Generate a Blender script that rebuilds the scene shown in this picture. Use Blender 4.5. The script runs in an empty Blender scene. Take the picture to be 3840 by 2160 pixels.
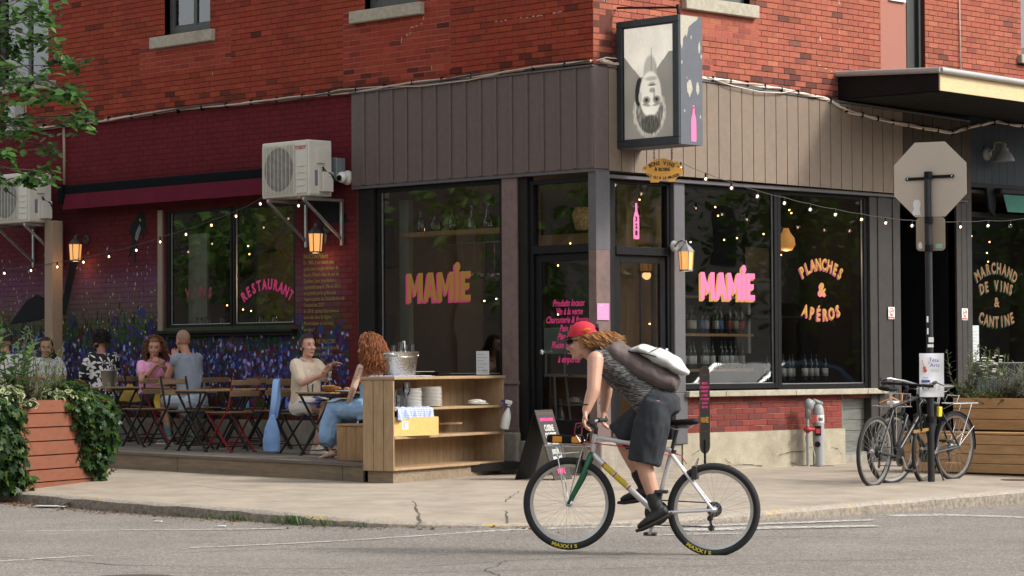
import bpy, bmesh, math, random
import numpy as np
from mathutils import Vector, Matrix, noise as mnoise
random.seed(7)
S = bpy.context.scene
C = S.collection
PI = math.pi
rad = math.radians
# ------------------------------------------------------------------ camera
cam = bpy.data.cameras.new('camera'); camo = bpy.data.objects.new('camera', cam); C.objects.link(camo)
AZ, PITCH, ROLL = rad(45.0), rad(1.68), 0.005
fh = Vector((-math.sin(AZ), math.cos(AZ), 0)); rt = Vector((math.cos(AZ), math.sin(AZ), 0)); upv = Vector((0, 0, 1))
fw = fh*math.cos(PITCH)+upv*math.sin(PITCH); u0 = -fh*math.sin(PITCH)+upv*math.cos(PITCH)
r2 = rt*math.cos(ROLL)-u0*math.sin(ROLL); u2 = u0*math.cos(ROLL)+rt*math.sin(ROLL)
camo.matrix_world = Matrix(((r2.x, u2.x, -fw.x, 19.18), (r2.y, u2.y, -fw.y, -20.42), (r2.z, u2.z, -fw.z, 1.17), (0, 0, 0, 1)))
cam.sensor_width = 36; cam.lens = 36*9900/3840; cam.clip_start = .1; cam.clip_end = 600
cam.dof.use_dof = False
S.camera = camo
# ------------------------------------------------------------------ sky and sun
SUN_EL, SUN_AZ = 40.0, 58.0            # elevation; azimuth clockwise from +Y (north)
sd = Vector((math.sin(rad(SUN_AZ))*math.cos(rad(SUN_EL)), math.cos(rad(SUN_AZ))*math.cos(rad(SUN_EL)), math.sin(rad(SUN_EL))))
W = bpy.data.worlds.new('World'); S.world = W; W.use_nodes = True
nt = W.node_tree; nt.nodes.clear()
sky = nt.nodes.new('ShaderNodeTexSky'); sky.sky_type = 'NISHITA'; sky.sun_disc = False
sky.sun_elevation = rad(SUN_EL); sky.sun_rotation = rad(SUN_AZ); sky.dust_density = 3.0; sky.air_density = 1.0; sky.ozone_density = 1.0
hs = nt.nodes.new('ShaderNodeHueSaturation'); hs.inputs['Saturation'].default_value = .12
bg = nt.nodes.new('ShaderNodeBackground'); bg.inputs['Strength'].default_value = .15
wo = nt.nodes.new('ShaderNodeOutputWorld')
nt.links.new(sky.outputs[0], hs.inputs['Color']); nt.links.new(hs.outputs[0], bg.inputs[0]); nt.links.new(bg.outputs[0], wo.inputs[0])
sl = bpy.data.lights.new('sun', 'SUN'); sl.energy = 1.5; sl.angle = rad(10); sl.color = (1, .93, .82)
so = bpy.data.objects.new('sun', sl); C.objects.link(so); so.rotation_euler = sd.to_track_quat('Z', 'Y').to_euler()
so.location = sd*60
vs = S.view_settings; vs.view_transform = 'Standard'; vs.look = 'None'; vs.exposure = .98; vs.gamma = 1
try: vs.use_curve_mapping = False
except Exception: pass
S.cycles.max_bounces = 8; S.cycles.transparent_max_bounces = 16; S.cycles.caustics_reflective = False; S.cycles.caustics_refractive = False
S.cycles.sample_clamp_indirect = 4
try: S.cycles.use_denoising = True
except Exception: pass
# ------------------------------------------------------------------ helpers
def lin(r, g, b):
    f = lambda c: (c/255/12.92) if c/255 <= .04045 else ((c/255+.055)/1.055)**2.4
    return (f(r), f(g), f(b))
class M:
    def __init__(s, T=None): s.v = []; s.f = []; s.c = []; s.T = T or Matrix(); s.col = None
    def add(s, vs_, fs, col=None):
        n = len(s.v); T = s.T
        s.v += [tuple(T @ Vector(p)) for p in vs_]; s.f += [tuple(i+n for i in f) for f in fs]; s.c += [col or s.col]*len(fs)
        return s
    def bx(s, x0, x1, y0, y1, z0, z1, col=None):
        return s.add([(x0,y0,z0),(x1,y0,z0),(x1,y1,z0),(x0,y1,z0),(x0,y0,z1),(x1,y0,z1),(x1,y1,z1),(x0,y1,z1)],
                     [(3,2,1,0),(4,5,6,7),(0,1,5,4),(1,2,6,5),(2,3,7,6),(3,0,4,7)], col)
    def cbx(s, x0, x1, y0, y1, z0, z1, c=.004, col=None):      # box with chamfered edges
        xs, ys, zs = (x0, x1), (y0, y1), (z0, z1); V = []; idx = {}
        for i in (0,1):
            for j in (0,1):
                for k in (0,1):
                    sx, sy, sz = (c, -c)[i], (c, -c)[j], (c, -c)[k]
                    for a in range(3):
                        p = [xs[i]+sx, ys[j]+sy, zs[k]+sz]; p[a] = (xs[i], ys[j], zs[k])[a]
                        idx[(i,j,k,a)] = len(V); V.append(tuple(p))
        F = []
        for a in range(3):
            b, d = (a+1)%3, (a+2)%3
            for t in (0,1):
                q = []
                for (m, n) in ((0,0),(1,0),(1,1),(0,1)):
                    ijk = [0,0,0]; ijk[a] = t; ijk[b] = m; ijk[d] = n; q.append(idx[(*ijk, a)])
                F.append(tuple(q if t else q[::-1]))
        for a in range(3):
            b, d = (a+1)%3, (a+2)%3
            for m in (0,1):
                for n in (0,1):
                    i0 = [0,0,0]; i0[b] = m; i0[d] = n; i1 = list(i0); i1[a] = 1
                    q = (idx[(*i0,b)], idx[(*i1,b)], idx[(*i1,d)], idx[(*i0,d)])
                    F.append(q if (m == n) else q[::-1])
        for i in (0,1):
            for j in (0,1):
                for k in (0,1):
                    F.append((idx[(i,j,k,0)], idx[(i,j,k,1)], idx[(i,j,k,2)]))
        return s.add(V, F, col)
    def obx(s, a, b, w, h, up=(0,0,1), col=None):               # square bar from a to b
        a, b = Vector(a), Vector(b); d = (b-a).normalized(); sd_ = d.cross(Vector(up))
        if sd_.length < 1e-4: sd_ = d.cross(Vector((1,0,0)))
        sd_.normalize(); u_ = sd_.cross(d)
        V = [p+sd_*(w/2*i)+u_*(h/2*j) for p in (a, b) for i, j in ((-1,-1),(1,-1),(1,1),(-1,1))]
        return s.add(V, [(0,1,2,3),(7,6,5,4),(0,4,5,1),(1,5,6,2),(2,6,7,3),(3,7,4,0)], col)
    def tube(s, pts, r, n=8, closed=False, cap=True, col=None, rb=None, side=None):
        pts = [Vector(p) for p in pts]; k = len(pts)
        rs = r if isinstance(r, (list, tuple)) else [r]*k
        V = []; F = []; prev = None
        for i, p in enumerate(pts):
            if closed: t = (pts[(i+1)%k]-pts[i-1])
            else: t = pts[min(i+1,k-1)]-pts[max(i-1,0)]
            if t.length < 1e-9: t = Vector((0,0,1))
            t.normalize()
            if side is not None: x = Vector(side)-t*Vector(side).dot(t)
            elif prev is None: x = t.orthogonal()
            else: x = prev-t*prev.dot(t)
            if x.length < 1e-6: x = t.orthogonal()
            x.normalize(); prev = x; y = t.cross(x)
            a = rs[i]; ra, rb_ = (a if isinstance(a, tuple) else (a, a))
            for j in range(n):
                th = 2*PI*j/n; V.append(p+x*(ra*math.cos(th))+y*(rb_*math.sin(th)))
        for i in range(k if closed else k-1):
            for j in range(n):
                a = i*n+j; b = i*n+(j+1)%n; c = ((i+1)%k)*n+(j+1)%n; d = ((i+1)%k)*n+j
                F.append((a,b,c,d))
        if cap and not closed: F.append(tuple(range(n))[::-1]); F.append(tuple((k-1)*n+j for j in range(n)))
        return s.add(V, F, col)
    def lathe(s, prof, base=(0,0,0), n=16, axis=None, col=None):
        Q = Matrix() if axis is None else Vector((0,0,1)).rotation_difference(Vector(axis)).to_matrix().to_4x4()
        V = []; F = []; b = Vector(base)
        for r, z in prof:
            for j in range(n): V.append(b+Q @ Vector((r*math.cos(2*PI*j/n), r*math.sin(2*PI*j/n), z)))
        for i in range(len(prof)-1):
            for j in range(n): F.append((i*n+j, i*n+(j+1)%n, (i+1)*n+(j+1)%n, (i+1)*n+j))
        if prof[0][0] > 1e-5: F.append(tuple(range(n))[::-1])
        if prof[-1][0] > 1e-5: F.append(tuple((len(prof)-1)*n+j for j in range(n)))
        return s.add(V, F, col)
    def prism(s, poly, w0, w1, col=None):                       # polygon in local xy, thickness along z
        n = len(poly); V = [(x,y,w0) for x,y in poly]+[(x,y,w1) for x,y in poly]
        return s.add(V, [tuple(range(n))[::-1], tuple(range(n,2*n))]+[(i,(i+1)%n,n+(i+1)%n,n+i) for i in range(n)], col)
    def flat(s, poly, w=0, col=None): return s.add([(x,y,w) for x,y in poly], [tuple(range(len(poly)))], col)
    def ell(s, c, r, n=10, m=7, rot=None, col=None):
        V = []; F = []; c = Vector(c); r = r if isinstance(r, (tuple, list)) else (r,r,r)
        for i in range(m+1):
            ph = PI*i/m
            for j in range(n):
                th = 2*PI*j/n; p = Vector((r[0]*math.sin(ph)*math.cos(th), r[1]*math.sin(ph)*math.sin(th), -r[2]*math.cos(ph)))
                V.append(c+(rot @ p if rot else p))
        for i in range(m):
            for j in range(n): F.append((i*n+j, i*n+(j+1)%n, (i+1)*n+(j+1)%n, (i+1)*n+j))
        return s.add(V, F, col)
    def mesh(s, name, m=None, smooth=None):
        me = bpy.data.meshes.new(name); me.from_pydata(s.v, [], s.f)
        if any(c is not None for c in s.c):
            at = me.color_attributes.new('Col', 'FLOAT_COLOR', 'CORNER'); a = []
            for f, c in zip(s.f, s.c):
                c = c or (1,1,1); a += [c[0], c[1], c[2], 1.0]*len(f)
            at.data.foreach_set('color', a)
        if m is not None: me.materials.append(m)
        if smooth is not None:
            me.polygons.foreach_set('use_smooth', [True]*len(me.polygons))
            if smooth < 3: me.set_sharp_from_angle(angle=smooth)
        me.update(); return me
    def build(s, name, m=None, parent=None, smooth=None): return obj(name, s.mesh(name, m, smooth), parent)
def obj(name, me, parent=None):
    o = bpy.data.objects.new(name, me); C.objects.link(o)
    if parent: o.parent = parent
    return o
def tag(o, label=None, cat=None, group=None, kind=None):
    if label: o['label'] = label
    if cat: o['category'] = cat
    if group: o['group'] = group
    if kind: o['kind'] = kind
    return o
def thing(name, label, cat, loc=(0,0,0), rz=0, group=None):
    o = bpy.data.objects.new(name, None); C.objects.link(o); o.location = loc; o.rotation_euler = (0,0,rz); o.empty_display_size = .2
    return tag(o, label, cat, group)
def kids(o): return [c for c in bpy.data.objects if c.parent == o]
CH = {}
def copy_tree(o, parent=None, tree=None):
    c = o.copy(); C.objects.link(c); c.parent = parent
    for ch in (tree or {}).get(o.name, []): copy_tree(ch, c, tree)
    return c
def tree_of(o):
    t = {}
    for x in bpy.data.objects:
        if x.parent: t.setdefault(x.parent.name, []).append(x)
    return t
def frame(u, v, w, o=(0,0,0)):
    return Matrix(((u[0],v[0],w[0],o[0]),(u[1],v[1],w[1],o[1]),(u[2],v[2],w[2],o[2]),(0,0,0,1)))
LW = frame((1,0,0),(0,0,1),(0,-1,0))      # left facade: u=x, v=z, w outwards (-y)
RW = frame((0,1,0),(0,0,1),(1,0,0))       # right facade: u=y, v=z, w outwards (+x)
def T_(x, y, z, rz=0): return Matrix.Translation((x,y,z)) @ Matrix.Rotation(rz, 4, 'Z')
# ------------------------------------------------------------------ materials
def nod(m): return m.node_tree.nodes, m.node_tree.links
def P(name, col=(.5,.5,.5), rough=.6, metal=0, nz=0, ns=6, bump=0, bs=60, src=None, emit=0, stretch=None, spec=.5, alpha=1, sub=0, dirt=0, coat=0):
    m = bpy.data.materials.new(name); m.use_nodes = True; N, L = nod(m); b = N['Principled BSDF']
    b.inputs['Roughness'].default_value = rough; b.inputs['Metallic'].default_value = metal
    b.inputs['Specular IOR Level'].default_value = spec; b.inputs['Coat Weight'].default_value = coat
    if sub: b.inputs['Subsurface Weight'].default_value = sub; b.inputs['Subsurface Radius'].default_value = (.02,.008,.004)
    if src == 'Col': s = N.new('ShaderNodeVertexColor'); s.layer_name = 'Col'; out = s.outputs[0]
    elif src == 'OBJ': s = N.new('ShaderNodeObjectInfo'); out = s.outputs['Color']
    else: s = N.new('ShaderNodeRGB'); s.outputs[0].default_value = (*col, 1); out = s.outputs[0]
    geo = N.new('ShaderNodeNewGeometry'); vec = geo.outputs['Position']
    if stretch:
        mp = N.new('ShaderNodeMapping'); mp.inputs['Scale'].default_value = stretch; tc = N.new('ShaderNodeTexCoord')
        L.new(tc.outputs['Object'], mp.inputs[0]); vec = mp.outputs[0]
    if nz:
        t = N.new('ShaderNodeTexNoise'); t.inputs['Scale'].default_value = ns; t.inputs['Detail'].default_value = 6; t.inputs['Roughness'].default_value = .65; L.new(vec, t.inputs[0])
        r = N.new('ShaderNodeMapRange'); r.inputs[1].default_value = .25; r.inputs[2].default_value = .75; r.inputs[3].default_value = 1-nz; r.inputs[4].default_value = 1+nz; L.new(t.outputs[0], r.inputs[0])
        x = N.new('ShaderNodeMix'); x.data_type = 'RGBA'; x.blend_type = 'MULTIPLY'; x.inputs[0].default_value = 1; L.new(out, x.inputs[6]); L.new(r.outputs[0], x.inputs[7]); out = x.outputs[2]
    if dirt:
        t = N.new('ShaderNodeTexNoise'); t.inputs['Scale'].default_value = 1.7; t.inputs['Detail'].default_value = 8; t.inputs['Roughness'].default_value = .7; L.new(geo.outputs['Position'], t.inputs[0])
        r = N.new('ShaderNodeMapRange'); r.inputs[1].default_value = .5; r.inputs[2].default_value = .72; r.inputs[3].default_value = 0; r.inputs[4].default_value = dirt; L.new(t.outputs[0], r.inputs[0])
        x = N.new('ShaderNodeMix'); x.data_type = 'RGBA'; x.inputs[7].default_value = (.03,.026,.022,1); L.new(r.outputs[0], x.inputs[0]); L.new(out, x.inputs[6]); out = x.outputs[2]
    L.new(out, b.inputs['Base Color'])
    if emit: L.new(out, b.inputs['Emission Color']); b.inputs['Emission Strength'].default_value = emit
    if bump:
        t = N.new('ShaderNodeTexNoise'); t.inputs['Scale'].default_value = bs; t.inputs['Detail'].default_value = 4; L.new(vec, t.inputs[0])
        bp = N.new('ShaderNodeBump'); bp.inputs['Strength'].default_value = bump; bp.inputs['Distance'].default_value = .01; L.new(t.outputs[0], bp.inputs['Height']); L.new(bp.outputs[0], b.inputs['Normal'])
    return m
def glass_mat(name, tint=(.9,.93,.92), gain=2.2):
    m = bpy.data.materials.new(name); m.use_nodes = True; N, L = nod(m); N.clear()
    o = N.new('ShaderNodeOutputMaterial'); mx = N.new('ShaderNodeMixShader'); tr = N.new('ShaderNodeBsdfTransparent'); gl = N.new('ShaderNodeBsdfGlossy')
    tr.inputs[0].default_value = (*tint, 1); gl.inputs['Roughness'].default_value = .015; gl.inputs['Color'].default_value = (.95,.97,1,1)
    f = N.new('ShaderNodeFresnel'); f.inputs[0].default_value = 1.5; k = N.new('ShaderNodeMath'); k.operation = 'MULTIPLY'; k.inputs[1].default_value = gain; k.use_clamp = True
    L.new(f.outputs[0], k.inputs[0]); L.new(k.outputs[0], mx.inputs[0]); L.new(tr.outputs[0], mx.inputs[1]); L.new(gl.outputs[0], mx.inputs[2]); L.new(mx.outputs[0], o.inputs[0])
    t = N.new('ShaderNodeTexNoise'); t.inputs['Scale'].default_value = 1.3; g = N.new('ShaderNodeNewGeometry'); L.new(g.outputs['Position'], t.inputs[0])
    bp = N.new('ShaderNodeBump'); bp.inputs['Strength'].default_value = .05; bp.inputs['Distance'].default_value = .02; L.new(t.outputs[0], bp.inputs['Height']); L.new(bp.outputs[0], gl.inputs['Normal'])
    return m
def checker_mat(name, c1, c2, c3, sc):           # woven gingham: two stripe directions
    m = P(name, c1, .9); N, L = nod(m); b = N['Principled BSDF']; tc = N.new('ShaderNodeTexCoord'); sp = N.new('ShaderNodeSeparateXYZ'); L.new(tc.outputs['Object'], sp.inputs[0])
    outs = []
    for a in (0, 1, 2):
        mu = N.new('ShaderNodeMath'); mu.operation = 'MULTIPLY'; mu.inputs[1].default_value = sc; L.new(sp.outputs[a], mu.inputs[0])
        fr = N.new('ShaderNodeMath'); fr.operation = 'FRACT'; L.new(mu.outputs[0], fr.inputs[0])
        gt = N.new('ShaderNodeMath'); gt.operation = 'GREATER_THAN'; gt.inputs[1].default_value = .5; L.new(fr.outputs[0], gt.inputs[0]); outs.append(gt.outputs[0])
    ad = N.new('ShaderNodeMath'); ad.operation = 'ADD'; L.new(outs[0], ad.inputs[0]); L.new(outs[1], ad.inputs[1])
    a2 = N.new('ShaderNodeMath'); a2.operation = 'ADD'; L.new(ad.outputs[0], a2.inputs[0]); L.new(outs[2], a2.inputs[1])
    dv = N.new('ShaderNodeMath'); dv.operation = 'DIVIDE'; dv.inputs[1].default_value = 3; L.new(a2.outputs[0], dv.inputs[0])
    cr = N.new('ShaderNodeValToRGB'); cr.color_ramp.interpolation = 'CONSTANT'; e = cr.color_ramp.elements
    e[0].color = (*c1,1); e[1].position = .3; e[1].color = (*c2,1); n3 = e.new(.6); n3.color = (*c3,1); L.new(dv.outputs[0], cr.inputs[0]); L.new(cr.outputs[0], b.inputs['Base Color'])
    return m
def blotch_mat(name, c1, c2, scale, thr, soft=.02, dist=1.0, rough=.85):
    m = P(name, c1, rough); N, L = nod(m); b = N['Principled BSDF']; tc = N.new('ShaderNodeTexCoord'); t = N.new('ShaderNodeTexNoise'); t.inputs['Scale'].default_value = scale
    t.inputs['Detail'].default_value = 2; t.inputs['Distortion'].default_value = dist; L.new(tc.outputs['Object'], t.inputs[0])
    r = N.new('ShaderNodeValToRGB'); e = r.color_ramp.elements; e[0].position = thr-soft; e[1].position = thr+soft; e[0].color = (*c1,1); e[1].color = (*c2,1)
    L.new(t.outputs[0], r.inputs[0]); L.new(r.outputs[0], b.inputs['Base Color']); return m
m_black = P('black_paint', (.008,.008,.009), .55, nz=.3, spec=.15)
m_blackwood = P('dark_stained_wood', (.014,.0125,.012), .65, nz=.35, ns=4, bump=.2, bs=30, spec=.15)
m_white = P('white_paint', (.72,.7,.66), .5, nz=.06)
m_steel = P('galvanised_steel', (.42,.43,.43), .42, .85, nz=.15, ns=20)
m_chrome = P('chrome', (.7,.7,.7), .18, 1)
m_rubber = P('rubber', (.016,.016,.017), .75, nz=.2)
m_pink = P('pink_paint', lin(232,110,160), .55); m_pink2 = P('deep_pink_paint', lin(236,74,142), .6, spec=.2); m_gold = P('gold_paint', lin(184,136,66), .6, spec=.2); m_gold2 = P('ochre_paint', lin(118,84,44), .5)
ORD = ['first','second','third','fourth','fifth','sixth','seventh','eighth','ninth','tenth','eleventh','twelfth','thirteenth','fourteenth','fifteenth']
m_wglass = glass_mat('window_glass'); m_glassware = glass_mat('clear_glass', (.93,.95,.95), 2.2)
m_bulb = P('lit_bulb', (1,.62,.32), .3, emit=3.5); m_bulb2 = P('warm_bulb', (1,.5,.18), .3, emit=6)
# ------------------------------------------------------------------ ground, road, sidewalk, kerb
CURB = [(-60,-3.2,.25,.14),(-14,-4.6,.04,-.03),(-6,-5.3,-.0,-.1),(-3.3,-5.51,-.03,-.12),(-2.14,-5.69,-.035,-.13),(-.59,-5.78,-.05,-.155),(1.36,-5.95,-.055,-.15),(2.5,-6.1,-.065,-.14),(3.2,-6.1,-.075,-.13),(3.9,-5.85,-.088,-.118),(4.34,-5.45,-.095,-.117),(4.75,-4.65,-.095,-.12),(4.97,-3.4,-.07,-.135),(4.97,-2.0,-.055,-.15),(4.98,-.66,-.04,-.15),(4.95,.7,-.03,-.16),(4.95,4,-.02,-.15),(4.95,12,-.02,-.15),(4.95,60,-.02,-.15)]
def dense(P_, n=6):
    out = []
    for i in range(len(P_)-1):
        p0 = P_[max(i-1,0)]; p1 = P_[i]; p2 = P_[i+1]; p3 = P_[min(i+2,len(P_)-1)]
        L_ = math.dist(p1[:2], p2[:2]); lin_ = L_ > 6
        for k in range(n):
            t = k/n
            if lin_: out.append(tuple(a+(b-a)*t for a, b in zip(p1, p2)))
            else: out.append(tuple(.5*((2*b)+(-a+c)*t+(2*a-5*b+4*c-d)*t*t+(-a+3*b-3*c+d)*t**3) for a, b, c, d in zip(p0,p1,p2,p3)) if abs(p0[0]-p1[0])+abs(p0[1]-p1[1]) < 8 and abs(p3[0]-p2[0])+abs(p3[1]-p2[1]) < 8 else tuple(a+(b-a)*t for a, b in zip(p1, p2)))
    out.append(P_[-1]); return out
CD = dense(CURB)
def near_curb(x, y):
    best = (1e9, 0, 0)
    for a in CD:
        d = math.hypot(x-a[0], y-a[1])
        if d < best[0]: best = (d, a[2], a[3])
    return best
def zroad(x, y):
    d, _, zg = near_curb(x, y)
    k = math.exp(-d/.8); return zg*k-.205*(1-k)
def zside(x, y):
    d, zc, _ = near_curb(x, y); zi = .01*max(0, -x-1)
    k = math.exp(-d/1.6); return zi*(1-k)+zc*k
def inner(a):
    x, y = a[0], a[1]
    if x < -.4: return (x, .25)
    if y > .4: return (-.25, y)
    return (-.25, .25)
def asphalt():
    m = P('asphalt', (.19,.17,.15), .9, nz=.2, ns=.8, bump=.5, bs=260); N, L = nod(m); b = N['Principled BSDF']
    old = b.inputs['Base Color'].links[0].from_socket; g = N.new('ShaderNodeNewGeometry')
    for sc, lo, hi, f0, f1 in ((75, .38, .62, .6, 1.5), (28, .4, .6, .85, 1.15)):
        t = N.new('ShaderNodeTexNoise'); t.inputs['Scale'].default_value = sc; t.inputs['Detail'].default_value = 2; L.new(g.outputs['Position'], t.inputs[0])
        r = N.new('ShaderNodeMapRange'); r.inputs[1].default_value = lo; r.inputs[2].default_value = hi; r.inputs[3].default_value = f0; r.inputs[4].default_value = f1; L.new(t.outputs[0], r.inputs[0])
        x = N.new('ShaderNodeMix'); x.data_type = 'RGBA'; x.blend_type = 'MULTIPLY'; x.inputs[0].default_value = 1; L.new(old, x.inputs[6]); L.new(r.outputs[0], x.inputs[7]); old = x.outputs[2]
    L.new(old, b.inputs['Base Color']); return m
m_asphalt = asphalt()
m_side = P('sidewalk_concrete', (.325,.275,.218), .9, nz=.24, ns=2.2, bump=.35, bs=90, dirt=.3)
m_curb = P('kerb_concrete', (.33,.29,.24), .95, nz=.35, ns=26, bump=.9, bs=60)
m_curbface = P('kerb_face', (.24,.205,.165), .95, nz=.55, ns=24, bump=1, bs=50)
def kerb_paint(m):                                              # worn yellow paint on the kerb edge
    N, L = nod(m); b = N['Principled BSDF']; old = b.inputs['Base Color'].links[0].from_socket; g = N.new('ShaderNodeNewGeometry')
    t = N.new('ShaderNodeTexNoise'); t.inputs['Scale'].default_value = 3.5; t.inputs['Detail'].default_value = 9; t.inputs['Roughness'].default_value = .8; L.new(g.outputs['Position'], t.inputs[0])
    r = N.new('ShaderNodeMapRange'); r.inputs[1].default_value = .56; r.inputs[2].default_value = .64; L.new(t.outputs[0], r.inputs[0])
    x = N.new('ShaderNodeMix'); x.data_type = 'RGBA'; x.inputs[7].default_value = (.5,.33,.06,1); L.new(r.outputs[0], x.inputs[0]); L.new(old, x.inputs[6]); L.new(x.outputs[2], b.inputs['Base Color'])
kerb_paint(m_curb)
g = M(); g.bx(-200,200,-200,200,-2.2,-2.0); tag(g.build('ground', P('earth', (.08,.07,.06), 1)), kind='structure')
def outward(i):
    a = CD[max(i-1,0)]; b = CD[min(i+1,len(CD)-1)]; t = Vector((b[0]-a[0], b[1]-a[1])); t.normalize(); return Vector((t.y, -t.x))
m = M(); offs = (0,.15,.4,.8,1.4,2.2,3.5,6,12,30,70)
for i, a in enumerate(CD):
    o = outward(i)
    if -4 < a[0] and a[1] < 2: o = (Vector((a[0],a[1]))-Vector((-2.5,2.5))).normalized()
    for d in offs:
        x, y = a[0]+o.x*d, a[1]+o.y*d; k = math.exp(-d/.8); m.v.append((x, y, a[3]*k-.205*(1-k)))
n = len(offs)
for i in range(len(CD)-1):
    for j in range(n-1): m.f.append((i*n+j, i*n+j+1, (i+1)*n+j+1, (i+1)*n+j)); m.c.append(None)
road = tag(m.build('road', m_asphalt, smooth=4), kind='structure')
m = M(); K = 14
for i, a in enumerate(CD):
    b = inner(a); zi = .01*max(0, -a[0]-1) if a[0] < -.4 else 0; zi = min(zi, .3)
    o = -outward(i); e = Vector((a[0],a[1]))+o*.16
    for j in range(K+1):
        t = j/K; x = e.x+(b[0]-e.x)*t; y = e.y+(b[1]-e.y)*t; d = math.hypot(x-a[0], y-a[1]); k = math.exp(-max(d-.16,0)/1.6)*(1-t)
        m.v.append((x, y, zi*(1-k)+a[2]*k))
for i in range(len(CD)-1):
    for j in range(K): q = i*(K+1)+j; m.f.append((q, q+K+1, q+K+2, q+1)[::-1]); m.c.append(None)
sidewalk = tag(m.build('sidewalk', m_side, smooth=4), kind='structure')
m = M(); m2 = M(); rings = []; rnd = random.Random(3)
for i, a in enumerate(CD):
    o = outward(i); rings.append([(a[0]-o.x*.162, a[1]-o.y*.162, a[2]+.003), (a[0]-o.x*.03, a[1]-o.y*.03, a[2]+rnd.uniform(-.004,.004)), (a[0]+o.x*.004, a[1]+o.y*.004, a[2]-.022+rnd.uniform(-.008,.006)), (a[0]+o.x*.012, a[1]+o.y*.012, (a[2]+a[3])/2), (a[0]+o.x*.02, a[1]+o.y*.02, a[3]-.05)])
for mm, ks in ((m, (0,1,2)), (m2, (2,3,4))):
    mm.v = [r[k] for r in rings for k in ks]; q = len(ks)
    for i in range(len(rings)-1):
        for j in range(q-1): mm.f.append((i*q+j, i*q+j+1, (i+1)*q+j+1, (i+1)*q+j)[::-1]); mm.c.append(None)
kerb = tag(m.build('kerb', m_curb, smooth=4), kind='structure'); m2.build('kerb_face', m_curbface, kerb, smooth=4)
def strip(mm, pts, w, zf, dz=.004, seg=8, wob=0):
    Q = []
    for i in range(len(pts)-1):
        for k in range(seg): t = k/seg; Q.append((pts[i][0]+(pts[i+1][0]-pts[i][0])*t, pts[i][1]+(pts[i+1][1]-pts[i][1])*t))
    Q.append(pts[-1][:2]); V = []
    if wob: Q = [(x+random.uniform(-wob,wob), y+random.uniform(-wob,wob)) for x, y in Q]
    for i, (x, y) in enumerate(Q):
        a = Q[max(i-1,0)]; b = Q[min(i+1,len(Q)-1)]; t = Vector((b[0]-a[0], b[1]-a[1])); t.normalize(); ww = w(i/(len(Q)-1)) if callable(w) else w
        ww *= random.uniform(.5,1.3) if wob else 1
        for s_ in (1,-1): px, py = x-t.y*ww/2*s_, y+t.x*ww/2*s_; V.append((px, py, zf(px,py)+dz))
    mm.add(V, [(2*i+1, 2*i, 2*i+2, 2*i+3)[::-1] for i in range(len(Q)-1)])
def worn_white():
    m = P('worn_road_paint', (.5,.48,.44), .85, nz=.2, ns=60); N, L = nod(m); b = N['Principled BSDF']; g_ = N.new('ShaderNodeNewGeometry'); t = N.new('ShaderNodeTexNoise'); t.inputs['Scale'].default_value = 22; t.inputs['Detail'].default_value = 8; t.inputs['Roughness'].default_value = .75
    L.new(g_.outputs['Position'], t.inputs[0]); r = N.new('ShaderNodeMapRange'); r.inputs[1].default_value = .4; r.inputs[2].default_value = .52; r.inputs[4].default_value = .85; L.new(t.outputs[0], r.inputs[0]); L.new(r.outputs[0], b.inputs['Alpha']); return m
m_road_paint = worn_white()
m = M()
for pts, w in ([[(.35,-7.85),(1.2,-7.1),(2.0,-6.62),(2.5,-6.38)], .05], [[(3.3,-9.8),(3.35,-8.9)], .07], [[(3.3,-8.0),(3.85,-6.75),(4.45,-5.5),(4.75,-4.9),(5.05,-4.3)], .06], [[(5.05,-4.15),(5.2,-3.3),(5.35,-2.2)], .1], [[(5.2,-4.5),(5.45,-3.6),(5.75,-2.7)], .16], [[(5.15,-1.75),(5.35,-1.2),(5.75,-.9),(6.2,-.75)], .16], [[(5.3,-5.0),(5.6,-4.3)], .05]):
    strip(m, pts, w, zroad)
m.build('lane_marking', m_road_paint, road)
m = M()
for pts in ([(2.9,-9.45),(4.2,-9.34),(5.34,-8.84),(5.9,-8.25),(6.05,-7.25),(6.26,-6.66),(7.05,-6.28),(7.7,-5.8),(8.2,-5.1)], [(4.2,-10.2),(5.0,-9.6),(6.2,-8.6),(7.2,-7.0),(7.6,-6.3)], [(3.4,-8.9),(3.7,-8.1),(4.0,-7.6),(4.8,-7.0)], [(5.5,-5.0),(6.0,-4.2),(6.9,-3.4)], [(6.0,-7.3),(6.5,-8.0),(7.1,-8.4)]):
    strip(m, pts, .013, zroad, .002, 10, .02)
m.build('road_crack', P('crack', (.05,.045,.04), 1), road)
m = M()
for pts in ([(3.72,-6.0),(2.13,-4.6),(-.06,-2.34)], [(4.2,-5.5),(2.75,-4.09),(1.11,-2.14)], [(-2.75,-4.17),(-1.69,-4.08),(-.31,-4.4),(1.2,-4.3)], [(1.05,-1.11),(1.09,.05),(1.78,.49),(2.74,.57),(3.46,.93),(4.8,1.0)], [(.23,-2.64),(1.02,-2.2)], [(.6,2.2),(2,2.1)], [(4.8,-2.3),(.3,-2.0)]):
    strip(m, pts, .016, zside, .003, 12, .012)
m.build('sidewalk_joint', P('joint_dirt', (.09,.075,.058), 1), sidewalk)
m = M(); m.lathe([(0,.0),(.3,.0),(.3,.006),(0,.006)], (5.25,-10.0,-.204), 20); m.build('manhole_cover', P('rusty_iron', (.06,.045,.04), .8, nz=.5, ns=60, bump=.8, bs=90), road)
m = M(); m.lathe([(0,0),(.16,0),(.16,.006),(0,.006)], (3.9,2.05,-.012), 20); m.build('utility_cover', P('rusty_cover', (.12,.05,.035), .8, nz=.5, ns=80, bump=.8, bs=120), sidewalk)
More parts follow.
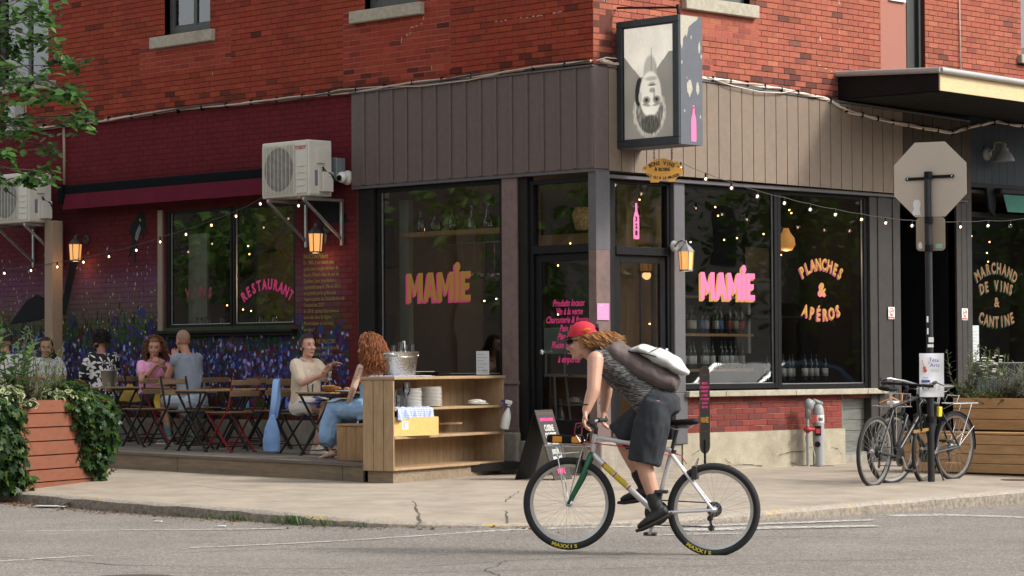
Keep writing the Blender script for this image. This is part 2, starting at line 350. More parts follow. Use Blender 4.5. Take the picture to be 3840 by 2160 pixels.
# ------------------------------------------------------------------ the corner building
bld = thing('brick_building', 'red brick corner building with dark shopfront, mural wall and upper windows', 'building')
def rects_minus(u0, u1, v0, v1, holes):
    us = sorted({u0, u1, *[min(max(h[i],u0),u1) for h in holes for i in (0,1)]}); vv = sorted({v0, v1, *[min(max(h[i],v0),v1) for h in holes for i in (2,3)]}); out = []
    for j in range(len(vv)-1):
        run = None
        for i in range(len(us)-1):
            cu, cv = (us[i]+us[i+1])/2, (vv[j]+vv[j+1])/2
            ins = any(h[0] < cu < h[1] and h[2] < cv < h[3] for h in holes)
            if not ins and run is not None and run[1] == us[i]: run[1] = us[i+1]
            elif not ins:
                if run: out.append((*run, vv[j], vv[j+1]))
                run = [us[i], us[i+1]]
            elif run: out.append((*run, vv[j], vv[j+1])); run = None
        if run: out.append((*run, vv[j], vv[j+1]))
    return out
m_mortar = P('dark_mortar', (.1,.028,.018), .95, nz=.3, ns=30)
m_pinkmortar = P('pink_pointing', (.34,.09,.07), .9, nz=.2, ns=30); m_palemortar = P('pale_mortar', (.42,.36,.29), .95, nz=.2, ns=40)
m_brick_o = P('brick', (.3,.06,.03), .85, nz=.22, ns=28, bump=.5, bs=90, src='OBJ', dirt=.25, spec=.2); m_brick_c = P('brick_mass', (.3,.06,.03), .85, nz=.22, ns=28, bump=.5, bs=90, src='Col', dirt=.25, spec=.2)
m_paint_c = P('painted_brick', (.1,.02,.02), .9, nz=.2, ns=5, bump=.25, bs=70, src='Col', spec=.12)
HC = .0665
def bricks(u0, u1, v0, v1, holes, L_=.2, off=0):
    out = []; k = 0; v = v0
    while v < v1-.02:
        va, vb = v+.0028, min(v+HC-.0028, v1); u = u0-(L_/2 if k % 2 else 0)+off
        while u < u1:
            segs = [(max(u+.001,u0), min(u+L_-.001,u1))]
            for h in holes:
                if h[2] < (va+vb)/2 < h[3]:
                    ns_ = []
                    for a, b in segs:
                        if b <= h[0] or a >= h[1]: ns_.append((a,b))
                        else:
                            if a < h[0]: ns_.append((a,h[0]))
                            if b > h[1]: ns_.append((h[1],b))
                    segs = ns_
            out += [(a, b, va, vb) for a, b in segs if b-a > .012]; u += L_
        v += HC; k += 1
    return out
def brick_box(mm, a, b, va, vb, w, col=None):
    c = .0035
    V = [(a,va,-.012),(b,va,-.012),(b,vb,-.012),(a,vb,-.012),(a,va,w-c),(b,va,w-c),(b,vb,w-c),(a,vb,w-c),(a+c,va+c,w),(b-c,va+c,w),(b-c,vb-c,w),(a+c,vb-c,w)]
    mm.add(V, [(8,9,10,11),(0,1,5,4),(1,2,6,5),(2,3,7,6),(3,0,4,7),(4,5,9,8),(5,6,10,9),(6,7,11,10),(7,4,8,11)], col)
def brick_col(u, v, side):
    r = random.random(); k = random.uniform(.91,1.09); c = (.265*k, .043*k*random.uniform(.9,1.12), .023*k)
    if side == 'R': c = (.335*k, .1*k*random.uniform(.93,1.08), .064*k)  # right facade bricks paler: sunlight put into their colour
    soot = max(0, min(1, (4.72-v)/.35)); d = .015+.5*soot*soot
    if side == 'L' and -1.6 < u < -.4 and v < 4.8: d *= .7
    if r < d: q = random.uniform(.3,.62); c = (c[0]*q, c[1]*q*1.3, c[2]*q*1.5)
    elif r < d+.09: c = (c[0]*.76, c[1]*.76, c[2]*.8)
    elif r > .93: c = (c[0]*1.15, c[1]*1.25, c[2]*1.2)
    return c
UW_L = [(-11.2,-9.95,4.98,8), (-7.43,-6.51,5.36,8), (-3.64,-2.76,5.3,8)]           # upper windows: u0,u1,v0,v1
SILL_L = [(-11.1,-9.77,4.88,4.98,0), (-7.66,-6.41,5.2,5.345,0), (-3.845,-2.625,5.16,5.3,0)]
UW_R = [(1.52,2.6,5.24,8), (5.04,5.93,4.5,8), (7.99,9.0,5.1,8)]; SILL_R = [(1.43,2.69,5.09,5.235,0), (7.9,9.1,4.99,5.1,0)]
MW = (-7.43,-4.9,1.64,3.16)                                                        # mural window
hl = [(h[0],h[1],h[2],h[3]) for h in UW_L]+[(s_[0],s_[1],s_[2],s_[3]) for s_ in SILL_L]; hr = [(h[0],h[1],h[2],h[3]) for h in UW_R]+[(s_[0],s_[1],s_[2],s_[3]) for s_ in SILL_R]
m = M(LW)
for a, b, c, d in rects_minus(-14,0,4.3,9,hl): m.bx(a,b,c,d,-.3,-.009)
for a, b, c, d in rects_minus(-14,-3.74,-.3,4.3,[MW]): m.bx(a,b,c,d,-.3,-.009)
m.T = RW
for a, b, c, d in rects_minus(.0,14,4.15,9,hr): m.bx(a+.3 if a < .3 else a,b,c,d,-.3,-.009) if a > .01 else m.bx(.009,b,c,d,-.299,-.009)
m.build('wall', m_mortar, bld)
m = M(); m.bx(-14,-.3,.3,14,8.9,9.1); m.bx(-14,-13.8,.3,14,-.3,8.9); m.bx(-13.8,-.3,13.8,14,-.3,8.9); m.build('roof', m_blackwood, bld)
allb = []
for s_, fr, (a, b), hs_ in (('L', LW, (-11.6,0), hl), ('R', RW, (0,8.6), hr)):
    for q in bricks(a, b, 4.372 if s_ == 'L' else 4.24, 6.15, hs_, off=.08 if s_ == 'L' else 0): allb.append((s_, fr, *q))
# nearest 200 wall bricks and the knee wall bricks become objects of their own
def keyf(q): return math.hypot((q[2]+q[3])/2 if q[0] == 'R' else -(q[2]+q[3])/2*1.15, 0)
vis = sorted([q for q in allb if q[5] < 5.75 and q[3]-q[2] > .12], key=keyf)[:195]; vset = set(id(q) for q in vis)
mb = {'L': M(LW), 'R': M(RW)}; um = {}
def one_brick(q, colr):
    s_, fr, a, b, va, vb = q; key = (s_, round(b-a,3), round(vb-va,3))
    if key not in um:
        t = M(); brick_box(t, -(b-a)/2, (b-a)/2, -(vb-va)/2, (vb-va)/2, 0); um[key] = t.mesh('brick', m_brick_o)
    o = obj('brick', um[key], bld); o.matrix_local = fr @ Matrix.Translation(((a+b)/2, (va+vb)/2, random.uniform(-.001,.0025))); o.color = (*colr, 1)
for q in allb:
    cc = brick_col((q[2]+q[3])/2, q[4], q[0])
    if id(q) in vset: one_brick(q, cc)
    else: brick_box(mb[q[0]], *q[2:], random.uniform(-.001,.0025), cc)
for k, mm in mb.items(): tag(mm.build('brick_courses', m_brick_c, bld), kind='stuff')
m = M(LW)                                                        # repointed patches with pink mortar
for a, b, c, d in ((-7.95,-6.1,4.9,5.36), (-4.02,-2.2,4.44,5.35)):
    m = M(LW)
    for x0, x1, z0, z1 in rects_minus(a,b,c,d,hl): m.bx(x0,x1,z0,z1,-.009,-.0012)
    m.build('pink_pointing', m_pinkmortar, bld)
for q in ((1.35,2.75,4.83,5.08),(1.55,1.95,4.42,4.6)): m = M(RW); m.bx(*q,-.009,-.0012); m.build('pink_pointing', m_pinkmortar, bld)
m_lime = P('lime_streak', (.5,.4,.34), .9, nz=.3, ns=60)
rs = random.Random(19)
def streak_marks(fr, pts, n_, w0, w1):                          # old white drips and scrapes on the bricks
    for (a, b), (c, d) in zip(pts, pts[1:]):
        for _ in range(n_):
            t = rs.random(); u, v = a+(c-a)*t+rs.gauss(0,.006), b+(d-b)*t+rs.gauss(0,.005); l_ = rs.uniform(.008,.03); w_ = rs.uniform(w0,w1); hz = abs(c-a) > abs(d-b)
            m = M(fr); m.flat([(u+(l_ if hz else w_)*math.cos(k*PI/4)*rs.uniform(.6,1.2), v+(w_ if hz else l_)*math.sin(k*PI/4)*rs.uniform(.6,1.2)) for k in range(8)], .0042); m.build('lime_mark', m_lime, bld)
streak_marks(LW, [(-1.62,4.96),(-.45,4.97)], 16, .003, .009); streak_marks(LW, [(-2.62,5.14),(-2.66,5.05),(-2.85,5.03),(-2.86,4.96),(-3.0,4.94),(-3.01,4.86)], 3, .004, .007); streak_marks(LW, [(-2.5,4.55),(-2.5,4.5)], 2, .006, .012)
streak_marks(LW, [(-6.45,4.85),(-6.45,4.6)], 3, .002, .004); streak_marks(RW, [(4.22,5.9),(4.25,4.6)], 14, .003, .008); streak_marks(RW, [(.12,5.1),(.25,5.05)], 4, .01, .02); streak_marks(RW, [(3.8,4.66),(4.1,4.6)], 4, .004, .006); streak_marks(RW, [(3.86,4.98),(3.86,4.93)], 2, .008, .01)
# painted lower wall with the mural
def ramp(v, st):
    for (v0, c0), (v1, c1) in zip(st, st[1:]):
        if v <= v1: t = max(0, (v-v0)/(v1-v0)); return tuple(a+(b-a)*t for a, b in zip(c0, c1))
    return st[-1][1]
MUR = [(.5,(.1,.02,.014)),(.8,(.085,.026,.016)),(1.05,(.07,.018,.03)),(1.25,(.035,.02,.055)),(1.45,(.022,.036,.034)),(1.62,(.04,.07,.026)),(1.8,(.085,.075,.052)),(2.0,(.12,.072,.08)),(2.25,(.115,.05,.085)),(2.5,(.095,.024,.038)),(2.8,(.09,.016,.018)),(3.3,(.09,.016,.019)),(3.45,(.115,.015,.02)),(4.4,(.125,.017,.023))]
def mural(u, v):
    n_ = mnoise.noise(Vector((u*1.4, v*2.2, 0)))*.16
    if u > -4.9 and v < 2.9: 
        if u > -4.05: return (.125,.02,.022)
        g_ = max(0, 1-abs(v-1.65)/.35)*max(0, min(1, (u+4.5)/.3))*(.6+2*n_); p_ = max(0, 1-abs(v-2.1)/.5)
        return (.085+.04*p_-.05*g_, .017+.03*p_+.06*g_, .022+.045*p_)
    return ramp(max(.5, v+n_*(1 if v < 3 else 0)), MUR)
m = M(LW); m.col = (.03,.01,.01)
for a, b, va, vb in bricks(-11.7, -3.8, .535, 4.36, [MW], off=.03):
    w = random.uniform(-.0048,-.0038); c0, c1, c2, c3 = (tuple(x*random.uniform(.93,1.07) for x in mural(u, v)) for u, v in ((a,va),(b,va),(b,vb),(a,vb)))
    c = .003; k = tuple(sum(q)/4 for q in zip(c0,c1,c2,c3))
    V = [(a,va,-.012),(b,va,-.012),(b,vb,-.012),(a,vb,-.012),(a+c,va+c,w),(b-c,va+c,w),(b-c,vb-c,w),(a+c,vb-c,w)]
    m.add(V, [(4,5,6,7),(0,1,5,4),(1,2,6,5),(2,3,7,6),(3,0,4,7)], k)
tag(m.build('painted_brick', m_paint_c, bld), kind='stuff')
m = M(LW)
for a, b, c, d in rects_minus(-11.7,-3.8,.535,4.36,[MW]):
    nu, nv = max(1,int((b-a)/.14)), max(1,int((d-c)/.1))
    for i in range(nu):
        for j in range(nv): u_0, u_1, v_0, v_1 = a+(b-a)*i/nu, a+(b-a)*(i+1)/nu, c+(d-c)*j/nv, c+(d-c)*(j+1)/nv; m.add([(u_0,v_0,-.0072),(u_1,v_0,-.0072),(u_1,v_1,-.0072),(u_0,v_1,-.0072)], [(0,1,2,3)], tuple(q*.8 for q in mural((u_0+u_1)/2,(v_0+v_1)/2)))
tag(m.build('painted_joints', m_paint_c, bld), kind='stuff')
m = M(LW); m.T = LW
rn = random.Random(11)
def dab(u, v, a, b, ang, col, w=-.002):
    if MW[0]-.08 < u < MW[1]+.05 and MW[2]-.08 < v < MW[3]+.05: return
    c, s_ = math.cos(ang), math.sin(ang); pts = []
    for k in range(7):
        t = 2*PI*k/7; x, y = a*math.cos(t)*rn.uniform(.75,1.2), b*math.sin(t)*rn.uniform(.8,1.15); pts.append((u+x*c-y*s_, v+x*s_+y*c))
    m.flat(pts, w+rn.uniform(0,.0012), tuple(q*rn.uniform(.8,1.2) for q in col))
for _ in range(800):                                             # broad underpainting
    u = rn.uniform(-11.4,-4.0); v = rn.gauss(1.2,.28)
    if .56 < v < 1.9: dab(u, v, rn.uniform(.03,.09), rn.uniform(.03,.08), rn.gauss(0,.6), rn.choice([(.03,.03,.11),(.055,.035,.11),(.025,.05,.04),(.09,.022,.02),(.035,.05,.14),(.03,.02,.06)]), -.0036)
for _ in range(900):                                             # stems and leaves
    u = rn.uniform(-11.4,-4.0); v = rn.uniform(.56,1.25); dab(u, v, rn.uniform(.004,.009), rn.uniform(.05,.16), rn.gauss(0,.15), rn.choice([(.09,.085,.012),(.03,.055,.02),(.02,.04,.03),(.1,.02,.012),(.12,.1,.02)]), -.0032)
for _ in range(700):
    u = rn.uniform(-11.4,-4.7); v = rn.gauss(1.55,.16); dab(u, v, rn.uniform(.008,.02), rn.uniform(.03,.08), rn.gauss(0,.3), rn.choice([(.03,.075,.02),(.05,.1,.03),(.02,.045,.03),(.015,.03,.02)]), -.0032)
for _ in range(2500):                                            # iris blossoms
    u = rn.uniform(-11.4,-3.95); v = rn.gauss(1.18,.2)
    if v < .56 or v > 1.9: continue
    dab(u, v, rn.uniform(.01,.026), rn.uniform(.014,.04), rn.gauss(0,.5), rn.choice([(.04,.055,.24),(.06,.09,.36),(.025,.035,.15),(.11,.075,.2),(.17,.19,.46),(.11,.05,.1),(.32,.33,.62),(.02,.022,.07),(.1,.018,.014),(.03,.05,.03)]))
for _ in range(330):                                             # drifting dots over the meadow
    u = rn.uniform(-11.4,-7.5); v = rn.uniform(1.6,2.75); q = rn.random()
    if q > (2.95-v)/1.2: continue
    dab(u, v, rn.uniform(.007,.016), rn.uniform(.01,.026), rn.gauss(0,.3), rn.choice([(.35,.3,.18),(.2,.17,.22),(.12,.13,.35),(.3,.22,.2)]))
for x in (-5.45,-5.05,-6.9,-5.8,-4.85): dab(x, .8+rn.uniform(-.1,.05), .035, .09, 0, (.18,.26,.7)); dab(x+.2, .72, .06, .12, .2, (.025,.07,.03)); dab(x-.15,.66,.05,.08,0,(.02,.05,.28))
tag(m.build('mural_blossoms', m_paint_c, bld), kind='stuff')
m_falc = P('falcon_paint', (.02,.02,.02), .9, nz=.4, ns=30, src='Col', spec=.1); m = M(LW); dk = (.016,.018,.02); gy = (.16,.18,.18)              # painted falcons
def P_at(cx, cz, pts, sc=1): return [(cx+x*sc, cz+z*sc) for x, z in pts]
w = .0005
m.flat(P_at(-8.0,2.86,[(-.06,-.1),(-.16,.02),(-.13,.14),(-.03,.2),(.02,.28),(.12,.3),(.17,.2),(.2,-.02),(.15,.05),(.12,-.05),(.06,.02),(.02,-.02),(-.02,-.08),(-.03,-.32),(-.06,-.38),(-.08,-.2),(-.2,-.3),(-.1,-.06)]), w, dk)
m.flat(P_at(-8.0,2.86,[(-.05,-.05),(-.02,.04),(.05,.13),(.08,.08),(.04,0),(0,-.08)]), w+.001, gy); m.flat(P_at(-8.0,2.86,[(.04,.2),(.08,.2),(.07,.16)]), w+.001, (.4,.4,.04))
m.build('painted_falcon', m_falc, bld); m = M(LW); m.flat(P_at(-9.85,1.95,[(-1.0,-.2),(-.6,.12),(-.35,.2),(-.1,.12),(.22,.1),(.36,.5),(.48,.9),(.56,.95),(.6,.75),(.5,.45),(.36,.1),(.3,-.08),(.1,-.1),(-.1,-.12),(-.5,-.16)]), w, dk)
m.build('painted_falcon', m_falc, bld); m = M(LW); m.flat(P_at(-4.35,3.0,[(-.22,.12),(-.05,.2),(.15,.12),(.36,-.03),(.42,-.14),(.3,-.16),(.12,-.14),(.02,-.2),(0,-.36),(-.05,-.25),(-.12,-.06)]), w, dk); m.flat(P_at(-4.35,3.0,[(-.02,-.15),(.05,-.14),(.03,-.34),(-.01,-.4)]), w+.001, gy)
m.build('painted_falcon', m_falc, bld)
# concrete plinth under the mural wall
m_conc = P('plinth_concrete', (.3,.265,.22), .95, nz=.3, ns=7, bump=.6, bs=40, dirt=.35)
m = M(LW); m.bx(-11.9,-3.75,-.3,.53,-.2,.03); m.build('plinth', m_conc, bld)
# stone sills
m_stone = P('sill_stone', (.38,.345,.27), .9, nz=.25, ns=16, bump=.5, bs=80, dirt=.3)
for fr, L_ in ((LW, SILL_L), (RW, SILL_R)):
    for a, b, c, d, _ in L_: t = M(fr); t.cbx(a,b,c,d,-.15,.07,.008); t.build('stone_sill', m_stone, bld)
m_ugr = P('window_frame_grey', (.075,.08,.078), .6, nz=.2); m_curt = P('curtain', (.3,.32,.3), .9, nz=.3, ns=9)
m_uglass = glass_mat('upper_glass', (.75,.8,.72), 2.2)
def upper_window(fr, u0, u1, v0, v1, dark=m_ugr, mull=.55):
    t = M(fr); d = -.12; t.bx(u0,u0+.09,v0,v1,d-.03,d+.03); t.bx(u1-.06,u1,v0,v1,d-.03,d+.03); t.bx(u0+.09,u1-.06,v0,v0+.09,d-.03,d+.03); um_ = u0+(u1-u0)*mull; t.bx(um_-.03,um_+.03,v0+.09,v1,d-.025,d+.025); t.bx(u0+.09,u1-.06,v0+.09,v0+.12,d-.02,d+.015)
    f = t.build('window', dark, bld); t = M(fr); t.bx(u0+.09,u1-.06,v0+.09,v1,d-.006,d+.004); t.build('pane', m_uglass, f)
    t = M(fr); t.bx(u0-.2,u1+.2,v0-.2,v1,-.6,-.58); t.build('dark_backing', m_black, f)
    t = M(fr)
    for k in range(9):
        u = u0+.12+(u1-u0-.25)*k/9
        if k in (3,7): continue
        t.bx(u,u+.045+.02*(k%2),v0+.1,v1,-.26-.01*(k%2),-.25)
    t.build('curtain', m_curt, f); t = M(fr); t.bx(u0-.02,u0,v0,v1,-.3,-.01); t.bx(u1,u1+.02,v0,v1,-.3,-.01); t.build('reveal', m_mortar, f)
for a in UW_L: upper_window(LW, *a)
upper_window(RW, *UW_R[0]); upper_window(RW, *UW_R[2])
# stucco niche with a dark downpipe on the right facade
m = M(RW); m.bx(5.04,5.62,4.4,8,-.2,-.04); m.build('stucco_panel', P('rose_stucco', (.36,.15,.11), .9, nz=.08, ns=50, bump=.3, bs=200), bld)
m = M(RW); m.bx(5.62,5.93,4.4,8,-.24,-.1); m.bx(5.6,5.64,4.4,8,-.1,-.03); m.bx(5.87,5.92,4.4,8,-.1,-.05); m.build('corner_post', P('dark_grey_trim', (.03,.033,.03), .6, nz=.2), bld)
m = M(RW); m.bx(5.25,5.56,5.55,6.3,-.05,-.01); m.build('window_frame', m_white, bld)
# ------------------------------------------------------------------ lettering helpers
def text_mesh(body, size, mat, align='CENTER', sx=1, off=0, extr=.0006, shear=0, sp=1, res=2, bold=0):
    cu = bpy.data.curves.new('lettering', 'FONT'); cu.body = body; cu.size = size; cu.align_x = align; cu.align_y = 'CENTER'; cu.offset = off; cu.extrude = extr; cu.shear = shear; cu.space_character = sp; cu.resolution_u = res; cu.space_line = 1.0
    o = bpy.data.objects.new('lettering', cu); C.objects.link(o); me = bpy.data.meshes.new_from_object(o); bpy.data.objects.remove(o); bpy.data.curves.remove(cu)
    me.name = 'lettering'; me.materials.clear(); me.materials.append(mat)
    if sx != 1: me.transform(Matrix.Diagonal((sx,1,1,1)))
    return me
def text(body, size, T, mat, parent, name='lettering', **k):
    me = text_mesh(body, size, mat, **k); me.transform(T); return obj(name, me, parent)
def merge(name, meshes, mat, parent):
    bm = bmesh.new()
    for me in meshes: bm.from_mesh(me); bpy.data.meshes.remove(me)
    me = bpy.data.meshes.new(name); bm.to_mesh(me); bm.free(); me.materials.clear(); me.materials.append(mat); return obj(name, me, parent)
def arc_text(body, size, T, mat, parent, R, span, up=True, sx=.7, off=.006, name='lettering', shadow=None, sh=(-.012,-.012), straight=False, curve=0):
    n_ = len(body); ms = []; ms2 = []
    for i, ch in enumerate(body):
        if ch == ' ': continue
        t = (i/(n_-1)-.5)*span if n_ > 1 else 0
        x, y = (R*math.sin(t), R*math.cos(t)-R) if up else (R*math.sin(t), R-R*math.cos(t))
        A = Matrix.Translation((x,y,0)) @ Matrix.Rotation(-t if up else t, 4, 'Z')
        me = text_mesh(ch, size, mat, sx=sx, off=off)
        if shadow:
            for q in (1,.66,.33):
                c = me.copy(); c.transform(T @ Matrix.Translation((sh[0]*q,sh[1]*q,-.0025)) @ A); ms2.append(c)
        me.transform(T @ A); ms.append(me)
    if shadow: merge(name, ms2, shadow, parent)
    return merge(name, ms, mat, parent)
# condensed block capitals for the shop name
GL = {'M': [(0,0),(.26,0),(.26,.62),(.43,.22),(.53,.22),(.70,.62),(.70,0),(.96,0),(.96,1),(.70,1),(.48,.5),(.26,1),(0,1)],
      'A': [(0,0),(.25,0),(.29,.2),(.51,.2),(.55,0),(.8,0),(.56,1),(.24,1)], 'i': [(0,0),(.27,0),(.27,1),(0,1)],
      'E': [(0,0),(.6,0),(.6,.2),(.27,.2),(.27,.41),(.52,.41),(.52,.6),(.27,.6),(.27,.8),(.6,.8),(.6,1),(0,1)]}
ADV = {'M': 1.02, 'A': .83, 'i': .33, 'E': .62}
def block_word(word, T, W_, H_, face, shade, parent, sh=(-.022,-.022), dot=True, name='lettering'):
    tot = sum(ADV[c] for c in word); k = W_/tot
    def put(mm, dx, dy, w):
        x = -W_/2
        for c in word:
            mm.flat([(x+px*k+dx, -H_/2+py*H_+dy) for px, py in GL[c]], w)
            if c == 'A': pass
            if c == 'i' and dot: mm.flat([(x+.15*k+dx+.175*k*math.cos(t*PI/8), H_/2+.19*k+dy+.2*k*math.sin(t*PI/8)) for t in range(16)], w)
            x += ADV[c]*k
    m_ = M(T)
    for q in range(1,6): put(m_, sh[0]*q/5, sh[1]*q/5, .0004*(6-q)-.0022)
    a = m_.build(name, shade, parent); m_ = M(T); put(m_, 0, 0, .0015)
    x = -W_/2
    b = m_.build(name, face, parent)
    m_ = M(T)                                                    # counters of the A show the shade colour
    for c in word:
        if c == 'A': m_.flat([(x+px*k, -H_/2+py*H_) for px, py in ((.325,.36),(.475,.36),(.4,.72))], .0022)
        x += ADV[c]*k
    m_.build(name, shade, parent); return b
# ------------------------------------------------------------------ shopfront
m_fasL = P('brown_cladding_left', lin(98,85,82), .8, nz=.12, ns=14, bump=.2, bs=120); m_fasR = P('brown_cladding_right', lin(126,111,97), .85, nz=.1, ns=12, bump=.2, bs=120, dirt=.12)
m_fasShade = P('shaded_cladding_right', lin(72,64,57), .85, nz=.12, ns=12, spec=.2); m_mauve = P('mauve_paint', lin(112,92,88), .7, nz=.2, ns=12, bump=.3, bs=80, dirt=.5); m_greyp = P('grey_paint', lin(88,86,90), .7, nz=.12, ns=12)
m = M(LW); m.bx(-3.82,.05,3.27,4.33,-.02,.045); m.T = RW; m.bx(.12,6.72,3.22,4.22,-.02,.08); m.build('fascia_backing', m_black, bld)
bp_ = None
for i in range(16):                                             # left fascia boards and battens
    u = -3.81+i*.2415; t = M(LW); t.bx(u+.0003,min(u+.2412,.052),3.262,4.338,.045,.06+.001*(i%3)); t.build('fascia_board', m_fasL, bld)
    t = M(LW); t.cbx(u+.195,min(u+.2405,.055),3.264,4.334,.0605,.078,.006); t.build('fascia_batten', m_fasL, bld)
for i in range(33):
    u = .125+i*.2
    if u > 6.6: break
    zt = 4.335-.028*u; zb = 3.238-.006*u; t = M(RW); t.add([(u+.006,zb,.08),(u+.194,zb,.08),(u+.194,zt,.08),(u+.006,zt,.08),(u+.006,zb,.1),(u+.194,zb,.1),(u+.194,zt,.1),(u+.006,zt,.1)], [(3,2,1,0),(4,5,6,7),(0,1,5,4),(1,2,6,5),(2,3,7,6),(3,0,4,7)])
    t.build('fascia_board', m_fasR if u < 5.25 else m_fasShade, bld)  # last boards take a darker copy: canopy shade put into the colour
m = M(); m.prism([(.053,-.0605),(.1,.12),(.06,.13),(.0,.0),(.0,-.058)], 3.255, 4.34); m.build('fascia_corner', m_fasL, bld)
m = M(LW); m.bx(-3.83,.06,4.338,4.356,-.02,.085); m.bx(-3.82,.05,3.225,3.262,-.1,.05); m.T = RW; m.add([(.1,4.34,-.02),(6.7,4.155,-.02),(6.7,4.155,.115),(.1,4.34,.115),(.1,4.362,-.02),(6.7,4.175,-.02),(6.7,4.175,.115),(.1,4.362,.115)], [(0,1,2,3),(7,6,5,4),(3,2,6,7),(0,3,7,4),(1,5,6,2),(0,4,5,1)]); m.bx(.1,6.7,3.165,3.2,-.1,.06); m.build('fascia_trim', m_greyp, bld)
def shopwin(fr, u0, u1, v0, v1, fw_=.06, d=-.05, mat=m_black, name='shop_window', glass=m_wglass):
    t = M(fr); t.cbx(u0-fw_,u0,v0-fw_,v1+fw_,d-.05,d+.035); t.cbx(u1,u1+fw_,v0-fw_,v1+fw_,d-.05,d+.035); t.cbx(u0,u1,v0-fw_,v0,d-.05,d+.035); t.cbx(u0,u1,v1,v1+fw_,d-.05,d+.035)
    f = t.build(name, mat, bld); t = M(fr); t.add([(u0,v0,d),(u1,v0,d),(u1,v1,d),(u0,v1,d)], [(0,1,2,3)]); t.build('pane', glass, f)
    t = M(fr); t.bx(u0,u0+.008,v0,v1,d-.004,d+.012); t.bx(u1-.008,u1,v0,v1,d-.004,d+.012); t.bx(u0+.008,u1-.008,v0,v0+.008,d-.004,d+.012); t.build('glazing_bead', m_steel, f); return f
# mural window (two lights), its black sill and pale jamb
m = M(LW); m.cbx(-7.56,-4.86,1.585,1.62,-.05,.09); m.bx(-7.53,-4.87,1.55,1.585,-.02,.05); m.build('window_ledge', m_black, bld)
m = M(LW); m.bx(-7.55,-7.46,1.63,3.15,-.12,.02); m.build('window_jamb', P('tan_jamb', (.26,.2,.15), .8, nz=.15), bld)
mwin = shopwin(LW, -7.36, -6.16, 1.7, 3.1, .06, -.06); mw2 = shopwin(LW, -6.07, -4.96, 1.7, 3.1, .06, -.06)
# big window left of the door, frames and columns
m = M(LW); m.cbx(-3.745,-3.47,-.1,3.24,-.15,.02); m.bx(-3.47,-1.38,.0,1.02,-.12,-.03); m.bx(-3.47,-1.38,3.23,3.25,-.12,.0); m.build('shop_frame', m_blackwood, bld)
winL = shopwin(LW, -3.4, -1.45, 1.08, 3.17)
m = M(LW); m.cbx(-1.375,-1.14,.47,3.24,-.1,.025,.006); m.cbx(-1.39,-1.125,.96,1.0,-.09,.045,.006); m.cbx(-1.385,-1.13,.44,.49,-.09,.04,.006); m.build('column', m_mauve, bld)
m = M(LW); m.cbx(-1.44,-1.12,-.2,.44,-.12,.06,.012); m.build('column_base', m_conc, bld)
m = M(LW); m.bx(-1.14,-1.0,.1,3.24,-.1,.0); m.build('door_surround', m_blackwood, bld)
m = M(); m.prism([(.05,-.025),(.085,.15),(-.06,.15),(-.06,-.025)], .3, 2.39); m.build('column', m_mauve, bld)
m = M(); m.prism([(.052,-.027),(.087,.152),(-.06,.152),(-.06,-.027)], 2.392, 3.25); m.build('column', m_greyp, bld)
m = M(LW); m.cbx(-1.12,.1,-.2,.35,-.2,.02,.01); m.T = RW; m.cbx(.05,1.42,-.2,.35,-.3,.02,.01); m.build('door_step', m_conc, bld)
m_oak = P('interior_pine', (.42,.24,.1), .6, nz=.3, ns=3, stretch=(8,8,1), bump=.2)
def door(fr, u0, u1, v0, vt, v1, name, d=-.06):
    t = M(fr); t.cbx(u0,u0+.055,v0,v1,d-.05,d+.04); t.cbx(u1-.055,u1,v0,v1,d-.05,d+.04); t.cbx(u0+.055,u1-.055,vt-.045,vt+.045,d-.05,d+.05); t.cbx(u0+.055,u1-.055,v1-.05,v1,d-.05,d+.04)
    t.cbx(u0+.06,u0+.15,v0+.01,vt-.05,d-.03,d+.015); t.cbx(u1-.15,u1-.06,v0+.01,vt-.05,d-.03,d+.015); t.cbx(u0+.15,u1-.15,v0+.01,v0+.22,d-.03,d+.015); t.cbx(u0+.15,u1-.15,vt-.13,vt-.05,d-.03,d+.015)
    f = t.build(name, m_black, bld); t = M(fr); t.add([(u0+.15,v0+.2,d),(u1-.15,v0+.2,d),(u1-.15,vt-.12,d),(u0+.15,vt-.12,d)], [(0,1,2,3)]); t.add([(u0+.05,vt+.04,d),(u1-.05,vt+.04,d),(u1-.05,v1-.05,d),(u0+.05,v1-.05,d)], [(0,1,2,3)]); t.build('pane', m_wglass, f)
    t = M(fr); t.lathe([(.018,0),(.018,.03),(.03,.035),(.03,.06),(.015,.07),(0,.07)], (u0+.2 if name == 'door' else u1-.1, v0+.95, d+.01), 12); t.build('handle', m_chrome, f); return f
doorL = door(LW, -.985, .03, .36, 2.42, 3.18, 'door'); doorR = door(RW, .3, 1.24, .37, 2.4, 3.17, 'side_door')
m = M(RW); m.bx(.145,.3,.3,3.2,-.08,.0); m.build('door_surround', m_blackwood, bld)
m = M(RW); m.cbx(1.245,1.425,.86,3.2,-.1,.03,.006); m.cbx(1.235,1.435,.3,.86,-.1,.045,.006); m.cbx(1.22,1.46,.5,.54,-.1,.08,.006); m.build('column', m_greyp, bld)
m = M(RW); m.bx(1.42,4.75,3.17,3.2,-.1,.0); m.build('shop_frame', m_blackwood, bld)
winR1 = shopwin(RW, 1.475, 3.02, .955, 3.12); winR2 = shopwin(RW, 3.14, 4.69, .94, 3.12)
for a, b in ((1.4,2.02),(2.024,3.25),(3.254,4.6),(4.604,5.03)): t = M(RW); t.cbx(a,b,.812,.878,-.1,.1,.006); t.build('stone_ledge', m_stone, bld)
m = M(RW); m.bx(1.42,4.22,.3,.81,-.2,-.008); m.bx(4.22,4.83,.77,.81,-.2,-.006); m.bx(4.83,5.04,-.2,.81,-.2,-.007); m.build('knee_wall', m_palemortar, bld)
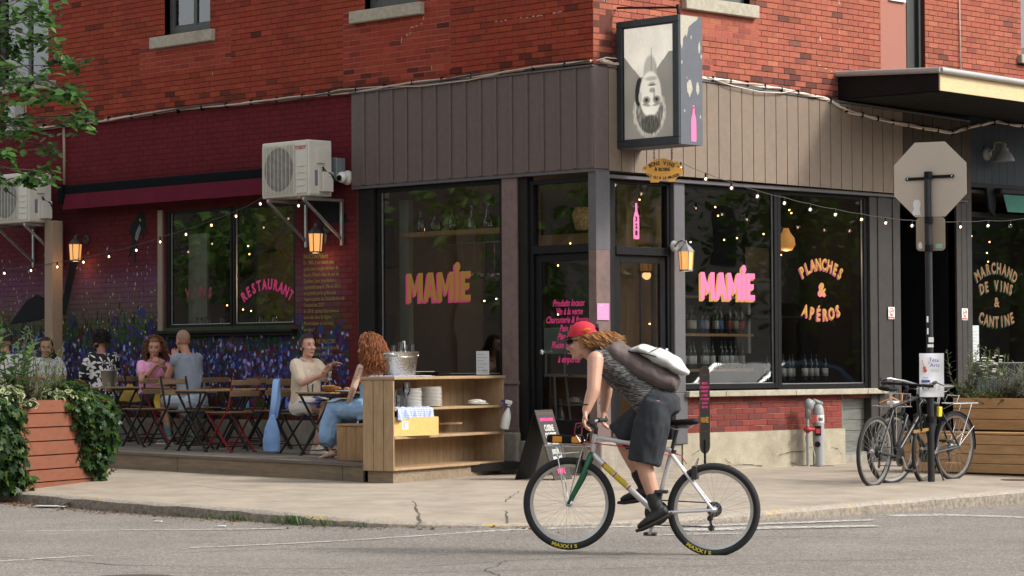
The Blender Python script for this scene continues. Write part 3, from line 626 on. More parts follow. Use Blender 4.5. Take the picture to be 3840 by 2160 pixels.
for a, b, va, vb in bricks(1.43, 4.225, .412, .81, [], .215, .02)+bricks(4.83, 5.03, .0, .81, [], .215)+[(4.24,4.44,.772,.808),(4.446,4.65,.772,.808),(4.656,4.825,.772,.808)]:
    k = random.uniform(.82,1.15); q = random.random()
    one_brick(('R', RW, a, b, va, vb), (.2*k, .045*k, .036*k) if q > .15 else (.13*k,.04*k,.038*k))
m = M(RW)                                                        # lumpy rendered plinth
nu, nv = 48, 7
for j in range(nv+1):
    for i in range(nu+1):
        u = 1.36+(4.24-1.36)*i/nu; v = -.06+.475*j/nv; m.v.append(tuple(RW @ Vector((u, v, .035+.012*mnoise.noise(Vector((u*2.2,v*3,1)))+(.02 if j == 0 else 0)))))
for j in range(nv):
    for i in range(nu): q = j*(nu+1)+i; m.f.append((q,q+1,q+nu+2,q+nu+1)); m.c.append(None)
m.bx(1.36,4.24,.41,.416,-.1,.034); m.bx(4.236,4.243,-.1,.415,-.2,.03)
m.build('plinth', P('rendered_plinth', (.36,.32,.24), .95, nz=.22, ns=5, bump=.5, bs=40, dirt=.35), bld)
m = M(RW)
for pts in ([(3.0,.14),(3.25,.17),(3.45,.16),(3.5,.22),(3.62,.2)], [(1.5,.18),(1.65,.24),(1.7,.2)], [(3.95,.2),(4.08,.18),(4.15,.1)], [(3.2,.05),(3.3,.02)], [(1.95,.03),(2.2,.05),(2.5,.04),(2.7,.02)], [(2.05,.12),(2.15,.06)]):
    for p, q in zip(pts, pts[1:]):
        for k in range(4):
            a = Vector(p).lerp(Vector(q), k/4); b = Vector(p).lerp(Vector(q), (k+1)/4); w_ = random.uniform(.003,.009); j = random.uniform(-.008,.008)
            m.flat([(a.x,a.y-w_/2+j),(b.x,b.y-w_/2),(b.x,b.y+w_/2),(a.x,a.y+w_/2+j)], .0475)
m.build('plinth_crack', P('crack_dark', (.04,.035,.03), 1), bld)
m = M(RW); m.bx(4.235,4.27,.1,.765,-.15,-.03); m.bx(4.78,4.83,.1,.765,-.15,-.03); m.bx(4.27,4.78,.1,.13,-.15,-.03); f = m.build('basement_window', P('grey_frame', (.2,.2,.19), .6), bld)
m = M(RW)
for i in range(5): m.bx(4.27,4.78,.13+i*.127,.252+i*.127,-.1-.004*(i%2),-.09)
m.build('pane', P('painted_glass', (.16,.165,.15), .35, nz=.4, ns=4, stretch=(1,1,10)), f)
m = M(RW); m.bx(4.83-.61,4.84,-.2,.1,-.1,-.0); m.build('basement_sill', m_conc, bld)
# dark pilaster, recessed entrance 324 and the neighbouring wine shop
m_dkb = P('dark_brown_boards', (.026,.022,.019), .7, nz=.3, ns=8, bump=.2, bs=60)
for i in range(4): t = M(RW); t.cbx(4.76+i*.147,4.905+i*.147,-.05,3.2,-.12,.02+.012*(i%2),.004); t.build('pilaster_board', m_dkb, bld)
m = M(RW); m.bx(5.34,5.36,-.05,3.2,-.9,.0); m.bx(6.5,6.52,-.05,3.2,-.9,-.0); m.bx(5.36,6.5,-.05,3.2,-.95,-.9); m.bx(5.36,6.5,3.1,3.2,-.9,.0); m.bx(5.34,6.5,-.1,.14,-.9,-.05); m.build('entrance_recess', m_black, bld)
for i in range(6): t = M(RW); t.bx(5.37+i*.188,5.55+i*.188,.15,3.1,-.89,-.872); t.build('recess_board', m_blackwood, bld)
for i in range(3): t = M(RW); t.cbx(6.5+i*.11,6.605+i*.11,-.05,3.35,-.1,.03,.004); t.build('pilaster_board', m_dkb, bld)
m_teal = P('dark_teal_boards', lin(34,44,51), .75, nz=.2, ns=10)
for i in range(14): t = M(RW); t.bx(6.75+i*.167,6.913+i*.167,3.42,4.25,-.1,.045); t.build('fascia_board', m_teal, bld)
for i in range(9): t = M(RW); t.bx(6.83+i*.167,6.99+i*.167,-.05,1.06,-.12,-.02); t.build('panel_board', m_teal, bld)
m = M(RW); m.bx(6.83,9.1,1.06,1.11,-.1,.05); m.bx(6.75,9.1,3.36,3.42,-.1,.06); m.bx(6.72,14,-.1,4.2,-.6,-.12) if False else m.bx(6.75,9.1,4.25,4.3,-.1,.06); m.build('shop_trim', m_black, bld)
winN = shopwin(RW, 6.89, 8.9, 1.17, 3.0)
m = M(RW); m.bx(9.0,14,-.1,4.25,-.3,0); m.build('side_wall', m_dkb, bld)
# ---------------- canopy over the entrance
cano = thing('canopy', 'flat black entrance canopy with grey gutter edge and raw plywood front', 'canopy', (0,4.2,4.2))
Tc = RW.copy(); m = M(T_(0,0,0)); 
m.T = Matrix.Translation((0,-4.2,-4.2)) @ RW
m.add([(4.2,4.28,.0),(4.2,4.56,.0),(4.12,4.275,1.5),(4.12,4.47,1.5),(8.8,4.23,.0),(8.8,4.56,.0),(8.8,4.22,1.5),(8.8,4.41,1.5)], [(0,2,3,1),(4,5,7,6),(0,4,6,2),(1,3,7,5),(2,6,7,3),(0,1,5,4)][::1]); m.build('soffit_box', P('black_canopy', (.007,.007,.008), .7, nz=.3, spec=.2), cano)
m = M(Matrix.Translation((0,-4.2,-4.2)) @ RW); m.add([(4.12,4.262,1.502),(8.8,4.207,1.502),(8.8,4.4,1.502),(4.12,4.46,1.502),(4.12,4.262,1.52),(8.8,4.207,1.52),(8.8,4.4,1.52),(4.12,4.46,1.52)], [(3,2,1,0),(4,5,6,7),(0,1,5,4),(1,2,6,5),(2,3,7,6),(3,0,4,7)]); m.build('plywood_front', P('raw_plywood', (.6,.47,.26), .7, nz=.14, ns=5, stretch=(2,2,9)), cano)
m = M(Matrix.Translation((0,-4.2,-4.2)) @ RW); m.tube([(4.17,4.575,.0),(4.09,4.49,1.55),(4.09,4.49,1.551)], .035, 10); m.tube([(4.09,4.49,1.55),(8.8,4.42,1.55)], .035, 10); m.build('gutter_edge', P('grey_gutter', (.36,.35,.35), .5, nz=.08), cano, smooth=1)
for i in range(8): t = M(Matrix.Translation((0,-4.2,-4.2)) @ RW); a, b = .02+i*.185, .19+i*.185; za, zb = 4.278-.005*a/1.5, 4.278-.005*b/1.5; t.add([(4.2,za,a),(8.7,za-.05,a),(8.7,zb-.05,b),(4.2,zb,b),(4.2,za-.014,a),(8.7,za-.064,a),(8.7,zb-.064,b),(4.2,zb-.014,b)], [(0,1,2,3),(7,6,5,4),(4,5,1,0),(5,6,2,1),(6,7,3,2),(7,4,0,3)]); t.build('soffit_plank', m_blackwood, cano)
# ---------------- lettering on the glass
def on(fr, u, v, w): return fr @ Matrix.Translation((u, v, w))
block_word('MAMiE', on(LW,-2.45,2.06,-.044), 1.05, .33, m_gold, m_pink2, winL, (-.03,-.02))
block_word('MAMiE', on(RW,2.235,2.045,-.044), .94, .305, m_pink, m_gold, winR1, (-.03,-.022))
arc_text('RESTAURANT', .175, on(LW,-5.48,2.16,-.054), m_pink2, mw2, .75, 1.25, sx=.72, off=.007, shadow=P('plum', (.12,.01,.05), .6))
arc_text('VINS', .175, on(LW,-6.8,2.1,-.054), P('brick_pink', (.2,.02,.05), .6), mwin, 2.0, .22, sx=.85, off=.007, shadow=m_gold2)
arc_text('PLANCHES', .19, on(RW,3.915,2.325,-.044), m_gold, winR2, .66, 1.12, sx=.72, off=.006, shadow=m_pink)
text('&', .21, on(RW,3.925,2.035,-.044), m_gold, winR2, off=.006); text('&', .21, on(RW,3.91,2.02,-.047), m_pink, winR2, off=.006)
arc_text('APÉROS', .19, on(RW,3.915,1.735,-.044), m_gold, winR2, 1.0, .62, up=False, sx=.78, off=.006, shadow=m_pink)
m_dgreen = P('green_paint', (.02,.09,.06), .6)
arc_text('MARCHAND', .19, on(RW,7.45,2.36,-.044), m_gold2, winN, .8, 1.05, sx=.72, off=.006, shadow=m_dgreen)
arc_text('DE VINS', .18, on(RW,7.45,2.14,-.044), m_gold2, winN, 1.1, .58, sx=.75, off=.006, shadow=m_dgreen)
text('&', .17, on(RW,7.45,1.93,-.044), m_gold2, winN, off=.005); arc_text('CANTINE', .19, on(RW,7.45,1.68,-.044), m_gold2, winN, 1.1, .62, up=False, sx=.75, off=.006, shadow=m_dgreen)
for i, s_ in enumerate(('Produits locaux','Vin à la verse','Charcuterie & fromages','Pain frais','Plat du jour','Pièces du boucher','–','à emporter')):
    text(s_, .1, on(LW,-.44+.01*(i%3), 1.835-.09*i if i < 6 else (1.30 if i == 6 else 1.23), -.054), m_pink2, doorL, sx=.74, shear=.35, off=.0028, extr=.0004)
bot = [(-.035,-.2),(.035,-.2),(.04,-.19),(.04,.02),(.032,.06),(.014,.11),(.013,.19),(-.013,.19),(-.014,.11),(-.032,.06),(-.04,.02),(-.04,-.19)]
m = M(on(RW,.72,2.73,-.052)); m.flat([(x*1.15,y) for x, y in bot], 0); m.build('bottle_decal', m_pink, doorR)
for i, d in enumerate('328'): text(d, .075, on(RW,.72,2.745-.075*i,-.05), m_black, doorR, off=.003)
text('324', .085, on(RW,5.5,1.9,-.865), m_white, bld, off=.001)
# mural text
m_ytext = P('yellow_chalk_paint', (.22,.2,.05), .8)
for i, s_ in enumerate(('FAUCON Pèlerin','En 1980, il ne restait plus','qu\'un seul couple nicheur de','faucon Pèlerin dans le sud du','Québec. Leur population a','augmenté jusqu\'à 196 en 2011,','en grande partie grâce aux','répercussions de l\'interdiction de','l\'insecticide DDT.','En 2018, quinze fauconneaux','sont nés dans la région','Montréalaise et ont tous','survécu !','','PEREGRINE FALCON','In 1980 there were only one','falcon nesting couple in','Southern Québec.','It increased to 196 by','2011, due to the','insecticide DDT','','in 2018 fifteen','falcons were born')):
    if s_: text(s_, .075 if i in (0,14) else .066, on(LW,-4.74,2.47-.072*i,.001), m_ytext, bld, align='LEFT', sx=.82, off=.0004, extr=.0004)
# ---------------- interior
room = M(); room.bx(-3.7,-.2,5.0,5.05,.3,3.3); room.bx(-6.0,-5.95,.3,9,.3,3.3); room.bx(-11,-.02,.22,9,3.3,3.34); room.bx(-11,-.12,.12,9,.2,.3); room.bx(-8.3,-8.25,.3,5,.3,3.3); room.bx(-8.3,-4,2.2,2.25,.3,3.3); room.bx(-4.05,-4.0,.3,2.2,.3,3.3); room.bx(-5.9,-.3,5.4,5.42,.3,3.3) ; room.bx(-3,-.3,8.98,9.0,.3,3.3)
room.build('interior_shell', P('interior_dark', (.05,.036,.026), .8, nz=.4, ns=2), bld)
m = M(); m.bx(-3.3,-2.0,3.0,3.05,.4,2.6); m.build('blue_wall', P('navy_wall', (.012,.02,.06), .8), bld); m = M(); m.bx(-3.44,-3.28,.35,.42,.4,3.1); m.bx(-7.33,-6.95,.3,.34,1.7,2.85); m.build('pale_jamb', P('pale_green_plaster', (.3,.32,.24), .9), bld)
m = M(); m.bx(-1.38,-1.2,.38,.42,.4,3.1); m.bx(-.64,-.5,1.05,1.25,.4,3.2); m.bx(-.5,-.35,1.28,1.56,.4,3.2); m.bx(-2.6,-.3,1.2,1.3,2.5,2.66); m.build('timber_post', m_oak, bld)
m = M(); m.bx(-3.35,-1.6,.3,.52,2.66,2.71); shelf = m.build('shelf_board', m_oak, bld)
m_int = P('interior_grey', (.2,.21,.2), .7)
m = M(); m.bx(-1.4,-1.35,4.3,5.2,.4,3.2) if False else m.bx(-1.1,-.9,3.6,3.65,1.3,2.2); m.bx(-1.2,-1.0,2.2,2.23,1.2,2.6); m.build('pale_panel', m_int, bld)
for z in (1.12,1.52,1.95): m = M(); m.bx(-.62,-.4,1.5,3.1,z-.03,z); m.build('wine_shelf', m_oak, bld)
m = M(); m.bx(-1.6,-.8,3.3,4.7,1.72,1.75); m.bx(-.9,-.85,3.5,4.5,1.9,2.55); m.build('wine_shelf', m_blackwood, bld)
cv = 0
m_winegl = P('dark_bottle_glass', (.012,.016,.01), .12, spec=.6); m_lab = [P('cream_label', (.5,.46,.38), .8), P('white_label', (.6,.6,.58), .8), P('red_label', (.4,.05,.05), .7), P('blue_label', (.1,.22,.42), .7)]
bp = M(); bp.lathe([(0,0),(.037,0),(.038,.01),(.038,.19),(.03,.22),(.015,.245),(.0145,.3),(.0155,.302),(.0155,.315),(0,.315)], n=10); bme = bp.mesh('wine_bottle', m_winegl, smooth=1)
lp = M(); lp.lathe([(.0388,.055),(.0388,.15)], n=10); lme = [lp.mesh('label', q, smooth=4) for q in m_lab]
for z, y0, y1, n_, lab in ((1.12,1.53,3.05,15,'dark wine bottle on the lower rack behind the name window'),(1.52,1.53,3.05,13,'dark wine bottle on the middle rack behind the name window'),(.97,3.35,4.6,9,'dark wine bottle on the low ledge behind the second side window')):
    for i in range(n_):
        b = obj('wine_bottle', bme); b.location = (-.5+random.uniform(-.04,.04), y0+(y1-y0)*(i+.5)/n_+random.uniform(-.02,.02), z); tag(b, ORD[i]+' '+lab.replace(' on the ', ' from the left on the '), 'bottle', 'bottles on the '+lab.split(' on the ')[1])
        l_ = obj('label', lme[random.choice((0,0,1,1,2,3)) if z > 1.3 else random.choice((0,1,1))], b); l_.rotation_euler.z = random.uniform(0,6)
prof = [[(.0,0),(.07,0),(.075,.02),(.05,.1),(.02,.16),(.014,.26),(.022,.29)],[(0,0),(.06,0),(.085,.05),(.075,.11),(.03,.15),(.02,.17),(.025,.19)],[(0,0),(.05,0),(.05,.13),(.02,.17),(.018,.24),(.03,.25)],[(0,0),(.09,0),(.06,.09),(.022,.2),(.018,.28),(.03,.3)]]
for i, (x, k, lab) in enumerate(((-3.15,2,'slim clear decanter at the left end of the high shelf in the name window'),(-2.9,1,'round clear flask second from left on the high window shelf'),(-2.62,2,'tall square clear bottle in the left half of the high window shelf'),(-2.3,0,'clear carafe with narrow neck in the middle of the high window shelf'),(-2.05,3,'large conical ribbed decanter on the high window shelf'),(-1.78,1,'round bellied clear jug at the right end of the high window shelf'))):
    t = M(); t.lathe(prof[k], n=14); o = t.build('decanter', m_glassware, smooth=4); o.location = (x,.42,2.711); tag(o, lab, 'decanter', 'decanters on the window shelf')
lt = M(); lt.tube([(0,0,.32),(0,.015,.34),(0,.0,.3),(0,0,.02)], .004, 6); lt.lathe([(0,-.05),(.035,-.045),(.055,-.02),(.06,.01)], n=12); lme2 = lt.mesh('ladle', m_chrome, smooth=1)
m = M(); m.tube([(-3.1,.75,2.585),(-1.65,.75,2.585)], .008, 6); rail = m.build('hanging_rail', m_steel, bld)
for i in range(8):
    o = obj('ladle', lme2); o.location = (-2.95+i*.17, .75, 2.25-.012*i); o.scale = (1+.08*i,)*3; tag(o, ORD[i]+' steel ladle from the left on the rail behind the name window', 'ladle', 'ladles on the rail behind the window')
# bar stools seen through the glass
m_stool = P('pale_blue_metal', (.2,.28,.3), .5)
for x, y, lab in ((-2.45,1.3,'pale blue metal bar stool behind the left half of the name window'),(-1.85,1.2,'pale blue metal bar stool behind the right half of the name window')):
    st = thing('bar_stool', lab, 'stool', (x,y,.3), .3)
    t = M(); t.cbx(-.16,.16,-.16,.16,.74,.77); t.build('seat', m_stool, st); t = M(); t.cbx(-.17,.17,.15,.17,1.0,1.3,.004); t.tube([(-.12,.16,.76),(-.12,.17,1.1)],.012,6); t.tube([(.12,.16,.76),(.12,.17,1.1)],.012,6); t.build('backrest', m_stool, st)
    for sx in (-1,1):
        for sy in (-1,1): t = M(); t.tube([(.14*sx,.14*sy,.74),(.2*sx,.2*sy,0)], .014, 6); t.build('leg', m_stool, st)
# bulbs and lamps inside
bm_ = M(); bm_.ell((0,0,0), .009, 8, 6); bulbme = bm_.mesh('bulb', m_bulb2, smooth=4)
def fairy(name, label, pts):
    o = M(); o.tube(pts, .0025, 5); r = tag(o.build(name, m_black), label, 'light string'); return r
def bulbs_on(parent, pts, me, nm='bulb'):
    for p in pts: b = obj(nm, me, parent); b.location = p
rn = random.Random(5)
f1 = fairy('fairy_lights', 'string of tiny warm lights hanging inside the mural wall window', [(-7.3,.9,1.95),(-6.6,.9,1.8),(-6,.9,1.85),(-5.2,.9,2.25)]); bulbs_on(f1, [(-7.3+i*.16, .9, 1.95-.15*math.sin(i/13*PI)+(.3*(i-9)/4 if i > 9 else 0)+rn.uniform(-.03,.03)) for i in range(14)]+[(-7+rn.uniform(0,2.1), 1.0, 2.65+rn.uniform(-.08,.08)) for _ in range(12)], bulbme)
f2 = fairy('fairy_lights', 'warm light points strung inside the two big side windows', [(-.9,1.6,3.0),(-1.2,3,2.7),(-1.1,4.6,2.9)]); bulbs_on(f2, [(-1.0+rn.uniform(-.5,.4), rn.uniform(1.5,4.5), rn.uniform(2.45,3.05)) for _ in range(24)], bulbme)
f3 = fairy('fairy_lights', 'warm light points strung inside the left shop window and door', [(-3.3,1.6,2.5),(-1.5,1.5,2.6),(-.3,1.2,2.7)]); bulbs_on(f3, [(-1.5,1.2,2.55),(-2.1,1.3,2.5),(-1.9,1.2,2.4),(-1.6,1.1,2.3),(-2.8,1.3,1.95),(-2.3,1.2,1.8),(-1.8,1.3,1.75),(-.7,1.1,2.45),(-.35,1.1,2.45),(-.6,1.2,1.6),(-.3,1.2,1.62),(-2.0,1.2,1.7),(-3.0,1.3,1.93)], bulbme)
f4 = fairy('fairy_lights', 'warm light points inside the window of the neighbouring wine shop', [(-.8,6.9,2.6),(-.8,8.4,2.6)]); bulbs_on(f4, [(-.8, rn.uniform(6.9,8.4), rn.uniform(2.2,2.85)) for _ in range(14)], bulbme)
def pendant(x, y, z, label, me_b, zt=3.3, glow=6):
    p = thing('pendant_lamp', label, 'lamp', (x,y,z)); t = M(); t.tube([(0,0,.05),(0,0,zt-z)], .004, 5); t.lathe([(.018,.03),(.018,.08),(0,.085)], n=8); t.build('cord', m_black, p); obj('bulb', me_b, p); ld = bpy.data.lights.new('bulb_light', 'POINT'); ld.energy = glow; ld.color = (1,.66,.36); ld.shadow_soft_size = .05; lo = bpy.data.objects.new('bulb_light', ld); C.objects.link(lo); lo.parent = p; lo.location = (0,0,-.16); return p
eb = M(); eb.lathe([(0,-.05),(.03,-.03),(.04,.01),(.025,.05),(.015,.075),(0,.08)], n=12); edme = eb.mesh('bulb', m_bulb2, smooth=4)
pendant(-4.9,1.0,2.42,'glowing filament pendant bulb inside the mural wall window', edme); pendant(-3.0,1.9,2.33,'small glowing pendant lamp at the left edge of the name window', edme, glow=5)
m_amber = P('amber_shade', (.75,.33,.08), .5, emit=.22)
t = M(); t.lathe([(0,-.1),(.07,-.09),(.11,-.03),(.1,.05),(.05,.12),(.03,.17),(0,.17)], n=16); pl = pendant(-.5,3.83,2.6,'amber pear shaped pendant lamp behind the second side window', t.mesh('shade', m_amber, smooth=4), glow=3)
pp = thing('pendant_lamp', 'cream patterned urn shaped lamp shade behind the door transom', 'lamp', (-.66,.5,2.77)); pp.scale = (.72,.72,.78); t = M(); t.lathe([(.05,-.17),(.09,-.16),(.13,-.02),(.145,.06),(.12,.12),(.1,.14),(.11,.16)], n=18); t.build('shade', blotch_mat('patterned_shade', (.6,.36,.16), (.36,.16,.06), 30, .5, .05), pp, smooth=1); t = M(); t.tube([(0,0,.15),(0,0,.58)], .005, 5); t.build('cord', m_black, pp)
# glasses on the mural window ledge
gm_ = M(); gm_.lathe([(0,0),(.032,0),(.04,.09)], n=12); gme = gm_.mesh('tumbler', m_glassware, smooth=4)
for i, x in enumerate((-6.95,-6.78,-6.5,-5.75,-5.5,-5.12)): o = obj('tumbler', gme); o.location = (x,.18,1.7); tag(o, ORD[i]+' clear tumbler from the left on the ledge inside the mural window', 'glass', 'tumblers on the mural window ledge')
m = M(); m.bx(-7.4,-4.9,.1,.32,1.66,1.699); m.build('inner_ledge', m_blackwood, bld)
ga = M(); rn = random.Random(2)
for i in range(240):
    t_ = i/240; p = Vector((-7.1+2.2*t_, .6, 2.66-.14*abs(math.sin(t_*PI*2))-.02)); d = Vector((rn.uniform(-1,1),rn.uniform(-1,1),rn.uniform(-1.3,.4))); d.normalize(); ga.tube([p, p+d*.06], [.009,.001], 4)
tag(ga.build('chili_garland', P('dried_chili', (.25,.05,.015), .5)), 'garland of dried red chilies across the mural wall window', 'garland')
gl_ = M()
for i in range(12): gl_.ell((-6.0+rn.uniform(-.03,.03), .5+rn.uniform(-.03,.03), 2.62-.035*i), .028, 6, 5)
tag(gl_.build('garlic_braid', P('garlic', (.6,.55,.45), .7)), 'braid of pale garlic bulbs hanging in the mural wall window', 'garlic')
# ------------------------------------------------------------------ wall mounted things
m_acw = P('cream_enamel', (.62,.6,.53), .4, nz=.05, ns=9, dirt=.12); m_acd = P('fan_dark', (.05,.052,.045), .6)
def ac_unit(u0, w0, z0, label, brand, grille=True):
    # local frame: u along wall, v up, w out from the wall
    W_, H_, D_ = .84, .65, .36
    t = thing('air_conditioner', label, 'air conditioner', (u0, -w0, z0)); F = frame((1,0,0),(0,0,1),(0,-1,0))
    m = M(F); m.cbx(0,W_,0,H_,.0,D_,.012); m.build('casing', m_acw, t)
    m = M(F); m.lathe([(0,0),(.255,0),(.255,.004),(0,.004)], (.31,.325,D_+.001), 32, axis=(0,0,1)); m.build('fan_opening', m_acd, t)
    m = M(F)
    for k in range(5): a = k*2*PI/5; m.add([(.31,.325,D_+.0065),(.31+.23*math.cos(a),.325+.23*math.sin(a),D_+.0065),(.31+.23*math.cos(a+.7),.325+.23*math.sin(a+.7),D_+.0065)], [(0,1,2)])
    m.build('fan_blades', P('fan_grey', (.11,.115,.1), .6), t)
    m = M(F)
    for k in range(44): v = .035+k*.0132; m.bx(.03,.6,v,v+.0035,D_+.009,D_+.014)
    for k in range(9): u = .03+k*.0705; m.bx(u,u+.005,.035,.61,D_+.0145,D_+.018)
    m.build('grille', m_acw, t)
    m = M(F); m.cbx(.63,.82,.03,.62,D_+.001,D_+.012,.006)
    for k in range(4): m.bx(.65,.8,.12+.075*k,.127+.075*k,D_+.012,D_+.02)
    m.build('front_panel', m_acw, t)
    m = M(F); m.cbx(W_,W_+.03,.38,.56,.12,.24,.004); m.cbx(W_,W_+.075,.05,.28,.04,.2,.006); m.cbx(W_,W_+.006,.02,.62,.02,.34); m.build('service_cover', m_acw, t)
    m = M(F); m.tube([(W_+.03,.34,.17),(W_+.06,.28,.14),(W_+.08,.26,.08),(W_+.1,.16,.03)], .009, 6); m.tube([(W_+.02,.34,.15),(W_+.05,.26,.17),(W_+.07,.22,.1)], .008, 6); m.build('hose', m_black, t)
    m = M(F); m.bx(W_+.006,W_+.009,.12,.3,.225,.27); m.build('rating_label', P('label_blue', (.16,.17,.24), .6), t)
    if brand: text('TOSOT', .058, F @ Matrix.Translation((.715,.56,D_+.014)), P('red_logo', (.4,.02,.03), .5), t, off=.002)
    for u in (.12,.76):
        m = M(F); m.cbx(u,u+.035,-.05,-.015,-.22,D_+.03); m.cbx(u,u+.035,-.56,-.05,-.22,-.185); m.obx((u+.0175,-.05,D_+.01),(u+.0175,-.48,-.19),.028,.028,(1,0,0)); m.build('bracket', m_steel, t)
    return t
# the wall is .27 m behind the casing's back
ac_unit(-4.805, .225, 3.14, 'white split air conditioner on wall brackets between the awning and the shopfront', True)
ac_unit(-10.39, .225, 3.07, 'cream air conditioner unit on brackets at the left edge above the post', False)
aw = thing('awning', 'rolled burgundy awning with black cassette over the mural wall window', 'awning', (-7.5,0,3.4))
m = M(Matrix.Translation((7.5,0,-3.4)) @ LW); m.cbx(-9.33,-4.75,3.41,3.55,.01,.2,.02); m.cbx(-9.39,-9.3,3.32,3.56,.0,.24); m.cbx(-4.79,-4.72,3.33,3.58,.0,.24); m.build('cassette', P('black_cassette', (.005,.007,.009), .9, nz=.2, spec=.08), aw)
m = M(Matrix.Translation((7.5,0,-3.4)) @ LW)
N_ = 60
for j in range(5):
    for i in range(N_+1): u = -9.28+4.5*i/N_; v = 3.43-.05*j-.001*j*math.sin(i*.9)*.2; m.v.append(tuple(m.T @ Vector((u, v, 0.2+.012*j+.0015*math.sin(i*.55)*j))))
for j in range(4):
    for i in range(N_): q = j*(N_+1)+i; m.f.append((q,q+1,q+N_+2,q+N_+1)); m.c.append(None)
m.build('valance', P('burgundy_canvas', (.1,.01,.023), .9, nz=.15, ns=5, bump=.2, bs=200, spec=.1), aw, smooth=4)
# lantern
m_lant = P('lantern_black', (.03,.03,.031), .5, nz=.3, ns=40); m_lglass = P('lit_amber_glass', (.9,.4,.12), .4, emit=.42); m_flame = P('lantern_bulb', (1,.62,.25), .4, emit=8)
m_lgrey = P('lantern_grey', (.2,.2,.19), .5, nz=.3, ns=60)
def lantern(T, label, mt, energy=.5, s=1, glassy=False):
    t = thing('wall_lantern', label, 'lantern', T.to_translation()); F = Matrix.Translation(-T.to_translation()) @ T @ Matrix.Scale(s, 4)
    # frame coordinates: u along wall, v up, w out; lamp body centre at w=.22
    w = .2
    def hexp(r, v): return [(r*math.cos(k*PI/3), v, w+r*math.sin(k*PI/3)) for k in range(6)]
    m = M(F); m.lathe([(.07,0),(.07,.015),(.05,.03),(0,.034)], (0,.17,0), 14, axis=(0,0,1)); m.tube([(0,.17,.03),(0,.22,.08),(0,.24,.15),(0,.19,w)], .012, 6); m.build('wall_arm', mt, t)
    m = M(F); V = hexp(.105,.1)+hexp(.06,.155)+hexp(.02,.19)+hexp(.008,.235); m.add(V, [tuple(range(6))]+[(r*6+k,r*6+(k+1)%6,(r+1)*6+(k+1)%6,(r+1)*6+k) for r in range(3) for k in range(6)]); m.build('roof', mt, t)
    m = M(F); V = hexp(.075,-.12)+hexp(.09,.1); m.add(V, [(k,(k+1)%6,6+(k+1)%6,6+k) for k in range(6)]); m.build('glass', m_glassware if glassy else m_lglass, t)
    m = M(F)
    for k in range(6): a = k*PI/3; m.tube([(.077*math.cos(a),-.12,w+.077*math.sin(a)),(.093*math.cos(a),.1,w+.093*math.sin(a))], .006, 5)
    V = hexp(.082,-.14)+hexp(.085,-.12); m.add(V, [tuple(range(6)), tuple(range(6,12))]+[(k,(k+1)%6,6+(k+1)%6,6+k) for k in range(6)]); m.build('cage', mt, t)
    m = M(F); m.ell((0,-.0,w), (.022,.04,.022), 8, 6); m.build('bulb', m_flame, t, smooth=4)
    ld = bpy.data.lights.new('lantern_light', 'POINT'); ld.energy = energy; ld.color = (1,.55,.22); ld.shadow_soft_size = .05; lo = bpy.data.objects.new('lantern_light', ld); C.objects.link(lo); lo.location = F @ Vector((0,-.02,w+.13*0)); lo.parent = t; lo.location = F @ Vector((.0,-.17,w))
    return t
lantern(on(LW,-9.08,2.68,.0), 'black wall lantern glowing on the mural near the wooden post', m_lant, 1.2, .92)
lantern(on(LW,-4.3,2.63,.0), 'black wall lantern glowing under the white air conditioner', m_lant, 1.2, .95)
lantern(on(RW,1.21,2.31,.05), 'weathered grey lantern on the column right of the side door', m_lgrey, .5, .9)
# junction box, camera, post, meter
jb = thing('junction_box', 'grey electrical box on the wall right of the white air conditioner', 'electrical box', (-4.08,-.02,3.47)); m = M(); m.cbx(-.1,.1,-.12,.02,-.13,.13,.006); m.build('box', P('grey_box', (.17,.2,.21), .5), jb); m = M(); m.cbx(-.11,.11,-.135,-.12,-.135,.135,.004); m.build('cover', P('grey_cover', (.22,.26,.27), .5), jb)
jb = thing('junction_box', 'pale box on the brick wall behind the tree leaves', 'electrical box', (-10.6,-.02,4.5)); m = M(); m.cbx(-.12,.12,-.16,.02,-.2,.2,.01); m.build('box', P('pale_box', (.4,.42,.42), .5), jb); m = M(); m.cbx(.06,.1,-.17,-.16,-.1,.1,.004); m.build('cover', m_steel, jb)
sc = thing('security_camera', 'white dome security camera beside the dark fascia', 'camera', (-3.93,-.03,3.37)); m = M(); m.lathe([(.085,0),(.085,.03),(.06,.05),(0,.05)], (0,.03,0), 18, axis=(0,-1,0)); m.build('base', m_white, sc, smooth=1); m = M(); m.ell((0,-.07,0), .068, 16, 10); m.build('dome', m_white, sc, smooth=4); m = M(); m.lathe([(0,0),(.034,0),(.034,.004),(0,.004)], (.02,-.132,-.01), 16, axis=(.25,-.95,-.1)); m.build('lens', m_black, sc)
po = thing('wooden_post', 'square beige wooden post against the mural under the left air conditioner', 'post', (-9.47,-.25,.25)); m = M(); m.cbx(-.085,.085,-.085,.085,-.02,2.84,.006); m.build('shaft', P('beige_post', lin(150,128,108), .75, nz=.12, ns=9, stretch=(6,6,1)), po); m = M(); m.cbx(-.1,.1,-.1,.1,-.02,.03); m.build('foot', m_steel, po)
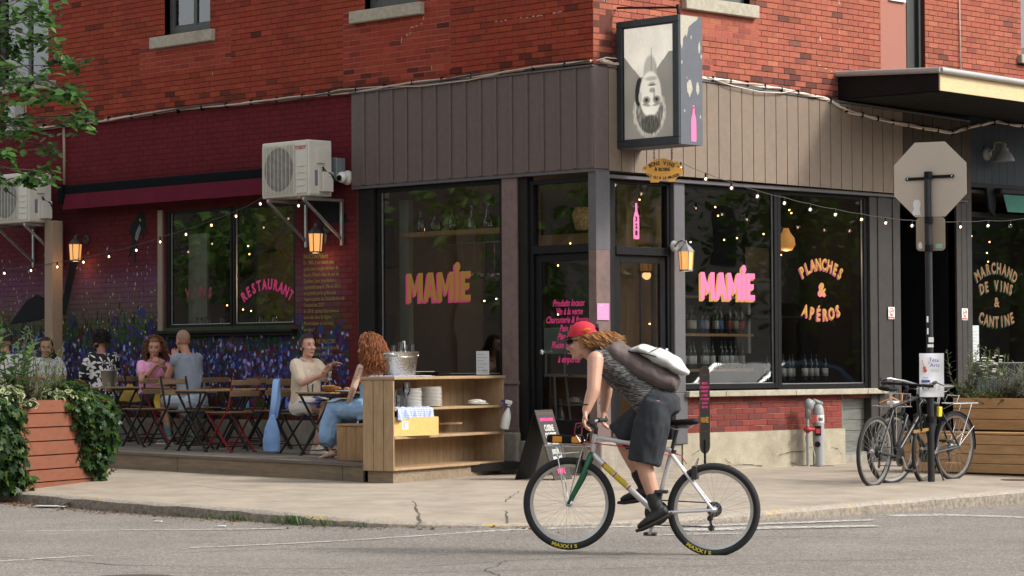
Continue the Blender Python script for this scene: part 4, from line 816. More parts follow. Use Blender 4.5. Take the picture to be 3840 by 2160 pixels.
# bundled cables along both facades
m_cable = P('pale_cable', (.62,.57,.5), .6, nz=.12); m_cabd = P('dark_cable', (.05,.045,.04), .6); m_cabt = P('tan_cable', (.5,.36,.28), .6)
cb = thing('cable_bundle', 'bundle of pale cables running along the left facade above the fascia', 'cable', (0,-.05,4.37)); rn = random.Random(4)
key = [(-11.8,4.4),(-10.5,4.37),(-9.6,4.35),(-8.4,4.37),(-6.9,4.395),(-5.2,4.37),(-3.8,4.362),(-2.4,4.38),(-1.2,4.385),(.02,4.4)]
def smooth_path(key, n, amp, rn, w=.02):
    out = []; ph = rn.uniform(0,6); f_ = rn.uniform(3,6)
    for i in range(n+1):
        t = i/n*(len(key)-1); k = min(int(t), len(key)-2); q = t-k; a, b = key[k], key[k+1]
        out.append((a[0]+(b[0]-a[0])*q, a[1]+(b[1]-a[1])*q+amp*math.sin(ph+t*f_)+rn.uniform(-.002,.002), w+.012*math.cos(ph+t*f_)))
    return out
for i in range(5):
    m = M(Matrix.Translation((0,.05,-4.37)) @ LW); m.tube(smooth_path(key, 90, .012, rn, .05+.02*(i%2)), .0115 if i < 4 else .007, 6); m.build('cable', (m_cable, m_cabt, m_cable, m_cabd, m_cable)[i], cb, smooth=4)
m = M(Matrix.Translation((0,.05,-4.37)) @ LW); m.tube([(-4.4,4.375,.06),(-4.0,4.4,.08),(-3.3,4.385,.06),(-2.6,4.33,.1),(-1.8,4.335,.1),(-1.2,4.385,.07)], .007, 6); m.tube([(-9.555,4.36,.04),(-9.56,4.1,.03),(-9.555,3.58,.03)], .009, 6); m.tube([(-9.53,4.36,.04),(-9.53,4.1,.03),(-9.53,3.58,.03)], .007, 6); m.tube([(-10.4,4.37,.04),(-10.42,4.5,.03),(-10.42,4.9,.03)], .008, 6); m.build('loose_cable', m_cabt, cb, smooth=4)
for i in range(24): u = -11.4+i*.48; t = M(Matrix.Translation((0,.05,-4.37)) @ LW); t.bx(u,u+.012,4.345,4.41,.035,.085); t.build('cable_tie', m_black, cb)
cb2 = thing('cable_bundle', 'bundle of pale cables running along the right facade towards the canopy', 'cable', (.05,0,4.35)); key2 = [(.02,4.4),(.35,4.37),(1.1,4.36),(1.8,4.335),(2.6,4.32),(3.3,4.29),(3.9,4.24),(4.25,4.13),(5.2,4.05),(6.3,4.0),(6.7,4.1),(7.3,4.2),(8.0,4.17),(9,4.1)]
for i in range(5):
    m = M(Matrix.Translation((-.05,0,-4.35)) @ RW); m.tube(smooth_path(key2, 90, .012, rn, .1+.015*(i%2)), .0115 if i < 4 else .007, 6); m.build('cable', (m_cable, m_cabt, m_cable, m_cable, m_cabd)[i], cb2, smooth=4)
m = M(Matrix.Translation((-.05,0,-4.35)) @ RW); m.tube([(1.7,4.345,.13),(2.1,4.28,.14),(2.6,4.245,.14),(3.0,4.26,.13),(3.2,4.3,.12)], .007, 6); m.tube([(-.02,4.4,.06),(.1,4.44,.1),(.25,4.44,.1),(.5,4.38,.12)], .007, 6); m.tube([(6.62,9,.02),(6.63,5.5,.015),(6.64,4.5,.02)], .008, 6); m.build('loose_cable', m_cable, cb2, smooth=4)
for i in range(26): u = .3+i*.3; z_ = np.interp(u, [k[0] for k in key2], [k[1] for k in key2]); t = M(Matrix.Translation((-.05,0,-4.35)) @ RW); t.bx(u,u+.012,z_-.03,z_+.03,.085,.135); t.build('cable_tie', m_black, cb2)
# string lights with globe bulbs
gb = M(); gb.ell((0,0,-.045), .027, 10, 8); globe = gb.mesh('globe', m_glassware, smooth=4); fb = M(); fb.ell((0,0,-.043), (.011,.011,.016), 8, 6); filam = fb.mesh('filament', m_bulb, smooth=4); sk = M(); sk.lathe([(.011,-.022),(.011,.01),(.006,.02),(0,.02)], n=8); sock = sk.mesh('socket', m_black, smooth=1)
def string_light(name, label, pts, sag, base, dark=()):
    t = thing(name, label, 'light string', base); B = Vector(base); P_ = [Vector(p) for p in pts]; out = []
    for i in range(len(P_)-1):
        for k in range(6): q = k/6; p = P_[i].lerp(P_[i+1], q)-B; p.z += .022-sag*4*q*(1-q); out.append(p)
    out.append(P_[-1]-B+Vector((0,0,.022))); m = M(); m.tube(out, .0035, 5); m.build('wire', m_cabd, t)
    for i, p in enumerate(P_):
        b = obj('bulb', sock, t); b.location = p-B; obj('globe', globe, b)
        if i not in dark: obj('filament', filam, b)
    return t
rp = [(.6,.709,3.275),(.6,1.115,3.179),(.6,1.543,3.1),(.6,1.98,3.027),(.6,2.448,2.972),(.6,2.905,2.918),(.6,3.358,2.877),(.6,3.843,2.84),(.6,4.301,2.815),(.6,4.809,2.8),(.6,5.3,2.805),(.6,5.779,2.819),(.6,6.348,2.853),(.6,6.82,2.869),(.6,7.4,2.95),(.6,8.2,3.1)]
string_light('string_lights', 'string of clear globe bulbs sagging across the right facade windows', [(a,b,c+.03) for a,b,c in rp], .008, (.6,3.5,2.9), dark=(13,))
lp_ = [(-11.2,-.35,2.42),(-10.45,-.35,2.444),(-9.838,-.35,2.463),(-9.248,-.35,2.492),(-8.672,-.35,2.536),(-8.126,-.35,2.59),(-7.552,-.35,2.651),(-7.063,-.35,2.738),(-6.546,-.35,2.811),(-6.047,-.35,2.903),(-5.574,-.35,2.993),(-5.117,-.35,3.12),(-4.476,-.3,3.07)]
string_light('string_lights', 'string of globe bulbs rising across the mural towards the air conditioner', [(a,b,c+.03) for a,b,c in lp_], .012, (-8,-.35,2.6))
# ------------------------------------------------------------------ box sign with the upside-down portrait
m_sgn = P('sign_frame', (.022,.028,.034), .5, nz=.25, ns=9); m_sgn2 = P('sign_side', lin(84,88,96), .6, nz=.1, ns=12)
X0, X1, Y0, Y1, Z0, Z1 = .09, .975, .262, .64, 3.475, 4.83
bs = thing('box_sign', 'tall dark box sign with an upside-down black and white portrait', 'sign', (.53,.45,3.475))
o_ = Vector((.53,.45,3.475)); m = M(Matrix.Translation(-o_)); m.bx(X0,X1,Y0+.03,Y1,Z0,Z1); m.build('box', m_sgn2, bs)
F = Matrix.Translation(-o_) @ frame((1,0,0),(0,0,1),(0,-1,0),(X0,Y0+.03,Z0)); W_, H_ = X1-X0, Z1-Z0
for nm, q in (('frame_rail',(0,W_,H_-.07,H_)),('frame_rail',(0,W_,0,.075)),('frame_stile',(0,.085,.075,H_-.07)),('frame_stile',(W_-.085,W_,.075,H_-.07))): m = M(F); m.cbx(*q,.0,.035,.006); m.build(nm, m_sgn, bs)
# portrait: a print painted by a function of position (plain generic face)
def portrait(u, v):                      # u 0..1, v 0 bottom..1 top of the hung print; face is upside down
    y = 1-v; x = u                        # y=0 shirt end (top), y=1 crown (bottom)
    g = .26-.05*abs(x-.5)+.05*mnoise.noise(Vector((x*3,y*3,0)))
    def s(d, w=.02): return max(0, min(1, .5-d/w))
    def el(cx, cy, rx, ry, ang=0):
        dx, dy = x-cx, y-cy; c, q = math.cos(ang), math.sin(ang); return math.hypot((dx*c+dy*q)/rx, (-dx*q+dy*c)/ry)-1
    n1 = mnoise.noise(Vector((x*22,y*22,2))); n2 = mnoise.noise(Vector((x*60,y*14,5)))
    sh = max(y-.47+.75*abs(x-.5)**1.25*1.0-.06, -1) if True else 0
    if y < .24 or (y < .45-.95*max(0, abs(x-.45)-.12)*.62): g = .62+.08*mnoise.noise(Vector((x*4,y*5,1)))+.03*n1
    k = s(el(.54,.42,.14,.16), .2); g = g*(1-k)+k*(.4-.25*(x > .6)*(x-.6)*4)          # neck
    k = s(max(abs(x-.565)-.004, y-.4, .2-y), .03); g = g*(1-k*.6)
    hk = s(el(.52,.76,.33+.02*n1,.225+.03*n1), .12); g = g*(1-hk)+hk*max(.05, .2+.28*n2+.25*(el(.52,.76,.33,.225) > -.16))
    k = s(el(.3,.58,.075,.13,.2), .1); g = g*(1-k)+k*.035                                  # dark lock
    fk = s(el(.54,.61,.225,.205), .12); g = g*(1-fk)+fk*(.62-.35*max(0,x-.6)+.06*mnoise.noise(Vector((x*3,y*3,7))))
    k = s(el(.54,.88,.2,.085), .25); g = g*(1-k)+k*(.1+.12*n2)                              # fringe
    for ex in (.46,.67):
        k = s(el(ex,.662,.075,.034), .5); g = g*(1-k*.75)+k*.75*.1
        k = s(el(ex,.659,.028,.015), .3); g = g*(1-k)+k*.02
        k = s(el(ex,.705,.085,.012,.1 if ex < .5 else -.1), .6); g = g*(1-k*.6)+k*.6*.1
    k = s(el(.575,.575,.055,.022), .5); g = g*(1-k*.6)+k*.6*.12; k = s(el(.62,.61,.02,.05), .6); g = g*(1-k*.4)
    k = s(el(.575,.527,.085,.0085), .5); g = g*(1-k*.8)+k*.8*.08; k = s(el(.575,.513,.06,.014), .6); g = g*(1-k*.35)
    k = s(el(.56,.47,.12,.02), .6); g = g*(1-k*.35); k = s(el(.33,.63,.035,.05), .3); g = g*(1-k)+k*.45
    k = s(abs(el(.52,.76,.33+.03*n1,.235+.03*n1)), .1)*(y > .66); g = g*(1-k*.7)+k*.7*(.5+.25*n1)
    g = max(.012, min(.8, (g/.6)**1.25*.66)); return (g*1.0, g*.93, g*.8)
m = M(F); nu, nv = 84, 136; a, b, c, d = .1, W_-.1, .09, H_-.085
for j in range(nv+1):
    for i in range(nu+1): m.v.append(tuple(F @ Vector((a+(b-a)*i/nu, c+(d-c)*j/nv, .012))))
for j in range(nv):
    for i in range(nu): q = j*(nu+1)+i; m.f.append((q,q+1,q+nu+2,q+nu+1)); m.c.append(portrait((i+.5)/nu, (j+.5)/nv))
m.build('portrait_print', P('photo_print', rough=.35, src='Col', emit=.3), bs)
F = Matrix.Translation(-o_) @ frame((0,1,0),(0,0,1),(1,0,0),(X1,Y0+.03,Z0)); m = M(F); rn = random.Random(9); m_bare = P('bare_metal_patch', (.4,.37,.3), .7, nz=.2, ns=50)
def blob(mm, cx, cy, rx, ry, n=22, jag=.25): mm.flat([(cx+rx*math.cos(2*PI*k/n)*(1+rn.uniform(-jag,jag)*.6), cy+ry*math.sin(2*PI*k/n)*(1+rn.uniform(-jag,jag))) for k in range(n)], .0015+rn.uniform(0,.0003))
m.flat([(.002,H_-.002),(.002,H_-.3),(.02,H_-.36),(.04,H_-.31),(.04,H_-.25),(.08,H_-.2),(.1,H_-.23),(.13,H_-.12),(.2,H_-.07),(.27,H_-.03),(.28,H_-.002)], .0015)
for q in ((.14,.6,.045,.085),(.27,.6,.025,.065),(.3,1.03,.016,.06),(.33,.94,.012,.022),(.17,1.13,.009,.02),(.02,.86,.009,.02),(.31,.3,.01,.02),(.1,.7,.006,.01),(.06,.35,.01,.014)): m.build('peeling_paint', m_bare, bs); m = M(F); blob(m, *q)
m.build('peeling_paint', m_bare, bs)
m = M(F); m.flat([(.2+x*1.05, .23+y*.98) for x, y in bot], .003); m.build('bottle_emblem', m_pink, bs); m = M(F); m.lathe([(0,0),(.008,0),(.008,.002),(0,.002)], (.2,.39,.003), 10); m.build('bottle_hole', m_black, bs)
m = M(Matrix.Translation(-o_)); m.tube([(.0,.42,4.62),(.1,.42,4.62)], .02, 8); m.tube([(.0,.42,3.7),(.1,.42,3.7)], .02, 8); m.tube([(.9,.36,4.83),(.88,.36,4.95)], .018, 8); m.tube([(.88,.36,4.92),(.02,.36,5.0)], .012, 8); m.build('bracket', m_blackwood, bs)
# pig shaped wooden sign hanging below it on two chains
pg = thing('hanging_sign', 'small pig shaped yellow wooden sign hanging under the box sign', 'sign', (.62,.4,3.46)); Fp = frame((.72,.69,0),(0,0,1),(.69,-.72,0),(0,0,-.235))
pig = [(-.215,.02),(-.2,.045),(-.165,.05),(-.13,.085),(-.07,.115),(.02,.125),(.08,.105),(.13,.085),(.165,.09),(.175,.06),(.2,.05),(.19,.03),(.215,-.0),(.215,-.035),(.18,-.06),(.15,-.08),(.13,-.105),(.125,-.125),(.06,-.125),(.05,-.105),(-.03,-.11),(-.04,-.13),(-.13,-.13),(-.135,-.08),(-.17,-.045),(-.18,-.01),(-.205,-.005)]
m = M(Fp); m.prism(pig, -.012, .012); m.build('board', P('varnished_pine', lin(206,150,62), .5, nz=.22, ns=5, stretch=(1,1,12)), pg)
m_ptext = P('dark_brown_text', (.03,.018,.01), .7)
arc_text('BONS VINS', .058, Fp @ Matrix.Translation((-.01,.072,.0135)), m_ptext, pg, .3, .85, sx=.85, off=.002); text('À BOIRE', .05, Fp @ Matrix.Translation((-.005,.005,.0135)), m_ptext, pg, sx=.9, off=.002); arc_text('ICI OU À LA MAISON', .04, Fp @ Matrix.Translation((-.0,-.085,.0135)), m_ptext, pg, .42, .78, up=False, sx=.85, off=.0015)
m = M(Fp); m.ell((.165,.035,.0135), (.008,.008,.002), 8, 5); m.ell((-.185,.022,.0135), (.009,.009,.002), 8, 5); m.build('peg_hole', m_black, pg)
for x in (-.09,.1):
    t = M(Fp)
    for k in range(6): z = .115+.02*k; a = [(x+(.009*math.cos(q*PI/4) if k%2 else 0), z+.013*math.sin(q*PI/4), (0 if k%2 else .009*math.cos(q*PI/4))) for q in range(8)]; t.tube(a, .0028, 5, closed=True)
    t.build('chain', m_black, pg)
# ------------------------------------------------------------------ stop sign seen from behind, with its pole and flyer
sp = thing('street_sign', 'black street sign pole with octagonal stop sign seen from behind', 'street sign', (3.5,1.155,-.04))
Fs = frame((.95,.312,0),(0,0,1),(.312,-.95,0))
m_back = P('bare_aluminium', lin(186,174,160), .5, 0, nz=.05, ns=4)
m = M(Fs); m.tube([(0,-.2,0),(-.01,3.12,0)], .036, 14); m.build('pole', P('black_pole', (.012,.013,.015), .5, nz=.35, ns=14), sp, smooth=1)
h = .375; k = h*math.tan(PI/8); m = M(Fs); m.prism([(-.0+x,3.05+y) for x, y in ((-h,-k),(-k,-h),(k,-h),(h,-k),(h,k),(k,h),(-k,h),(-h,k))], -.052, -.048); m.build('octagon_plate', m_back, sp)
def rrect(x0, x1, y0, y1, r): return [(cx+r*math.cos(a), cy+r*math.sin(a)) for cx, cy, s_ in ((x1-r,y1-r,0),(x0+r,y1-r,1),(x0+r,y0+r,2),(x1-r,y0+r,3)) for a in [s_*PI/2+q*PI/8 for q in range(5)]]
m = M(Fs); m.prism(rrect(-.15,.15,2.335,2.672,.04), -.052, -.048); m.build('small_plate', P('tan_aluminium', lin(150,136,118), .55, 0, nz=.05), sp)
m = M(Fs); m.cbx(-.25,-.03,3.045,3.075,-.047,-.03,.002); m.cbx(.03,.25,3.06,3.09,-.047,-.03,.002); m.build('crossbar', m_black, sp)
for v in (3.09,2.64,2.36): m = M(Fs); m.tube([(-.003,v-.035,0),(-.003,v+.035,0)], .042, 14); m.ell((-.003,v,.043), .006, 8, 5); m.build('clamp', m_black, sp, smooth=1)
for u, v in ((-.23,3.06),(.23,3.075)): m = M(Fs); m.ell((u,v,-.028), (.008,.008,.004), 8, 5); m.build('bolt', m_chrome, sp)
m_stk = P('white_sticker', (.75,.75,.74), .5)
m = M(Fs); m.flat([(-.17,2.76),(-.19,2.72),(-.175,2.69),(-.15,2.7),(-.135,2.69),(-.12,2.7),(-.1,2.69),(-.11,2.76),(-.1,2.8),(-.105,2.83),(-.12,2.85),(-.16,2.85),(-.175,2.83),(-.18,2.8)], -.0465); m.build('sticker', m_stk, sp); m = M(Fs); m.flat([(-.12,2.36),(-.085,2.36),(-.09,2.41),(-.11,2.43),(-.13,2.4)], -.0465); m.build('sticker', m_stk, sp)
m = M(Fs); m.flat(rrect(.05,.12,2.36,2.405,.01), -.0465); m.build('sticker', P('mint_sticker', (.3,.5,.38), .5), sp)
Fk = frame((.7071,.7071,0),(0,0,1),(.7071,-.7071,0))
for q in ((-.03,.028,1.37,1.4,.028,.0385),(-.02,.03,1.42,1.47,.03,.038),(-.034,-.02,1.5,1.56,.026,.034),(-.036,-.02,1.62,1.68,.026,.034)): m = M(Fk); m.bx(*q); m.build('sticker', m_stk, sp)
m = M(Fs); m.cbx(-.045,-.0,.5,.7,-.06,-.02) if False else m.tube([(0,.62,.0),(0,.68,.0)], .046, 12); m.build('lock_band', m_blackwood, sp)
fl = thing('poster', 'white festival poster with blue title taped to the sign pole', 'poster', (3.5,1.155,1.08)); Ff = frame((.7071,.7071,0),(0,0,1),(.7071,-.7071,0),(.036,-.036,0)) ; Ff = Matrix.Translation((-.0,0,0)) @ Ff
m = M(Ff); nx = 8
for j in range(9):
    for i in range(nx+1): x = -.118+.245*i/nx; m.v.append(tuple(Ff @ Vector((x, -.245+.435*j/8, .006*math.sin(i*.8)+.004*math.sin(j*1.1)))))
for j in range(8):
    for i in range(nx): q = j*(nx+1)+i; m.f.append((q,q+1,q+nx+2,q+nx+1)); m.c.append(None)
m.build('sheet', P('paper', (.78,.79,.82), .7), fl, smooth=4)
mb_ = P('ink_blue', (.05,.09,.3), .7); mr_ = P('ink_red', (.5,.08,.04), .7); mg_ = P('ink_grey', (.3,.3,.32), .7)
text('Fête', .052, Ff @ Matrix.Translation((.03,.12,.013)), mb_, fl); text('Arts', .052, Ff @ Matrix.Translation((.035,.07,.013)), mb_, fl); text('La', .018, Ff @ Matrix.Translation((-.01,.15,.013)), mb_, fl); text('des', .016, Ff @ Matrix.Translation((-.02,.095,.013)), mb_, fl); text('14 juin', .022, Ff @ Matrix.Translation((-.06,-.05,.013)), m_black, fl)
m = M(Ff)
for i in range(3): m.bx(-.005,.075,.03-.012*i,.033-.012*i,.012,.013)
m.bx(-.1,-.03,-.04-.03,-.043-.03+.001,.012,.013); m.build('small_print', mg_, fl); m = M(Ff); m.bx(-.1,-.015,-.1,-.076,.0115,.013); m.build('blue_banner', mb_, fl)
m = M(Ff); m.tube([(-.09,.125,.012),(-.07,.05,.012)], .0025, 5); m.ell((-.068,.045,.012), (.016,.018,.002), 10, 5); m.ell((-.062,.018,.012), (.02,.02,.002), 10, 5); m.build('guitar_picture', mr_, fl)
m = M(Ff)
for i in range(4): m.flat([(-.08+i*.045,-.18),(-.05+i*.045,-.18),(-.04+i*.045,-.12),(-.06+i*.045,-.115)], .0125)
m.build('paper_tabs', P('paper_shade', (.6,.6,.62), .7), fl)
# notices on the shopfront
nt_ = thing('notice', 'pink printed notice on the corner column', 'notice', (.062,.05,1.735)); Fn = frame((.225,.974,0),(0,0,1),(.974,-.225,0),(.012,.0,0)); Fn = frame((.707,.707,0),(0,0,1),(.707,-.707,0),(.02,.0,0))
Fn = frame((.2,.98,0),(0,0,1),(.98,-.2,0),(.012,.0,0)); m = M(Fn); m.bx(-.078,.078,-.088,.088,0,.002); m.build('sheet', P('pink_paper', lin(222,140,190), .7), nt_)
m = M(Fn)
for i in range(9): m.bx(-.055+.01*(i%3),.055-.008*(i%2),.045-.014*i,.048-.014*i,.002,.003)
m.build('small_print', P('pale_pink_ink', (.7,.45,.6), .7), nt_); text('Mamie', .022, Fn @ Matrix.Translation((-.02,.066,.0025)), m_white, nt_, shear=.3)
m_redink = P('red_ink', (.5,.05,.04), .6)
for y, w_, lab in ((5.15,.035,'torn no smoking sticker on the pilaster left of the dark entrance'),(6.65,.035,'no smoking sticker on the pilaster right of the dark entrance')):
    t = thing('no_smoking_sign', lab, 'sticker', (w_,y,1.775)); Fq = frame((0,1,0),(0,0,1),(1,0,0)); m = M(Fq); m.bx(-.062,.062,-.072,.072,0,.002); m.build('sheet', m_stk, t)
    m = M(Fq); m.tube([(.036*math.cos(k*PI/10),.022+.036*math.sin(k*PI/10),.003) for k in range(20)], .004, 4, closed=True); m.obx((-.025,-.003,.003),(.025,.047,.003),.006,.002,(0,0,1)); m.build('symbol', m_redink, t); m = M(Fq); m.bx(-.02,.025,.018,.026,.002,.003); m.build('cigarette', m_black, t)
    text('NO', .034, Fq @ Matrix.Translation((0,-.03,.003)), m_redink, t, off=.001); text('SMOKING', .026, Fq @ Matrix.Translation((0,-.056,.003)), m_redink, t, off=.001)
t = thing('flyer_rack', 'red flyer and papers in the rack inside the dark entrance', 'flyer rack', (-.6,5.75,1.95)); m = M(); m.bx(-.02,.02,-.16,.14,-.02,.0); m.build('ledge', m_blackwood, t); m = M(); m.cbx(-.01,.06,-.12,.16,.0,.13,.004); m.build('flyer', P('red_flyer', (.35,.04,.05), .6), t); m = M(); m.cbx(-.04,.0,-.14,.12,.12,.17,.004); m.build('flyer', P('lilac_flyer', (.25,.25,.4), .6), t); m = M(); m.bx(-.06,-.045,-.15,.0,.13,.2); m.build('flyer', P('yellow_flyer', (.5,.42,.06), .6), t); text('SOLDE 50%', .05, frame((0,1,0),(0,0,1),(1,0,0),(.062,.02,.065)), m_white, t)
# barn lamp and green awning of the neighbouring shop
bl = thing('barn_lamp', 'grey metal barn style wall lamp on the dark teal boards', 'lamp', (.05,7.12,3.8)); m = M(); m.lathe([(.085,0),(.085,.02),(.06,.045),(0,.05)], (0,0,-.01), 16, axis=(1,0,0)); m.build('wall_plate', m_lgrey, bl, smooth=1); m = M(); m.tube([(.03,0,.0),(.1,.02,.04),(.11,.03,.12),(.14,.06,.13),(.18,.1,.12)], .011, 8); m.build('arm', P('brass', (.3,.24,.14), .35, .8), bl, smooth=4); m = M(); m.lathe([(.02,.13),(.035,.1),(.035,.06),(.06,.05),(.06,.02),(.1,-.02),(.13,-.08),(.135,-.11),(.12,-.108)], (.18,.12,.0), 18); m.build('shade', m_lgrey, bl, smooth=1)
ga_ = thing('awning', 'dark green rolled awning over the neighbouring shop window', 'awning', (0,8.2,3.2)); m = M(Matrix.Translation((0,-8.2,-3.2)) @ RW); m.cbx(7.22,9.3,3.28,3.36,.06,.2,.02); m.prism([(7.05,3.36),(7.2,3.36),(7.26,3.2),(7.22,3.0),(7.1,3.1)], .06, .1); m.build('cassette', m_black, ga_); m = M(Matrix.Translation((0,-8.2,-3.2)) @ RW); m.add([(7.28,3.28,.19),(9.3,3.28,.19),(9.3,3.06,.24),(7.3,3.06,.24),(7.28,3.28,.18),(9.3,3.28,.18),(9.3,3.06,.23),(7.3,3.06,.23)], [(3,2,1,0),(4,5,6,7),(0,1,5,4),(2,3,7,6)]); m.build('valance', P('green_canvas', (.012,.11,.075), .8, nz=.15), ga_)
t = thing('menu_paper', 'white printed menu taped inside the neighbouring shop window', 'notice', (-.04,6.95,1.42)); m = M(); m.bx(0,.002,-.06,.1,-.22,.22); m.build('sheet', P('pale_paper', (.5,.54,.54), .7), t); m = M()
for i in range(9): m.bx(.002,.003,-.04,.06+.03*(i%2),-.18+.04*i,-.175+.04*i)
m.build('small_print', mg_, t)
# ------------------------------------------------------------------ terrace deck
m_deckw = P('weathered_deck', (.17,.145,.12), .9, nz=.3, ns=4, stretch=(1.2,10,10), bump=.5, bs=30, dirt=.3); m_deckf = P('weathered_edge_board', (.24,.185,.125), .9, nz=.3, ns=3, stretch=(1,6,9), bump=.4, bs=20, dirt=.35)
dzf = lambda x: .175-.01*x
deck = thing('terrace_deck', 'low weathered plank terrace along the mural wall', 'deck', (-5.5,-1.3,.1)); TD = Matrix.Translation((5.5,1.3,-.1))
rn = random.Random(21)
for i in range(19):                                             # planks run along the wall
    y0 = -2.56+i*.134; y1 = y0+.128
    xs = [-10.6,-7.6+rn.uniform(-.6,.6),-4.2+rn.uniform(-.7,.7),-.76-.326*(y1+2.57)]
    for a, b in zip(xs, xs[1:]):
        t = M(TD); za, zb = dzf(a), dzf(b); o = rn.uniform(-.002,.002); t.add([(a+.002,y0,za-.03+o),(b-.002,y0,zb-.03+o),(b-.002,y1,zb-.03+o),(a+.002,y1,za-.03+o),(a+.002,y0,za+o),(b-.002,y0,zb+o),(b-.002,y1,zb+o),(a+.002,y1,za+o)], [(3,2,1,0),(4,5,6,7),(0,1,5,4),(1,2,6,5),(2,3,7,6),(3,0,4,7)]); t.build('deck_plank', m_deckw, deck)
for a, b in ((-10.6,-6.8),(-6.79,-3.9),(-3.89,-1.16),(-1.15,-.84)):
    t = M(TD); za, zb = dzf(a), dzf(b); ga_, gb_ = .01*max(0,-a-1)-.02, .01*max(0,-b-1)-.02; t.add([(a,-2.545,ga_),(b,-2.545,gb_),(b,-2.52,gb_),(a,-2.52,ga_),(a,-2.545,za-.033),(b,-2.545,zb-.033),(b,-2.52,zb-.033),(a,-2.52,za-.033)], [(3,2,1,0),(4,5,6,7),(0,1,5,4),(1,2,6,5),(2,3,7,6),(3,0,4,7)]); t.build('edge_board', m_deckf, deck)
m = M(TD); m.bx(-10.5,-.9,-2.4,-.1,.05,.13); m.build('joists', m_blackwood, deck)
# ------------------------------------------------------------------ folding bistro chairs and tables
m_slat = P('chair_slat', (.2,.125,.07), .65, nz=.3, ns=7, stretch=(8,1.5,8), bump=.2); m_slat2 = P('table_slat', (.3,.185,.085), .55, nz=.28, ns=6, stretch=(1.5,8,8), bump=.2)
m_redm = P('red_metal', (.2,.012,.022), .4, nz=.15); m_blkm = P('black_metal', (.014,.014,.015), .4, nz=.2)
def chair(metal, label):                                        # faces local +x, seat at .45
    t = thing('bistro_chair', label, 'chair', (0,0,0), 0, 'folding bistro chairs on the terrace')
    for i in range(7): m = M(); x = -.17+i*.053; m.cbx(x,x+.045,-.2,.2,.437,.452,.003); m.build('seat_slat', m_slat, t)
    for sy in (-1,1):
        y = .19*sy; m = M(); m.obx((-.28,y,.84),(-.2,y,.5),.022,.012,(1,0,0)); m.obx((-.2,y,.5),(.2,y,.0),.024,.012,(1,0,0)); m.bx(.185,.225,y-.012,y+.012,0,.01); m.build('leg', metal, t)
        y = .172*sy; m = M(); m.obx((.19,y,.435),(-.22,y,0),.024,.012,(1,0,0)); m.bx(-.245,-.205,y-.012,y+.012,0,.01); m.build('leg', metal, t)
    for z, x in ((.78,-.265),(.655,-.238)): m = M(Matrix.Translation((x,0,z)) @ Matrix.Rotation(-.22,4,'Y')); m.cbx(-.022,-.008,-.215,.215,-.03,.03,.004); m.build('back_slat', m_slat, t)
    m = M(); m.tube([(.12,-.19,.1),(.12,.19,.1)], .007, 6); m.tube([(-.14,-.172,.09),(-.14,.172,.09)], .007, 6); m.bx(-.175,.195,-.165,-.15,.42,.437); m.bx(-.175,.195,.15,.165,.42,.437); m.build('stretcher', metal, t)
    return t
def table(metal, label, w=.58, d=.68):
    t = thing('bistro_table', label, 'table', (0,0,0), 0, 'slatted bistro tables on the terrace')
    n_ = 9; p = d/n_
    for i in range(n_): m = M(); m.cbx(-w/2,w/2,-d/2+i*p+.003,-d/2+(i+1)*p-.003,.675,.693,.003); m.build('top_slat', m_slat2, t)
    m = M(); 
    for sy in (-1,1): m.bx(-w/2+.02,w/2-.02,sy*(d/2-.04)-.012,sy*(d/2-.04)+.012,.65,.675)
    m.tube([(-w/2+.06,-d/2+.05,.06),(-w/2+.06,d/2-.05,.06)], .007, 6); m.tube([(w/2-.06,-d/2+.05,.05),(w/2-.06,d/2-.05,.05)], .007, 6); m.build('frame', metal, t)
    for sy in (-1,1):
        y = sy*(d/2-.04); m = M(); m.obx((-w/2+.05,y,.65),(w/2-.02,y,0),.026,.013,(1,0,0)); m.bx(w/2-.04,w/2,y-.014,y+.014,0,.012); m.build('leg', metal, t)
        y = sy*(d/2-.062); m = M(); m.obx((w/2-.05,y,.65),(-w/2+.02,y,0),.026,.013,(1,0,0)); m.bx(-w/2,-w/2+.04,y-.014,y+.014,0,.012); m.build('leg', metal, t)
    return t
def put(o, x, y, rz=0, dz=0): o.location = (x, y, dzf(x)+.001+dz); o.rotation_euler = (0,0,rz); return o
chb = put(chair(m_blkm, 'empty black framed folding chair in front of the mural, right of the red one'), -4.4, -.85, PI-.05)
tr = tree_of(chb); btree = {chb.name: tr[chb.name]}
def more_chair(label, x, y, rz): c = copy_tree(chb, None, btree); c['label'] = label; return put(c, x, y, rz)
put(chair(m_redm, 'empty folding chair with red metal legs in the middle of the terrace'), -4.05, -1.68, PI+.03)
more_chair('empty black folding chair tucked under the left end of the middle table', -4.86, -1.62, .06)
more_chair('empty black folding chair beside the ivy in front of the woman in pink', -5.95, -1.42, PI-.04)
more_chair('black folding chair under the man in the grey sleeveless shirt', -6.02, -.55, PI+.05)
more_chair('empty black folding chair close to the wall right behind the grey shirt man', -5.35, -.4, PI)
more_chair('black folding chair under the woman in the cream shirt', -3.14, -1.36, .05)
more_chair('black folding chair under the woman in the pink shirt', -7.05, -.5, .1)
more_chair('black folding chair under the man in the floral shirt', -7.62, -.72, PI)
more_chair('black folding chair under the dark haired woman behind the planter', -9.0, -.75, 0)
more_chair('black folding chair under the man at the far left behind the plants', -8.25, -1.75, PI)
tb = put(table(m_blkm, 'slatted table between the woman in cream and the redhead'), -2.42, -1.52); t2 = tree_of(tb); ttree = {tb.name: t2[tb.name]}
def more_table(label, x, y, rz=0): c = copy_tree(tb, None, ttree); c['label'] = label; return put(c, x, y, rz)
more_table('empty slatted table in the middle beside the red chair', -4.42, -1.64); more_table('empty slatted table against the mural behind the red chair', -4.75, -.72)
